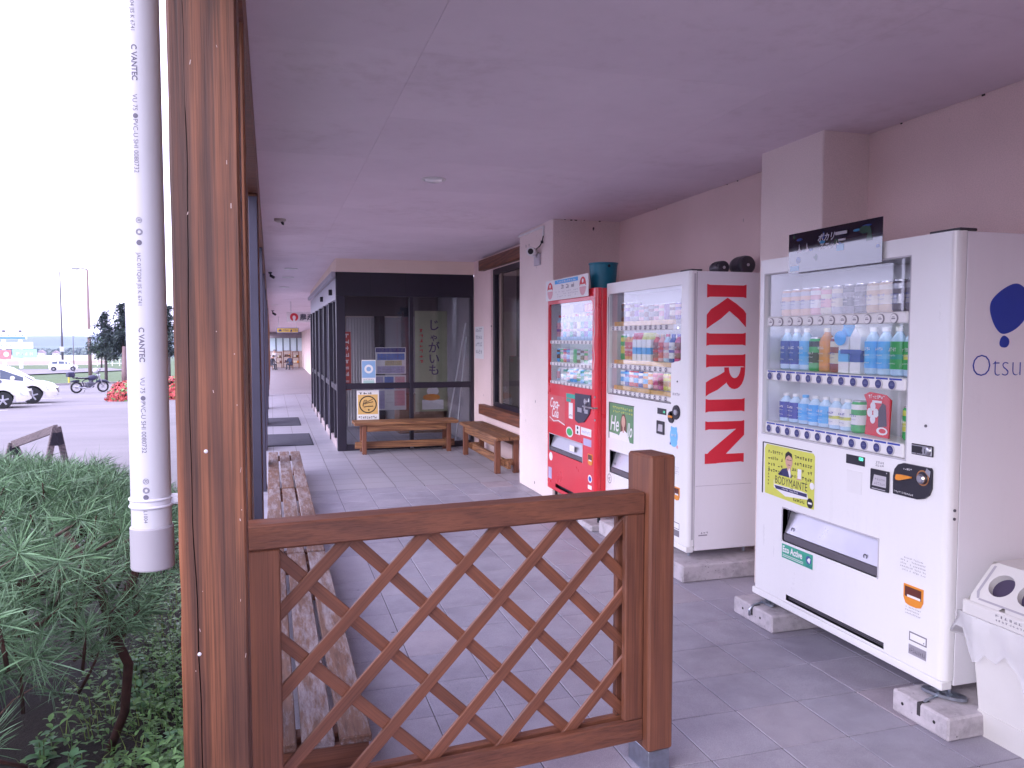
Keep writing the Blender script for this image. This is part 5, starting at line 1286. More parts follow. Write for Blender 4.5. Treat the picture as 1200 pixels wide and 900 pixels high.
def anchor(label, x, y, z, rot, zt):
    t = thing('anchor_bracket', label, 'bracket', (x, y, z), 'steel anchor brackets of the right machine')
    fr = Fr((x, y, z), (cos(rot), sin(rot), 0), (-sin(rot), cos(rot), 0), (0, 0, 1))
    m = MB(fr); n = 22
    o = [(.085 * cos(2 * pi * i / n), .036 * sin(2 * pi * i / n)) for i in range(n)]; q = [(.062 * cos(2 * pi * i / n), .017 * sin(2 * pi * i / n)) for i in range(n)]
    for i in range(n):
        j = (i + 1) % n
        for c, fl in ((.020, False), (.008, True)):
            f = [(*q[i], c), (*o[i], c), (*o[j], c), (*q[j], c)]; m.poly(f[::-1] if fl else f)
        m.poly([(*o[i], .008), (*o[j], .008), (*o[j], .020), (*o[i], .020)]); m.poly([(*q[j], .008), (*q[i], .008), (*q[i], .020), (*q[j], .020)])
    m.done('ring_plate', zinc, t)
    m = MB(fr); m.lathe((.02, 0, .008), (0, 0, 1), [(.018, 0), (.018, .006), (.011, .006), (.011, .018), (.006, .018), (.006, .03)], 6, smooth=False); m.cyl((-.02, 0, .0), (-.02, 0, zt - z), .007); m.done('bolt', zinc, t)
    m = MB(); m.tube([(x - .02, y, z + .012), (x - .10, y - .012, z + .006), (x - .125, y - .012, z - .02), (x - .122, y - .012, z - .05)], .006, 6); m.done('hook', zinc, t)
anchor('steel anchor bracket on the nearest concrete block', 2.56, 2.455, .093, radians(-62), .14)
anchor('steel anchor bracket on the block at the far corner of the right machine', 2.56, 3.63, .093, radians(70), .14)

# twin grey drums on the middle machine and turquoise tub on the red one
def drum(label, x, y, z, r, L):
    t = thing('grey_lamp_drum', label, 'drum', (x, y, z), 'grey drums on the middle machine')
    m = MB(); m.lathe((x, y - L * .5, z + r), (0, 1, 0), [(r * .80, 0), (r * .93, .006), (r, .03), (r, L * .72), (r * .93, L * .9), (r * .86, L)], 28); m.done('drum', P('drum_grey', (.055, .05, .065), .3, .1), t)
    m = MB(); m.lathe((x, y - L * .5 - .0005, z + r), (0, -1, 0), [(.010, 0), (.010, .004)], 10); m.done('hub', lightgrey_print, t)
drum('smaller grey drum lying on the middle white machine', 2.885, 4.70, EYE * .031 + 1.966 * .969, .047, .12)
drum('larger grey drum lying on the middle white machine beside the wall', 3.035, 4.66, EYE * .031 + 1.966 * .969, .064, .14)
t = thing('waste_tub', 'turquoise round tub standing on top of the red machine', 'tub', (2.60, 5.98, EYE * .062 + 1.95 * .938))
zt = EYE * .062 + 1.95 * .938
m = MB(); m.lathe((2.60, 5.98, zt), (0, 0, 1), [(.085, 0), (.10, .006), (.115, .20), (.12, .205), (.12, .215), (.108, .215), (.10, .05), (0, .05)], 28, cap=True); m.done('tub', P('tub_turquoise', (.005, .17, .25), .4, .05), t)
m = MB(); m.lathe((2.60, 5.867, zt + .185), (0, -1, 0), [(.012, 0), (.012, .004)], 10); m.done('handle_hole', black_print, t)

# ------------------------------------------------------------------ recycling bin
t = thing('recycling_bin', 'pale recycling bin with two round holes and a plastic bag at the right edge', 'bin', (2.78, 2.08, 0))
BF = Fr((2.59, 2.30, 0), (0, -1, 0), (0, 0, 1), (-1, 0, 0))
def taper(m, a0, a1, b0, b1, c0, c1, ta, tb):
    """box whose foot is narrower by ta (sides) and tb (front) than its top"""
    P0 = [(a0 + ta, b0, c1 - tb), (a1 - ta, b0, c1 - tb), (a1 - ta, b0, c0), (a0 + ta, b0, c0)]; P1 = [(a0, b1, c1), (a1, b1, c1), (a1, b1, c0), (a0, b1, c0)]
    m.poly(P0[::-1]); m.poly(P1)
    for k in range(4): l = (k + 1) % 4; m.poly([P0[k], P0[l], P1[l], P1[k]])
m = MB(BF); taper(m, -.05, .36, 0, .47, -.33, .02, .035, .03); m.done('body', bin_plastic, t)
m = MB(BF); taper(m, -.0255, .3355, .0, .10, -.33, -.0005, .0085, .0075); m.done('foot_band', bin_plastic, t)
m = MB(BF); m.box(-.078, .388, .465, .522, -.345, .038, .006); m.done('rim', bin_plastic, t)
m = MB(BF)
n = 28; 
u_ = Vector((1, 0, 0)); sl = Vector((0, .1375, -.125)); sln = sl.normalized()
def lp(a, s, d=0):      # point on the sloped lid face
    nrm = u_.cross(sln); q = Vector((a, .5225, .030)) + sln * s + nrm * d; return tuple(q)
SL = sl.length
edge = lambda s: (-.06, .37)
hc = [(.030, .098), (.152, .098), (.274, .098)]; hr = .049
cells = [(-.06, .091), (.091, .213), (.213, .37)]
for (h, (c0, c1)) in zip(hc, cells):
    ringp = [lp(h[0] + hr * cos(2 * pi * i / n), h[1] + hr * sin(2 * pi * i / n)) for i in range(n)]
    sq = []
    for i in range(n):
        ang_ = 2 * pi * i / n; dx, dy = cos(ang_), sin(ang_); e0, e1 = c0, c1
        tt = min([((e1 - h[0]) / dx) if dx > 1e-6 else 9, ((e0 - h[0]) / dx) if dx < -1e-6 else 9, ((SL - h[1]) / dy) if dy > 1e-6 else 9, ((0 - h[1]) / dy) if dy < -1e-6 else 9])
        sq.append(lp(h[0] + dx * tt, h[1] + dy * tt))
    for i in range(n):
        j = (i + 1) % n; m.poly([ringp[i], sq[i], sq[j], ringp[j]])
        w0 = lp(h[0] + hr * cos(2 * pi * i / n), h[1] + hr * sin(2 * pi * i / n), -.03); w1 = lp(h[0] + hr * cos(2 * pi * j / n), h[1] + hr * sin(2 * pi * j / n), -.03)
        m.poly([ringp[j], w1, w0, ringp[i]])
tz, tcn = .5225 + .1375, .030 - .125
m.poly([(-.06, .5225, .03), (-.06, tz, tcn), (-.06, tz, -.33), (-.06, .5225, -.33)]); m.poly([(-.06, tz, tcn), (.37, tz, tcn), (.37, tz, -.33), (-.06, tz, -.33)]); m.poly([(.37, .5225, -.33), (.37, tz, -.33), (.37, tz, tcn), (.37, .5225, .03)])
m.done('lid', bin_plastic, t)
m = MB(BF)
for h in hc:
    p0, nrm = Vector(lp(*h, -.031)), u_.cross(sln); m.poly([tuple(Vector(lp(h[0] + hr * 1.02 * cos(2 * pi * i / n), h[1] + hr * 1.02 * sin(2 * pi * i / n), -.029))) for i in range(n)])
m.done('hole_liner', P('hole_violet', (.06, .045, .09), .4), t)
m = MB(BF)
for s0, s1 in ((.014, .022),): m.poly([lp(-.02, s0, .001), lp(.35, s0, .001), lp(.35, s1, .001), lp(-.02, s1, .001)])
m.poly([lp(-.045, .045, .001), lp(-.028, .018, .001), lp(-.020, .022, .001), lp(-.034, .05, .001), lp(-.034, .17, .001), lp(-.045, .17, .001)])
m.done('lid_groove', P('groove_grey', (.40, .38, .42), .5), t)
m = MB(BF); m.marks(.07, .30, .500, .010, .0385, 12, rp); m.marks(.07, .30, .485, .008, .0385, 16, rp); m.done('rim_print', grey_print, t)
# plastic liner hanging out under the rim
m = MB(BF); rbg = random.Random(17); cols_ = 22; rows_ = 7; gr = []
for i in range(cols_ + 1):
    a = -.105 + .50 * i / cols_; colp = []; low = .33 + .07 * mnoise.noise((i * .35, 0, 0)) - (.05 if i > 12 else 0) + (.05 if i < 3 else 0)
    for j in range(rows_ + 1):
        s = j / rows_; b = .468 - (.468 - low) * s
        a2 = a + (.0 if i else 0) - (.012 * s if i < 3 else 0); c = .030 + .020 * s * (1 - .3 * s) + .016 * mnoise.noise((i * .42, j * .22, 2)) + .003 * mnoise.noise((i * .9, j * .6, 7))
        colp.append((max(a2, -.115), b, c))
    gr.append(m.vs(colp))
side = m.vs([(-.078, .468 - .02 * j, -.02 - .01 * j) for j in range(rows_ + 1)])
for i in range(cols_):
    for j in range(rows_): m.face((gr[i][j], gr[i][j + 1], gr[i + 1][j + 1], gr[i + 1][j]), True)
for j in range(rows_): m.face((side[j], side[j + 1], gr[0][j + 1], gr[0][j]), True)
bagm = bpy.data.materials.new('translucent_bag'); bagm.use_nodes = True
bb = bagm.node_tree.nodes['Principled BSDF']; bb.inputs['Base Color'].default_value = (.82, .81, .83, 1); bb.inputs['Roughness'].default_value = .25; bb.inputs['Alpha'].default_value = .45
nz_ = bagm.node_tree.nodes.new('ShaderNodeTexNoise'); nz_.inputs['Scale'].default_value = 5; bu = bagm.node_tree.nodes.new('ShaderNodeBump'); bu.inputs['Strength'].default_value = .25; bu.inputs['Distance'].default_value = .02
bagm.node_tree.links.new(nz_.outputs['Fac'], bu.inputs['Height']); bagm.node_tree.links.new(bu.outputs['Normal'], bb.inputs['Normal'])
m.done('bag', bagm, t)

# ------------------------------------------------------------------ fittings on ceiling and wall
t = thing('downlight', 'round white recessed downlight in the canopy ceiling', 'ceiling light', (1.104, 5.495, cz(5.5)))
m = MB(); m.lathe((1.104, 5.495, cz(5.495)), (0, 0, -1), [(.085, -.002), (.085, .006), (.066, .008), (.066, .0)], 28, False); m.done('trim_ring', white_plastic, t)
m = MB(); m.lathe((1.104, 5.495, cz(5.495)), (0, 0, -1), [(.066, .001), (.060, .012), (.045, .020), (.02, .025), (.0, .026)], 24); m.done('diffuser', P('diffuser', (.88, .87, .88), .15, coat=1.0), t)
for k, (x, y) in enumerate(((.313, 12.5), (.30, 14.1), (.28, 16.5), (.13, 24.0))):
    t = thing('downlight', ['nearest', 'second', 'third', 'farthest'][k] + ' of the small round downlights in the ceiling beyond the vestibule corner', 'ceiling light', (x, y, cz(y)), 'small downlights over the corridor')
    m = MB(); m.lathe((x, y, cz(y)), (0, 0, -1), [(.10, -.002), (.10, .012), (.07, .016)], 20); m.done('trim_ring', white_plastic, t)
    m = MB(); m.lathe((x, y, cz(y) - .0155), (0, 0, -1), [(.068, .0), (.03, .004)], 20); m.done('diffuser', P('diffuser2', (.65, .63, .65), .4), t)
t = thing('motion_sensor', 'small sensor with a dark eye on the ceiling by the timber posts', 'sensor', (.13, 7.64, cz(7.64)))
m = MB(); m.lathe((.10, 7.62, cz(7.62)), (0, 0, -1), [(.055, 0), (.05, .02), (.03, .03)], 18); m.done('base', P('sensor_beige', (.48, .42, .40), .5), t)
m = MB(); m.lathe((.115, 7.60, cz(7.6) - .025), (.5, -.2, -1), [(.012, 0), (.013, .02), (.006, .035)], 12); m.done('eye', dark_plastic, t)
for k, (x, y, s) in enumerate(((.03, 13.2, .6), (.10, 28.0, 1.0))):
    t = thing('security_camera', ['nearer', 'farther'][k] + ' dark hook shaped camera hanging from the corridor ceiling', 'security camera', (x, y, cz(y)), 'dark ceiling cameras')
    m = MB(); m.lathe((x - .02, y, cz(y)), (0, 0, -1), [(.05 * s, 0), (.05 * s, .02), (.015 * s, .03), (.015 * s, .08 * s)], 14); m.done('mount', dark_plastic, t)
    m = MB(); m.lathe((x - .02, y, cz(y) - .085 * s), (.8, -.3, -.5), [(.035 * s, 0), (.04 * s, .10 * s), (.03 * s, .13 * s)], 14); m.done('housing', dark_plastic, t)
t = thing('security_camera', 'white bullet security camera with black lens on the pilaster', 'security camera', (2.47, 7.28, 2.33))
m = MB(); m.box(2.478, 2.499, 7.24, 7.40, 2.235, 2.345, .004); m.done('mount_plate', P('camera_plate', (.50, .47, .53), .4), t)
m = MB(); m.cyl((2.48, 7.33, 2.31), (2.42, 7.26, 2.35), .012); m.lathe((2.43, 7.30, 2.362), (-.55, -.83, -.02), [(.040, -.06), (.044, -.05), (.044, .06), (.036, .064)], 20); m.done('housing', white_plastic, t)
m = MB(); d_ = Vector((-.55, -.83, -.02)).normalized(); pz = Vector((2.43, 7.30, 2.362)) + d_ * .0645; m.lathe(tuple(pz), tuple(d_), [(.028, 0), (.026, .004), (.012, .005)], 18); m.done('lens', black_print, t)
t = thing('cable_conduit', 'thin white conduit with a black cable drop above the security camera', 'conduit', (2.49, 7.5, 2.55))
m = MB(); m.box(2.482, 2.4995, 7.16, 7.93, 2.578, 2.596, .002); m.box(2.482, 2.4995, 7.145, 7.1595, 2.50, 2.596, .002); m.done('conduit', white_plastic, t)
m = MB(); m.tube([(2.49, 7.15, 2.50), (2.485, 7.155, 2.47), (2.478, 7.16, 2.44), (2.47, 7.19, 2.41), (2.455, 7.25, 2.385)], .006, 6); m.lathe((2.480, 7.16, 2.455), (0, 0, -1), [(.013, 0), (.013, .025)], 10); m.done('cable', black_print, t)
# hanging signs along the corridor
def hang_sign(label, x0, x1, y, z0, z1, mats, draw):
    t = thing('hanging_sign', label, 'sign', ((x0 + x1) / 2, y, z0), 'hanging signs over the corridor')
    fr = Fr((0, y, 0), (1, 0, 0), (0, 0, 1), (0, -1, 0)); m = MB(fr); m.box(x0, x1, z0, z1, -.05, 0, .004); draw(m, x0, x1, z0, z1); m.done('panel', mats, t)
    m = MB()
    for x in (x0 + .1 * (x1 - x0), x1 - .1 * (x1 - x0)): m.cyl((x, y + .025, z1), (x, y + .025, cz(y) - .001), .010, n=6)
    m.done('rod', steel, t)
def farm(m, x0, x1, z0, z1):
    h = z1 - z0; m.m = 1; m.disc(x0 + .19, z0 + h * .5, h * .40, h * .40, .002, 20); m.m = 0; m.disc(x0 + .19, z0 + h * .46, h * .16, h * .20, .003, 12); m.m = 0; m.rect(x0 + .16, x0 + .22, z0 + h * .08, z0 + h * .3, .0032)
    m.m = 2; m.text('農産物', x0 + .33, z0 + h * .24, .003, h * .70, .003)
hang_sign('white hanging sign with a red round emblem and dark characters', .42, 1.55, 22, 1.96, 2.23, [P('sign_pale', (.62, .58, .60), .5), P('emblem_red', (.55, .03, .05), .5), P('sign_ink', (.05, .05, .08), .5)], farm)
def yel(m, x0, x1, z0, z1):
    w = x1 - x0; h = z1 - z0; m.m = 1; m.rect(x0 + .02, x1 - .02, z0 + .02, z1 - .02, .002); m.m = 2; m.flat([(x0 + w * .06, z0 + h * .3), (x0 + w * .16, z0 + h * .75), (x0 + w * .26, z0 + h * .3)], .003); m.m = 2; m.marks(x0 + w * .3, x0 + w * .55, z0 + h * .3, h * .4, .003, 4, rp); m.flat([(x0 + w * .60, z0 + h * .25), (x0 + w * .66, z0 + h * .75), (x0 + w * .72, z0 + h * .25)], .003); m.marks(x0 + w * .76, x0 + w * .96, z0 + h * .3, h * .4, .003, 3, rp)
hang_sign('long yellow and blue hanging sign farther down the corridor', .237, 1.118, 34, 1.752, 1.962, [P('sign_blue_edge', (.12, .18, .5), .5), P('sign_yellow', (.68, .50, .12), .5), P('sign_ink2', (.05, .06, .2), .5)], yel)

# ------------------------------------------------------------------ far end of the corridor
frosted = bpy.data.materials.new('frosted_pane'); frosted.use_nodes = True
fn_, fl_ = frosted.node_tree.nodes, frosted.node_tree.links
tl_ = fn_.new('ShaderNodeBsdfTranslucent'); tl_.inputs['Color'].default_value = (.80, .86, .90, 1); tz_ = fn_.new('ShaderNodeTexNoise'); tz_.inputs['Scale'].default_value = 3
tr_ = fn_.new('ShaderNodeValToRGB'); tr_.color_ramp.elements[0].color = (.74, .80, .84, 1); tr_.color_ramp.elements[1].color = (.86, .90, .93, 1); fl_.new(tz_.outputs['Fac'], tr_.inputs['Fac']); fl_.new(tr_.outputs['Color'], tl_.inputs['Color'])
fl_.new(tl_.outputs[0], fn_['Material Output'].inputs['Surface'])
E_ = thing('end_hall', 'bright glazed end of the corridor with timber stalls', 'building', (1.3, 76, -1.13))
m = MB(); m.box(-.3, 4.0, 76, 76.3, -1.3, .35); m.done('low_wall', P('hall_wall', (.45, .36, .34), .8), E_)
m = MB(); m.box(-.3, 4.0, 75.9, 76.3, 1.55, 2.2); m.done('header', P('hall_header', (.30, .26, .30), .8), E_)
for k in range(6):
    m = MB(); m.box(-.2 + k * .62, -.12 + k * .62, 75.95, 76.1, .351, 1.549); m.done('window_mullion', dark_frame, E_)
for k in range(5):
    m = MB(); m.box(-.119 + k * .62, .419 + k * .62, 76.05, 76.06, .351, 1.549); m.done('window_pane', frosted, E_)
for k, (x0, x1, z1, y) in enumerate(((.25, .95, .30, 73.5), (1.05, 1.75, .42, 74), (1.8, 2.4, .36, 72.5), (-.15, .2, .05, 72))):
    t = thing('market_stall', ['timber shelf behind the standing person at the corridor end', 'tall timber shelf right of the standing person at the corridor end', 'dark timber stand at the right of the corridor end', 'low timber stand at the left of the corridor end'][k], 'shelf', ((x0 + x1) / 2, y, -1.13), 'timber stands at the corridor end')
    for q in range(3):
        m = MB(); z = -1.13 + (z1 + 1.13) * (q + 1) / 3; m.box(x0, x1, y, y + .5, z - .05, z, .004); m.done('shelf', lintel_wood, t)
    for x in (x0, x1 - .06): m = MB(); m.box(x, x + .06, y + .02, y + .48, -1.13, z1 - .051); m.done('upright', rail_wood_z, t)
    m = MB(); rg = random.Random(k)
    for q in range(7):
        x = rg.uniform(x0 + .08, x1 - .2); z = -1.13 + (z1 + 1.13) * rg.choice((1, 2)) / 3; m.m = rg.randrange(3); m.box(x, x + .14, y + .05, y + .3, z + .001, z + .18)
    o = m.done('goods', [orange_print, brown_print, cream_print], t); o['kind'] = 'stuff'

def person(label, loc, rz, pose, mats, s=1.0):
    """one continuous skinned body; clothes by height, hair as its own cap"""
    t = thing('person', label, 'person', loc)
    if pose == 'stand':
        J = {'hip': (0, 0, .92), 'chest': (0, .02, 1.28), 'neck': (0, .03, 1.45), 'head': (0, .05, 1.56), 'top': (0, .05, 1.68), 'shl': (.18, .02, 1.38), 'ell': (.25, .02, 1.10), 'hal': (.22, .14, .90), 'shr': (-.18, .02, 1.38), 'elr': (-.25, .0, 1.12), 'har': (-.18, .2, 1.0),
             'hl': (.10, 0, .88), 'kl': (.11, .03, .48), 'al': (.11, -.02, .08), 'tl': (.12, .14, .03), 'hr': (-.10, 0, .88), 'kr': (-.12, .05, .48), 'ar': (-.13, .02, .08), 'tr': (-.14, .18, .03)}
    else:
        J = {'hip': (0, 0, .46), 'chest': (0, .12, .84), 'neck': (0, .2, 1.0), 'head': (0, .26, 1.10), 'top': (0, .28, 1.22), 'shl': (.18, .14, .94), 'ell': (.22, .28, .70), 'hal': (.12, .46, .62), 'shr': (-.18, .14, .94), 'elr': (-.22, .28, .70), 'har': (-.12, .46, .62),
             'hl': (.10, .02, .46), 'kl': (.13, .42, .50), 'al': (.13, .40, .10), 'tl': (.13, .54, .04), 'hr': (-.10, .02, .46), 'kr': (-.14, .42, .50), 'ar': (-.15, .38, .10), 'tr': (-.15, .52, .04)}
    R = dict(hip=.15, chest=.16, neck=.06, head=.095, top=.08, shl=.065, ell=.045, hal=.04, shr=.065, elr=.045, har=.04, hl=.10, kl=.065, al=.045, tl=.035, hr=.10, kr=.065, ar=.045, tr=.035)
    ks = list(J); E = [('hip', 'chest'), ('chest', 'neck'), ('neck', 'head'), ('head', 'top'), ('chest', 'shl'), ('shl', 'ell'), ('ell', 'hal'), ('chest', 'shr'), ('shr', 'elr'), ('elr', 'har'), ('hip', 'hl'), ('hl', 'kl'), ('kl', 'al'), ('al', 'tl'), ('hip', 'hr'), ('hr', 'kr'), ('kr', 'ar'), ('ar', 'tr')]
    me = bpy.data.meshes.new('body_skeleton'); me.from_pydata([tuple(s * c for c in J[k]) for k in ks], [(ks.index(a), ks.index(b)) for a, b in E], [])
    tmp = bpy.data.objects.new('body_skeleton', me); COL.objects.link(tmp); md = tmp.modifiers.new('s', 'SKIN')
    for k, sv_ in zip(ks, me.skin_vertices[0].data): sv_.radius = (R[k] * s, R[k] * s)
    me.skin_vertices[0].data[0].use_root = True
    sb = tmp.modifiers.new('d', 'SUBSURF'); sb.levels = sb.render_levels = 1
    dg = bpy.context.evaluated_depsgraph_get(); nm = bpy.data.meshes.new_from_object(tmp.evaluated_get(dg)); bpy.data.objects.remove(tmp)
    nm.materials.clear()
    for q in mats: nm.materials.append(q)
    zw, zs = (J['hip'][2] - .02) * s, (J['neck'][2] - .01) * s
    for p in nm.polygons:
        z = p.center.z; x = abs(p.center.x); p.use_smooth = True
        p.material_index = 0 if z > zs else (0 if (x > .13 * s and z < J['ell'][2] * s - .06 and z > J['hal'][2] * s - .12) and x > .15 * s and pose == 'stand' else (1 if z > zw else (2 if z > .10 * s else 3)))
    o = bpy.data.objects.new('body', nm); COL.objects.link(o); o.parent = t; o.rotation_euler = (0, 0, rz)
    m = MB(); hx, hy, hz = (s * c for c in J['head']); c_, s_ = cos(rz), sin(rz)
    m.lathe((hx * c_ - hy * s_, hx * s_ + hy * c_, hz + .03), (0, 0, 1), [(.102 * s, 0), (.108 * s, .04), (.09 * s, .10), (.04 * s, .128)], 14); h = m.done('hair', mats[4], None); h.parent = t
    return t
shoe = P('shoe_dark', (.03, .03, .03), .7); hair_d = P('hair_dark', (.02, .016, .014), .6); skin_m = P('skin', (.42, .25, .18), .5)
person('standing person in pale clothes at the far end of the corridor', (.30, 70, -1.13), radians(160), 'stand', [skin_m, P('pale_shirt', (.50, .46, .48), .8), P('pale_trousers', (.42, .38, .38), .8), shoe, P('hair_grey', (.25, .23, .23), .6)])
person('seated person in dark clothes left of the standing person', (-.02, 69, -1.13), radians(-120), 'sit', [skin_m, P('dark_jacket', (.05, .05, .07), .8), P('dark_trousers', (.04, .04, .06), .8), shoe, hair_d])
person('seated person in navy clothes right of the standing person', (1.62, 69.5, -1.13), radians(140), 'sit', [skin_m, P('navy_jacket', (.05, .06, .12), .8), P('dark_trousers', (.04, .04, .06), .8), shoe, hair_d])
for k, (x, y) in enumerate(((-.02, 69), (1.62, 69.5))):
    t = thing('stool', ['low stool under the person at the left of the corridor end', 'low stool under the person at the right of the corridor end'][k], 'stool', (x, y, -1.13), 'stools at the corridor end')
    m = MB(); m.box(x - .17, x + .17, y - .17, y + .17, -.82, -.78, .004); m.done('seat', lintel_wood, t)
    for sx in (-1, 1):
        for sy in (-1, 1): m = MB(); m.box(x + sx * .14 - .02, x + sx * .14 + .02, y + sy * .14 - .02, y + sy * .14 + .02, -1.13, -.821); m.done('leg', rail_wood_z, t)

# ------------------------------------------------------------------ outdoors: pine, weeds
def needle_tuft(m, c, d, rng, n, L, w, spread):
    """a brush of thin needles radiating about direction d"""
    d = Vector(d).normalized(); t = Vector((1, 0, 0)) if abs(d.x) < .9 else Vector((0, 1, 0)); e1 = d.cross(t).normalized(); e2 = d.cross(e1)
    for i in range(n):
        ph = rng.random() * 2 * pi; el = spread * sqrt(rng.random()); q = d * cos(el) + (e1 * cos(ph) + e2 * sin(ph)) * sin(el)
        b = Vector(c) + d * rng.uniform(-.05, .03) * (L / .1); l = L * rng.uniform(.65, 1.15); sd = q.cross(Vector((rng.uniform(-1, 1), rng.uniform(-1, 1), rng.uniform(-1, 1)))).normalized() * w
        sag = Vector((0, 0, -.12 * l)) * rng.random()
        m.poly([tuple(b - sd), tuple(b + sd), tuple(b + q * l * .6 + sd * .8 + sag * .3), tuple(b + q * l + sag)])
pine = thing('pine_bush', 'low spreading pine with long green needles beside the drainpipe', 'pine bush', (-1.35, 3.7, -.15))
rg = random.Random(44); m = MB(); br = MB(); tips = []
cx, cy, zc = -1.45, 3.95, .43
for i in range(5200):
    a, b = rg.random() * 2 * pi, rg.random()
    rad = sqrt(b); x = cx + 1.12 * rad * cos(a); y = cy + 1.85 * rad * sin(a)
    hgt = .47 * sqrt(max(0, 1 - rad ** 2 * .92)) + .05 * mnoise.noise((x * 3, y * 3, 1)) + .05 * mnoise.noise((x * 7, y * 7, 4))
    z = zc + hgt - .14 * rg.random() ** 2.2
    if mnoise.noise((x * 2.6, y * 2.6, 8)) < -.45 and rg.random() < .6: continue
    tips.append((x, y, z, rad, a))
    if len(tips) >= 1500: break
for k in range(90):
    x, y = rg.uniform(-1.35, -.55), rg.uniform(1.95, 2.6); z = .66 + .22 * rg.random() - .35 * max(0, -.72 - x) * 0
    if x > -.62: continue
    tips.append((x, y, rg.uniform(.55, .95), 1, -pi / 2))
for (x, y, z, rad, a) in tips:
    d = Vector((.75 * rad * cos(a), .75 * rad * sin(a), .75)) + Vector((rg.uniform(-.5, .5), rg.uniform(-.5, .5), rg.uniform(-.3, .4)))
    near = y < 3.2; needle_tuft(m, (x, y, z), d, rg, 42 if near else 34, rg.uniform(.085, .125), .0011 if near else .0015, 1.35)
    if rg.random() < .45: br.tube([(x - d.x * .16, y - d.y * .16, z - .13), (x - d.x * .05, y - d.y * .05, z - .05), (x + d.x * .02, y + d.y * .02, z + d.z * .02)], [.006, .005, .003], 5)
for k in range(620):
    a = rg.random() * 2 * pi; rad = sqrt(rg.random()); x, y = cx + 1.05 * rad * cos(a), cy + 1.75 * rad * sin(a)
    needle_tuft(m, (x, y, zc + .36 * sqrt(max(0, 1 - rad ** 2 * .9)) - rg.uniform(.02, .16)), (rg.uniform(-1, 1), rg.uniform(-1, 1), .3), rg, 26, .12, .002, 1.5)
for k in range(2200):  # unseen tufts outside the view, added to shade the bed under the pine
    x, y = rg.uniform(-2.8, -.75), rg.uniform(-1.0, 2.3)
    if x > -.33 * y - .42: continue
    needle_tuft(m, (x, y, rg.uniform(.15, .92)), (rg.uniform(-.6, .6), rg.uniform(-.6, .6), .6), rg, 18, .15, .0042, 1.4)
for (x, y, z) in ((-.66, 2.40, .95), (-.72, 2.62, .92), (-.60, 2.55, .88), (-.67, 2.22, .78), (-.74, 2.3, .86), (-.60, 2.28, .70), (-.70, 2.45, .74), (-.82, 2.6, .84), (-.58, 2.75, .84), (-.50, 2.95, .86), (-.62, 2.9, .93), (-.86, 2.75, .95), (-.78, 2.15, .68), (-.46, 3.15, .82), (-.66, 2.12, .86), (-.72, 2.2, .95)):
    needle_tuft(m, (x, y, z), (rg.uniform(-.2, .5), -.8, .35), rg, 75, .125, .0011, 1.5); br.tube([(x - .12, y + .22, z - .10), (x - .04, y + .09, z - .04), (x, y, z)], [.007, .005, .004], 5)
o = m.done('needles', needle_m, pine); o['kind'] = 'stuff'
tag(br.done('twigs', bark_m, pine), kind='stuff')
m = MB()
def limb(p, r): m.tube(p, r, 8)
limb([(-.66, 3.32, -.16), (-.56, 3.26, .10), (-.535, 3.22, .30), (-.585, 3.2, .44), (-.63, 3.22, .62), (-.75, 3.3, .80)], [.017, .017, .018, .017, .016, .012])
limb([(-.59, 3.2, .42), (-.52, 3.22, .60), (-.48, 3.25, .72)], [.022, .018, .010]); limb([(-.63, 3.22, .62), (-.95, 3.0, .70), (-1.15, 2.8, .82)], [.022, .018, .01])
for k in range(16):
    a = rg.random() * 2 * pi; q = rg.uniform(.5, .95); limb([(-1.4 + rg.uniform(-.1, .1), 3.9, -.15), (-1.4 + .35 * q * cos(a), 3.9 + .5 * q * sin(a), .25), (cx + 1.0 * q * cos(a), cy + 1.6 * q * sin(a), .55)], [.045, .03, .014])
m.done('branch', bark_m, pine)
m = MB()
for k in range(16):
    x, y, z, _, _ = rg.choice(tips); m.lathe((x, y, z + .02), (rg.uniform(-.4, .4), rg.uniform(-.4, .4), 1), [(.004, 0), (.013, .012), (.012, .03), (.002, .045)], 8)
m.done('cone', P('pine_cone', (.16, .09, .06), .8, .3, 40), pine)['kind'] = 'stuff'
def leaf(m, p, az, el, L, W, fold=.25):
    """a pointed leaf of six faces with a folded midrib"""
    d = Vector((cos(az) * cos(el), sin(az) * cos(el), sin(el))); s_ = Vector((-sin(az), cos(az), 0)); up = s_.cross(d) * -1; p = Vector(p)
    pr = [(0, .0, 0), (.25, .85, .03), (.55, 1.0, .0), (.8, .6, -.06), (1, 0, -.16)]
    mid = [p + d * L * t + up * L * z for t, w, z in pr]; l = [q + s_ * W * .5 * w + up * W * fold * w * .5 for q, (t, w, z) in zip(mid, pr)]; r_ = [q - s_ * W * .5 * w + up * W * fold * w * .5 for q, (t, w, z) in zip(mid, pr)]
    im, il, ir = m.vs([tuple(q) for q in mid]), m.vs([tuple(q) for q in l]), m.vs([tuple(q) for q in r_])
    for k in range(4):
        m.face((im[k], im[k + 1], il[k + 1], il[k]), True); m.face((ir[k], ir[k + 1], im[k + 1], im[k]), True)
m = MB(); rw = random.Random(71)
for i in range(5200):
    x = -.27 - .62 * rw.random() ** 1.5; y = rw.uniform(1.2, 6.3); dn = mnoise.noise((x * 2, y * 2, 5))
    if dn < -.15 and rw.random() < .75: continue
    z = gz(y) + .08 + (.02 + .16 * rw.random()) * (1.2 if x > -.55 else .7) * max(.25, .6 + dn)
    L = rw.uniform(.015, .05); leaf(m, (x, y, z), rw.random() * 2 * pi, rw.uniform(-.3, .7), L, L * rw.uniform(.3, .6))
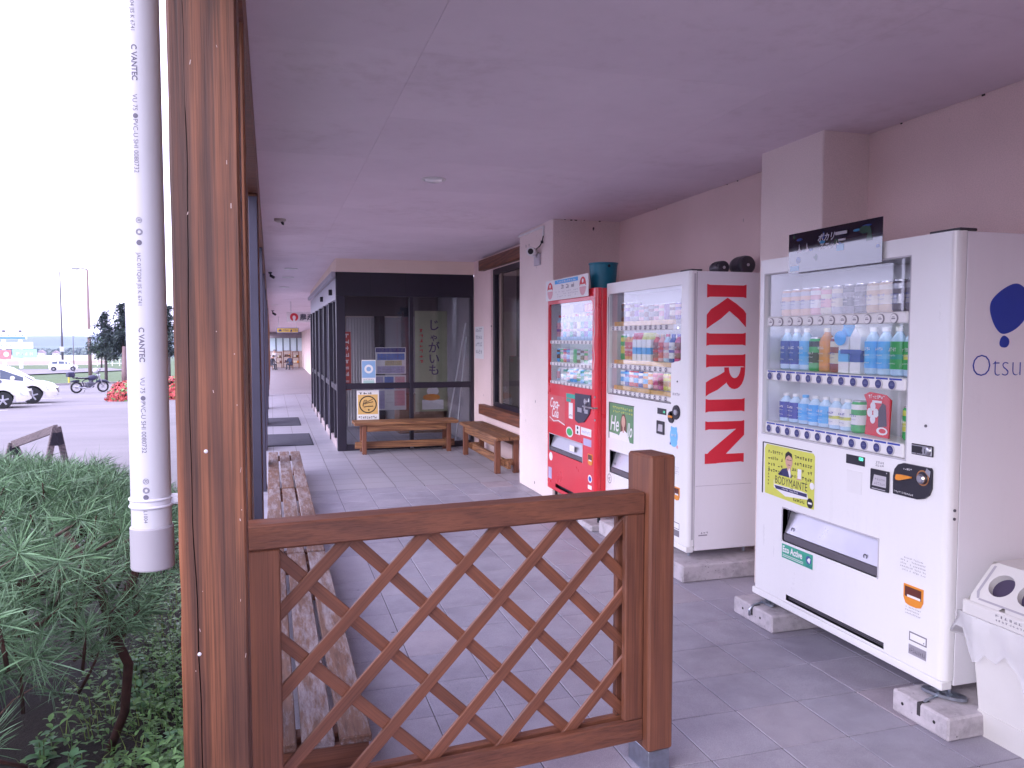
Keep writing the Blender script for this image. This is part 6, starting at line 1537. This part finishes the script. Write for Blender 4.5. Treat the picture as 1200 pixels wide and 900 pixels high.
for i in range(260):
    x = -.28 - .5 * rw.random() ** 1.5; y = rw.uniform(2.2, 5.5); h = rw.uniform(.08, .36) * (1 if x > -.5 else .5); m.tube([(x, y, gz(y)), (x + rw.uniform(-.03, .03), y + rw.uniform(-.03, .03), gz(y) + h)], [.0018, .001], 4, False)
    for q in range(int(h * 60)):
        L = rw.uniform(.018, .04); leaf(m, (x, y, gz(y) + h * rw.uniform(.3, 1)), rw.random() * 2 * pi, rw.uniform(-.1, .7), L, L * .35)
tag(m.done('ground_cover', weed_m), 'small leafy weeds covering the bed beside the timber post', 'weeds', kind='stuff')
m = MB()
for i in range(900):
    x = -.28 - .55 * rw.random() ** 1.4; y = rw.uniform(1.5, 6); az = rw.random() * 2 * pi; h = rw.uniform(.06, .2); b = Vector((x, y, gz(y) + .01)); t1 = b + Vector((cos(az) * h * .3, sin(az) * h * .3, h * .8)); t2 = b + Vector((cos(az) * h * .8, sin(az) * h * .8, h)); s_ = Vector((-sin(az), cos(az), 0)) * .0022
    m.poly([tuple(b - s_), tuple(b + s_), tuple(t1 + s_ * .7), tuple(t1 - s_ * .7)]); m.poly([tuple(t1 - s_ * .7), tuple(t1 + s_ * .7), tuple(t2)])
tag(m.done('grass', grassb_m), 'thin grass blades in the planting bed', 'grass', kind='stuff')
spots = [(-.50, 2.66, .17, 13, 'broad leaved weed at the bottom of the bed, closest to the post'), (-.62, 2.95, .22, 15, 'pale green broad leaved weed left of the post foot'), (-.66, 2.7, .10, 8, 'small broad leaved weed in the shade at the lower left of the bed'),
         (-.42, 3.1, .20, 12, 'broad leaved weed half hidden by the left edge of the post'), (-.60, 3.9, .22, 12, 'bright leafy weed below the end of the drainpipe'), (-.52, 3.6, .2, 12, 'leafy weed between the pine trunk and the post'), (-.80, 3.35, .16, 10, 'small dark leaved weed under the pine branches')]
for (x, y, h, n_, lab) in spots:
    t = thing('leafy_weed', lab, 'plant', (x, y, gz(y)), 'broad leaved weeds in the bed'); m = MB(); st = MB()
    for s in range(3):
        ax, ay = x + rw.uniform(-.07, .07), y + rw.uniform(-.07, .07); st.tube([(x, y, gz(y)), (ax, ay, gz(y) + h * .6), (ax + rw.uniform(-.02, .02), ay, gz(y) + h)], [.004, .003, .002], 5)
        for k in range(n_):
            f = rw.random(); az = k * 2.4 + rw.random() * .6; L = rw.uniform(.045, .078) * (1.1 - .4 * f); leaf(m, (ax, ay, gz(y) + h * (.35 + .65 * f)), az, rw.uniform(-.15, .55), L, L * rw.uniform(.45, .6))
    m.done('leaves', broad_m, t)['kind'] = 'stuff'; st.done('stems', P('stem_green', (.10, .14, .05), .7), t)['kind'] = 'stuff'
m = MB(); m.tube([(-1.02, 2.75, -.1), (-.98, 2.76, .1), (-.90, 2.78, .28), (-.80, 2.8, .385), (-.73, 2.82, .42)], [.0035, .003, .0025, .002, .0012], 6)
tag(m.done('dry_stem', P('dry_stem', (.28, .16, .12), .8), None, loc=(-1.02, 2.75, -.1)), 'single bare curved brown stem rising from the dark bed', 'stem')
# long straw blades in the pine
t = thing('grass_tuft', 'yellow green grass blades sticking out of the pine top', 'grass', (-1.15, 3.0, .6)); m = MB()
for k in range(7):
    az = rw.random() * 2 * pi; b = Vector((-1.12 + rw.uniform(-.05, .05), 3.0, .72)); s_ = Vector((.004, 0, 0)); p1 = b + Vector((cos(az) * .05, sin(az) * .05, .16)); p2 = b + Vector((cos(az) * .12, sin(az) * .12, .24)); m.poly([tuple(b - s_), tuple(b + s_), tuple(p1 + s_), tuple(p2), tuple(p1 - s_)])
m.done('blade', grassb_m, t)['kind'] = 'stuff'

# ------------------------------------------------------------------ sawhorse barrier
t = thing('sawhorse', 'weathered timber sawhorse barrier standing behind the pine', 'barrier', (-3.5, 12.9, gz(12.9)))
grey_wood = wood('grey_wood', (.20, .16, .16), (.10, .08, .085), 0, 1.0, .8, 14, .2, .6)
pA, pB = Vector((-3.57, 12.9, .005)), Vector((-2.80, 12.0, .31))
m = MB(); m.bar(pA, pB, .05, .10); m.done('beam', grey_wood, t)
for e, (q, sgn) in enumerate(((pA, 1), (pB, -1))):
    for s in (-1, 1):
        m = MB(); d = (pB - pA).normalized(); pr = Vector((-d.y, d.x, 0)); f = q + pr * s * .17 + d * (.03 * sgn); f.z = gz(f.y); m.bar(f, q + Vector((0, 0, .02)) + pr * s * .02, .075, .035, up=tuple(d)); m.done('leg', grey_wood, t)
        m = MB(); c = f.lerp(q, .78); m.bar(f.lerp(q, .68), f.lerp(q, .92), .085, .045, up=tuple(d)); m.done('hinge_plate', dark_plastic, t)

# ------------------------------------------------------------------ vehicles
def loft(m, st):
    """st: list of section point lists; mirrored sections joined into one skin"""
    rings = [m.vs(s) for s in st]
    for A, Bq in zip(rings, rings[1:]):
        for i in range(len(A) - 1): m.face((A[i], A[i + 1], Bq[i + 1], Bq[i]), True)
    m.face(rings[0]); m.face(rings[-1][::-1])
def interp(tab, x):
    for (x0, y0), (x1, y1) in zip(tab, tab[1:]):
        if x0 <= x <= x1: t = (x - x0) / (x1 - x0); return y0 + (y1 - y0) * t
    return tab[0][1] if x < tab[0][0] else tab[-1][1]
def car(label, loc, rz, L, W, top, belt, roof, xw, wr, group, face=True):
    """x forward from the rear bumper; belt and roof are side profiles"""
    t = thing('parked_car', label, 'car', loc, group)
    fr = Fr(loc, (cos(rz), sin(rz), 0), (-sin(rz), cos(rz), 0), (0, 0, 1)); hw = W / 2
    def halfw(x): return hw * min(1, .80 + .20 * min(1, x / (.10 * L)), .74 + .26 * sqrt(max(0, min(1, (L - x) / (.15 * L)))))
    m = MB(fr); st = []; N = 40
    for k in range(N + 1):
        x = L * k / N; w = halfw(x); zb = interp(belt, x); z0 = .22 + .10 * max(0, (x - L * .93) / (L * .07)) + .06 * max(0, (L * .05 - x) / (L * .05))
        for_w = [min(abs(x - q) / (wr * 1.22), 1) for q in xw]; arch = min(for_w)
        za = z0 if arch >= 1 else max(z0, wr * 1.22 * sqrt(1 - arch ** 2) + wr * .95)
        pts = [(w * .90, za), (w * .985, max(za + .01, .45)), (w, max(za + .02, .62)), (w * .985, zb - .10), (w * .90, zb - .015), (w * .55, zb + .015), (0, zb + .025)]
        full = [(x, p[0], p[1]) for p in pts] + [(x, -p[0], p[1]) for p in pts[-2::-1]]
        st.append(full[::-1])
    loft(m, st); m.done('body', car_white, t)
    m = MB(fr); rx0, rx1 = roof[0][0], roof[-1][0]; st = []
    for k in range(25):
        x = rx0 + (rx1 - rx0) * k / 24; zr = interp(roof, x); zb = interp(belt, x) - .05; w = halfw(x) * .93; f = min(1, (zr - zb) / (top - .95)); wt = w - .16 * max(0, f)
        pts = [(w, zb), (wt + .03, zr - .06 if zr - zb > .08 else zb + .01), (wt * .80, zr), (0, zr + .025)]
        st.append(([(x, p[0], p[1]) for p in pts] + [(x, -p[0], p[1]) for p in pts[-2::-1]])[::-1])
    loft(m, st); m.done('cabin', car_white, t)
    xs_ = [rx0 + (rx1 - rx0) * q for q in (.10, .36, .40, .64, .68, .90)]
    for sd in (1, -1):
        for q in range(3):
            x0, x1 = xs_[q * 2], xs_[q * 2 + 1]; m = MB(fr); pts = []
            for x, lo in ((x0, 1), (x1, 1), (x1, 0), (x0, 0)):
                zr = interp(roof, x); zb = interp(belt, x) - .05; w = halfw(x) * .93; f = min(1, (zr - zb) / (top - .95)); wt = w - .16 * max(0, f) + .03; zt_ = zr - .06
                if lo: s = .16
                else: s = .90
                pts.append((x, sd * (w + (wt - w) * s + .006), zb + (zt_ - zb) * s))
            m.poly(pts if sd < 0 else pts[::-1]); m.done('side_window', car_glass, t)
    m = MB(fr); a, b = rx1 - (rx1 - rx0) * .26, rx1 - .03
    za, zb_ = interp(roof, a), interp(roof, b); wa, wb = halfw(a) * .93 - .16, halfw(b) * .86
    m.poly([(b, -wb, zb_ + .035), (b, wb, zb_ + .035), (a, wa * .86, za + .03), (a, -wa * .86, za + .03)]); m.done('windscreen', car_glass, t)
    for x in xw:
        for sd in (1, -1):
            m = MB(fr); y = sd * (hw - .10); m.lathe((x, y - sd * .10, wr), (0, sd, 0), [(wr * .6, 0), (wr * .97, .01), (wr, .04), (wr, .15), (wr * .95, .185), (wr * .66, .19)], 26); w_ = m.done('wheel', tyre_m, t)
            m = MB(fr); m.lathe((x, y + sd * .06, wr), (0, sd, 0), [(wr * .66, 0), (wr * .64, .03), (wr * .60, .02)], 26, cap=False)
            for k in range(5):
                an = k * 2 * pi / 5 + .3; m.bar((x, y + sd * .085, wr), (x + cos(an) * wr * .63, y + sd * .085, wr + sin(an) * wr * .63), .055, .025, up=(0, 1, 0))
            m.lathe((x, y + sd * .07, wr), (0, sd, 0), [(.05, 0), (.05, .03), (.03, .035)], 12); m.lathe((x, y + sd * .055, wr), (0, sd, 0), [(wr * .63, 0), (wr * .3, .004)], 24); m.done('rim', rim_m, w_)
    for sd in (1, -1):
        m = MB(fr); zb = interp(belt, L * .93); st = [(L * .90, sd * halfw(L * .90) * .995 + sd * .004, zb - .09), (L * .975, sd * halfw(L * .975) * .97 + sd * .006, zb - .17), (L * .97, sd * halfw(L * .97) * .97 + sd * .006, zb - .30), (L * .91, sd * halfw(L * .91) * 1.0 + sd * .005, zb - .24)]
        m.poly(st if sd < 0 else st[::-1]); m.done('headlight', lamp_glass, t)
        m = MB(fr); x = rx1 - (rx1 - rx0) * .20; m.lathe((x, sd * (hw - .02), interp(belt, x) + .06), (0, sd, .1), [(.05, 0), (.09, .05), (.08, .17), (.03, .20)], 10); m.done('mirror', car_white, t)
        for x in (L * .30, L * .56): m = MB(fr); zb = interp(belt, x); m.box(x - .1, x + .1, sd * hw * .985 - .004, sd * hw * .985 + .02, zb - .16, zb - .13, .008); m.done('door_handle', car_white, t)
        for x in (L * .36, L * .62): m = MB(fr); zb = interp(belt, x); m.box(x - .004, x + .004, sd * (hw - .003), sd * (hw + .0015), .36, zb - .11); m.done('door_seam', black_rubber, t)
    m = MB(fr); x = L - .03; w = halfw(L) * .8; m.box(x, x + .035, -w, w, .40, .47, .005); m.done('grille', dark_plastic, t)
    m = MB(fr); m.box(.01, .04, -w, w, .55, .66, .005); m.done('rear_lamp_bar', P('rear_lamp', (.4, .02, .02), .25), t)
    return t
h1 = gz(27.7)
ca = [(0, .85), (.3, .92), (1.0, .94), (2.4, .93), (2.85, .88), (3.4, .80), (3.72, .64), (3.85, .50)]
car('small white hatchback nose at the left edge, nearer of the two parked cars', (-12.27, 32.35, gz(32.4)), radians(14), 3.85, 1.66, 1.46, ca, [(.05, .90), (.45, 1.36), (.9, 1.46), (1.9, 1.47), (2.35, 1.38), (2.95, .87)], (.62, 2.96), .30, 'white cars in the car park')
cb = [(0, .95), (.4, 1.0), (1.3, 1.0), (2.9, .98), (3.3, .93), (4.0, .84), (4.35, .72), (4.5, .52)]
car('larger white car parked behind the small hatchback', (-12.85, 35.9, gz(35.9)), radians(12), 4.5, 1.75, 1.55, cb, [(.08, .97), (.6, 1.45), (1.2, 1.55), (2.4, 1.54), (2.9, 1.42), (3.65, .90)], (.80, 3.58), .33, 'white cars in the car park')
car('white hatchback driving on the road beyond the motorcycle', (-29.6, 124, gz(124.5) + .03), radians(10), 3.6, 1.65, 1.5, [(0, .9), (.3, .95), (1.2, .96), (2.5, .93), (2.9, .88), (3.3, .78), (3.55, .6), (3.6, .5)], [(.05, .94), (.3, 1.4), (.8, 1.5), (1.8, 1.5), (2.3, 1.38), (2.95, .88)], (.6, 2.95), .29, 'white cars in the car park')

# motorcycle
t = thing('motorcycle', 'dark motorcycle with a rear top box standing in the car park', 'motorcycle', (-9.45, 48.2, gz(48.2)))
MF = Fr((-10.05, 47.5, gz(47.6)), (cos(.55), sin(.55), 0), (-sin(.55), cos(.55), 0), (0, 0, 1))
bike_d = P('bike_dark', (.03, .03, .07), .35, .1); bike_s = P('bike_silver', (.45, .45, .5), .3, .05, metal=.6)
for x in (0, 1.36):
    m = MB(MF); m.torus((x, 0, .31), (0, 1, 0), .265, .048, 28, 8); w_ = m.done('wheel', tyre_m, t)
    m = MB(MF); m.torus((x, 0, .31), (0, 1, 0), .215, .014, 24, 6)
    for k in range(8): a = k * pi / 4; m.cyl((x, 0, .31), (x + .21 * cos(a), 0, .31 + .21 * sin(a)), .008, n=5)
    m.lathe((x, -.05, .31), (0, 1, 0), [(.06, 0), (.06, .1)], 14); m.done('rim', bike_s, w_)
m = MB(MF)
for sd in (-.09, .09): m.cyl((1.36, sd, .31), (1.10, sd, .98), .026, n=8)
m.done('fork', bike_s, t)
m = MB(MF); m.tube([(1.10, 0, .92), (.80, 0, .80), (.45, 0, .72), (.30, 0, .62), (.40, 0, .36), (.75, 0, .30), (1.02, 0, .55), (1.08, 0, .85)], .03, 6); m.tube([(0, -.10, .31), (.42, -.10, .38)], .025, 6); m.tube([(0, .10, .31), (.42, .10, .38)], .025, 6); m.tube([(.1, 0, .78), (-.2, 0, .86)], .02, 6); m.done('frame', bike_d, t)
m = MB(MF); m.lathe((.58, 0, .76), (1, 0, .18), [(.05, 0), (.13, .06), (.155, .2), (.14, .36), (.06, .46)], 14); m.done('tank', bike_d, t)
m = MB(MF); m.box(.02, .62, -.13, .13, .76, .84, .03); m.box(-.18, .1, -.09, .09, .80, .87, .03); m.done('seat', dark_plastic, t)
m = MB(MF); m.box(.48, .88, -.15, .15, .28, .58, .05); m.lathe((.72, 0, .52), (.3, 0, 1), [(.11, 0), (.11, .16), (.08, .2)], 12); m.done('engine', P('engine_grey', (.10, .10, .13), .4, .2, metal=.5), t)
m = MB(MF); m.tube([(.85, -.13, .40), (.6, -.17, .22), (.2, -.18, .28), (-.22, -.18, .40)], [.02, .025, .04, .045], 8); m.done('exhaust', bike_s, t)
m = MB(MF); m.box(-.46, -.10, -.19, .19, .88, 1.16, .05); m.done('top_box', bike_d, t)
m = MB(MF); m.tube([(1.0, -.36, 1.08), (1.08, -.15, 1.04), (1.09, 0, 1.02), (1.08, .15, 1.04), (1.0, .36, 1.08)], .016, 6)
for sd in (-.3, .3): m.cyl((1.05, sd, 1.06), (1.1, sd * 1.1, 1.24), .007, n=5); m.lathe((1.1, sd * 1.1, 1.24), (-1, 0, 0), [(.05, -.01), (.05, .01)], 10)
m.done('handlebar', dark_plastic, t)
m = MB(MF); m.lathe((1.12, 0, .95), (1, 0, -.1), [(.05, -.05), (.10, .0), (.10, .06), (.08, .08)], 14); m.done('headlight', lamp_glass, t)
m = MB(MF); m.poly([(1.15, -.16, 1.02), (1.15, .16, 1.02), (1.02, .13, 1.30), (1.02, -.13, 1.30)]); m.poly([(1.152, .16, 1.02), (1.152, -.16, 1.02), (1.022, -.13, 1.30), (1.022, .13, 1.30)]); m.done('windscreen', P('smoke_screen', (.25, .27, .30), .2), t)
m = MB(MF); m.tube([(1.02, -.03, .58), (1.2, -.03, .64), (1.5, -.03, .62), (1.68, -.03, .52)], [.05, .07, .06, .03], 6); m.tube([(-.3, 0, .62), (-.1, 0, .66), (.15, 0, .66)], [.03, .06, .05], 6); m.done('mudguard', bike_d, t)
m = MB(MF); m.tube([(.55, .12, .30), (.48, .34, .0)], .015, 5); m.done('side_stand', bike_s, t)
t2 = thing('helmet', 'pale grey helmet resting on the motorcycle handlebar', 'helmet', tuple(MF.p(1.02, 0, 1.08)))
m = MB(MF); m.lathe((1.0, 0, 1.06), (0, 0, 1), [(.09, 0), (.13, .05), (.145, .13), (.12, .22), (.05, .275), (0, .28)], 16); m.done('shell', P('helmet_grey', (.50, .50, .52), .3), t2)
m = MB(MF); m.lathe((1.03, 0, 1.15), (1, 0, .05), [(.085, .04), (.07, .11), (.03, .125)], 12); m.done('visor', dark_plastic, t2)

# ------------------------------------------------------------------ flower bushes, trees, poles, signs, walls
def flower_bush(label, x, y, r, h, seed):
    t = thing('flower_bush', label, 'flower bush', (x, y, gz(y)), 'red flower beds in the car park'); rr = random.Random(seed); m = MB(); g = MB()
    for i in range(1500):
        a = rr.random() * 2 * pi; e = math.asin(rr.random()); q = Vector((cos(a) * cos(e), sin(a) * cos(e), sin(e))); k = .80 + .2 * rr.random() + .16 * mnoise.noise((q.x * 3 + x, q.y * 3, q.z * 3))
        p = Vector((x, y, gz(y))) + Vector((q.x * r, q.y * r, q.z * h)) * k; tgt = m if rr.random() < .78 else g
        n_ = (q + Vector((rr.uniform(-.6, .6), rr.uniform(-.6, .6), rr.uniform(-.6, .6)))).normalized(); e1 = n_.cross(Vector((0, 0, 1.01))).normalized(); e2 = n_.cross(e1); s = rr.uniform(.035, .08)
        tgt.poly([tuple(p + (e1 * cos(w) + e2 * sin(w)) * s * (1 if i_ % 2 == 0 else .6)) for i_, w in enumerate([2 * pi * z / 8 for z in range(8)])])
    m.done('flowers', flower_m, t)['kind'] = 'stuff'; g.done('leaves', weed_m, t)['kind'] = 'stuff'
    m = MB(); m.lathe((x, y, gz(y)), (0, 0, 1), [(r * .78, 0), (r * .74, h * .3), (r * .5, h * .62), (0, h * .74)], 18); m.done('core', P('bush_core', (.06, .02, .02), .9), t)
flower_bush('red flowering bush left of the drainpipe', -5.95, 36.8, .72, .86, 3)
flower_bush('red flowering bush between drainpipe and timber post', -4.15, 37.6, .80, 1.05, 5)
def conifer(label, x, y, H, R, seed, z0=.16, zb=None):
    zb = gz(y) if zb is None else zb
    t = thing('conifer_tree', label, 'tree', (x, y, zb), 'dark conifers along the car park'); rr = random.Random(seed)
    m = MB(); m.tube([(x, y, zb), (x + .03 * H * .2, y, zb + H * .5), (x, y, zb + H)], [H * .022, H * .015, .02], 8); m.done('trunk', trunk_m, t)
    m = MB(); nb = int(70)
    for b in range(nb):
        f = z0 + (1 - z0) * (b / nb) ** .9; zz = zb + H * f; L = R * (1 - (f - z0) / (1 - z0)) ** .75 * rr.uniform(.35, 1.2) + .12; az = rr.random() * 2 * pi + b * 2.4
        d = Vector((cos(az), sin(az), 0)); sd = Vector((-sin(az), cos(az), 0)); n_ = max(4, int(L * 9))
        for k in range(n_):
            s = (k + rr.random()) / n_; p = Vector((x, y, zz)) + d * L * s + Vector((0, 0, -L * .30 * s + L * .16 * s * s)) + sd * rr.uniform(-.22, .22) * L * (1 - s * .6) * .8
            for j in range(5):
                q = Vector((rr.uniform(-1, 1), rr.uniform(-1, 1), rr.uniform(-.7, .5))).normalized(); e1 = q.cross(Vector((.3, .2, 1))).normalized(); w = rr.uniform(.11, .24) * (H / 6)
                pp = p + q * .1; m.poly([tuple(pp - e1 * w * .35), tuple(pp + e1 * w * .35), tuple(pp + q * w * 1.6 + e1 * w * .2), tuple(pp + q * w * 1.9)])
    m.done('crown', conifer_m, t)['kind'] = 'stuff'
conifer('dark conifer left of the drainpipe with drooping lower boughs', -12.3, 68.0, 5.6, 1.75, 1, .38)
conifer('tallest dark conifer, just behind the drainpipe', -11.0, 67.5, 6.2, 1.7, 2, .40)
conifer('dark conifer between the drainpipe and the timber post', -7.6, 66.5, 6.0, 1.6, 3, .38)
def leafy_tree(label, x, y, H, R, seed):
    t = thing('round_tree', label, 'tree', (x, y, gz(y)), 'leafy trees along the road'); rr = random.Random(seed)
    m = MB(); m.tube([(x, y, gz(y)), (x + .1, y, gz(y) + H * .4), (x, y, gz(y) + H * .7)], [H * .03, H * .02, H * .01], 7); m.done('trunk', trunk_m, t); m = MB()
    for c in range(26):
        cc_ = Vector((x, y, gz(y) + H * .66)) + Vector((rr.gauss(0, .42) * R, rr.gauss(0, .42) * R, rr.gauss(0, .16) * H))
        for k in range(70):
            p = cc_ + Vector((rr.gauss(0, 1), rr.gauss(0, 1), rr.gauss(0, .8))) * R * .24; q = Vector((rr.uniform(-1, 1), rr.uniform(-1, 1), rr.uniform(-1, 1))).normalized(); e1 = q.cross(Vector((.3, .2, 1))).normalized(); w = H * .035
            m.poly([tuple(p - e1 * w * .5), tuple(p + q * w), tuple(p + e1 * w * .5), tuple(p - q * w)])
    m.done('crown', weed_m, t)['kind'] = 'stuff'
leafy_tree('small pale leafy tree in front of the far white railing', -27.8, 150, 5.2, 1.7, 4)
# trees reflected in the machine windows, across the car park beyond the left edge
for k, (x, y, H) in enumerate(((-24, 6.5, 8.5), (-27, 11.5, 10), (-22, 2.0, 8))):
    leafy_tree(['leafy tree across the car park left of the picture, middle of three', 'tallest leafy tree across the car park left of the picture', 'leafy tree across the car park left of the picture, nearest the camera side'][k], x, y, H, 2.6, 20 + k)
def lamp_pole(label, x, y, H, r, mat, box=None, arm=1.2):
    t = thing('lamp_pole', label, 'lamp post', (x, y, gz(y)), 'poles along the road'); z = gz(y)
    m = MB(); m.tube([(x, y, z), (x, y, z + H * .33), (x, y, z + H)], [r, r * .9, r * .5], 8); m.done('pole', mat, t)
    if arm:
        m = MB(); m.tube([(x, y, z + H), (x - arm * .6, y, z + H + .15), (x - arm, y, z + H + .12)], r * .45, 6); m.lathe((x - arm * .8, y, z + H + .1), (-1, 0, 0), [(.08, 0), (.16, .1), (.14, .7), (.05, .8)], 8); m.done('lamp_head', P('lamp_grey', (.35, .34, .36), .5), t)
    if box: m = MB(); m.box(x - .35, x + .35, y - .3, y - r - .01, z + box, z + box + .9, .02); m.done('control_box', P('pole_box', (.55, .55, .56), .5), t)
pole_d = P('pole_dark', (.09, .08, .10), .6); pole_b = P('pole_brown', (.20, .13, .13), .6)
lamp_pole('tall street lamp with a dark lower pole and a pale box', -35.5, 158, 17.0, .20, pole_d, 2.8, 0)
lamp_pole('tall brown street lamp in front of the conifers', -19.07, 96.8, 11.6, .20, pole_b, 4.2, 1.0)
lamp_pole('thin short pole beside the passing car', -25.4, 119, 5.0, .07, pole_d, None, 0)
lamp_pole('thick brown post partly hidden by the drainpipe', -10.74, 66.5, 2.9, .24, pole_b, None, 0)
t = thing('bollard', 'yellow bollard at the kerb behind the motorcycle', 'bollard', (-15.75, 71.9, gz(71.9)))
m = MB(); m.lathe((-15.75, 71.9, gz(71.9)), (0, 0, 1), [(.07, 0), (.07, .72), (.05, .78)], 12); m.done('post', P('bollard_yellow', (.62, .50, .08), .5), t)
m = MB(); m.lathe((-15.75, 71.9, gz(71.9) + .5), (0, 0, 1), [(.073, 0), (.073, .1)], 12); m.done('band', white_print, t)
# signboards
t = thing('signboard_tower', 'cluster of pale roadside signboards with blue lettering on two white posts', 'signboard', (-40, 150, gz(150)))
GF = Fr((-39.0, 150, gz(150)), (1, 0, 0), (0, 0, 1), (0, -1, 0)); sgw = P('signboard_white', (.78, .78, .80), .5)
for a in (-3.4, -.95):
    m = MB(GF); m.box(a - .26, a + .26, 0, 5.2, -.5, -.1, .03); m.done('post', sgw, t)
def board(b0, b1, a0, a1, mats, fn):
    m = MB(GF); m.box(a0, a1, b0, b1, -.1, .05, .02); fn(m); m.done('board', mats, t)
rq = random.Random(6); cyl = P('signboard_cyan', (.34, .56, .68), .5); nav = P('signboard_teal', (.05, .22, .30), .5)
board(6.7, 9.1, -5.5, .4, [sgw, cyl], lambda m: (setattr(m, 'm', 1), m.text('道の駅', -3.0, 8.2, .06, .65), m.text('物産センター', -4.6, 7.0, .06, .85)))
board(4.9, 5.7, -5.5, .1, [sgw, nav], lambda m: (setattr(m, 'm', 1), m.rect(-5.4, -.1, 4.95, 5.25, .055), m.marks(-5, -.2, 5.38, .26, .06, 9, rq)))
board(3.3, 4.4, -5.5, .95, [sgw, cyl], lambda m: (setattr(m, 'm', 1), m.marks(-4.5, -.6, 3.7, .4, .06, 6, rq)))
board(1.6, 3.1, -5.5, -2.3, [P('signboard_red', (.62, .20, .22), .5), sgw], lambda m: (setattr(m, 'm', 1), m.disc(-3.0, 2.4, .4, .42, .06, 14)))
board(1.8, 3.2, -2.1, 1.5, [P('signboard_sky', (.34, .60, .70), .5), sgw], lambda m: (setattr(m, 'm', 1), m.marks(-1.6, 1.0, 2.2, .5, .06, 4, rq)))
m = MB(GF); m.box(-3.6, .1, 5.85, 6.0, -.3, -.1); m.done('cross_beam', sgw, t)
for a in (-3.3, -.9): m = MB(GF); m.box(a - .2, a + .2, 6.05, 6.4, -.3, .1, .03); m.done('spot_lamp', grey_plastic, t)
# long low white wall, railing and treeline
t = thing('boundary_wall', 'long low white wall beyond the road', 'wall', (-45, 206, gz(206)))
m = MB(); m.box(-75, -37.5, 206, 206.5, gz(206) - .5, gz(206) + 2.1, .05); m.done('wall', P('far_white_wall', (.72, .68, .66), .7), t)
m = MB(); m.box(-75, -37.5, 205.96, 205.995, gz(206), gz(206) + .9); m.done('pink_base', P('far_pink_base', (.58, .42, .42), .7), t)
t = thing('white_railing', 'white railing on the grass right of the low wall', 'railing', (-31, 170, gz(170)))
for k in range(9):
    x = -33.5 + k * 1.3; m = MB(); m.box(x - .06, x + .06, 169.9, 170.1, gz(170), gz(170) + 1.25); m.done('post', white_plastic, t)
for z in (.5, 1.2): m = MB(); m.box(-33.5, -23.0, 169.95, 170.05, gz(170) + z, gz(170) + z + .09); m.done('rail', white_plastic, t)
m = MB(); rt = random.Random(2)
for i in range(9000):
    x = rt.uniform(-560, 260); y = rt.uniform(905, 960); H = 9 + 3.5 * mnoise.noise((x * .02, 0, 1)) + 2.5 * mnoise.noise((x * .11, 0, 6)); p = Vector((x, y, -18.2 + H * rt.random() ** .8)); q = Vector((rt.uniform(-1, 1), rt.uniform(-1, 1), rt.uniform(-1, 1))).normalized(); e1 = q.cross(Vector((.3, .2, 1))).normalized(); w = rt.uniform(1.0, 2.4)
    m.poly([tuple(p - e1 * w * .6), tuple(p + q * w), tuple(p + e1 * w * .6), tuple(p - q * w)])
tag(m.done('treeline', treeline_m), 'distant band of trees below the hills', 'trees', kind='stuff')
for k, (x, y, w, h, lab) in enumerate(((-219, 890, 6, 5, 'far white house with a grey gable, left of the street lamp'), (-207, 893, 5.5, 4.5, 'far white house right of the first one'), (-172, 890, 5, 4.2, 'far pale house behind the passing car'), (-160, 894, 5.5, 4.2, 'far pale house left of the brown street lamp'))):
    t = thing('house', lab, 'house', (x, y, gz(y)), 'far houses below the hills'); m = MB(); m.box(x - w / 2, x + w / 2, y, y + 7, gz(y) - .2, gz(y) + h); m.done('wall', P('house_wall', (.62, .60, .60), .7), t)
    m = MB(Fr((x, y, gz(y)), (1, 0, 0), (0, 0, 1), (0, -1, 0))); m.prism([(-w / 2 - .5, h), (w / 2 + .5, h), (0, h + 2.6)], -7.3, .3); m.done('roof', P('house_roof', (.30, .20, .22), .7), t)
    for a in (-w * .25, w * .25): m = MB(Fr((x, y, gz(y)), (1, 0, 0), (0, 0, 1), (0, -1, 0))); m.box(a - .8, a + .8, 1.6, 3.0, .0, .03); m.done('window', car_glass, t)

# ------------------------------------------------------------------ air
hz = bpy.data.materials.new('thin_haze'); hz.use_nodes = True
hn, hl = hz.node_tree.nodes, hz.node_tree.links
for n in list(hn): hn.remove(n)
ho = hn.new('ShaderNodeOutputMaterial'); pv = hn.new('ShaderNodeVolumePrincipled'); pv.inputs['Color'].default_value = (.62, .74, 1.0, 1); pv.inputs['Density'].default_value = .0002; pv.inputs['Anisotropy'].default_value = 0.0
hl.new(pv.outputs['Volume'], ho.inputs['Volume'])
m = MB(); m.box(-6500, 6500, -80, 9500, -22, 26)
tag(m.done('haze', hz), 'pale lavender air over the car park and fields', 'haze', kind='stuff')
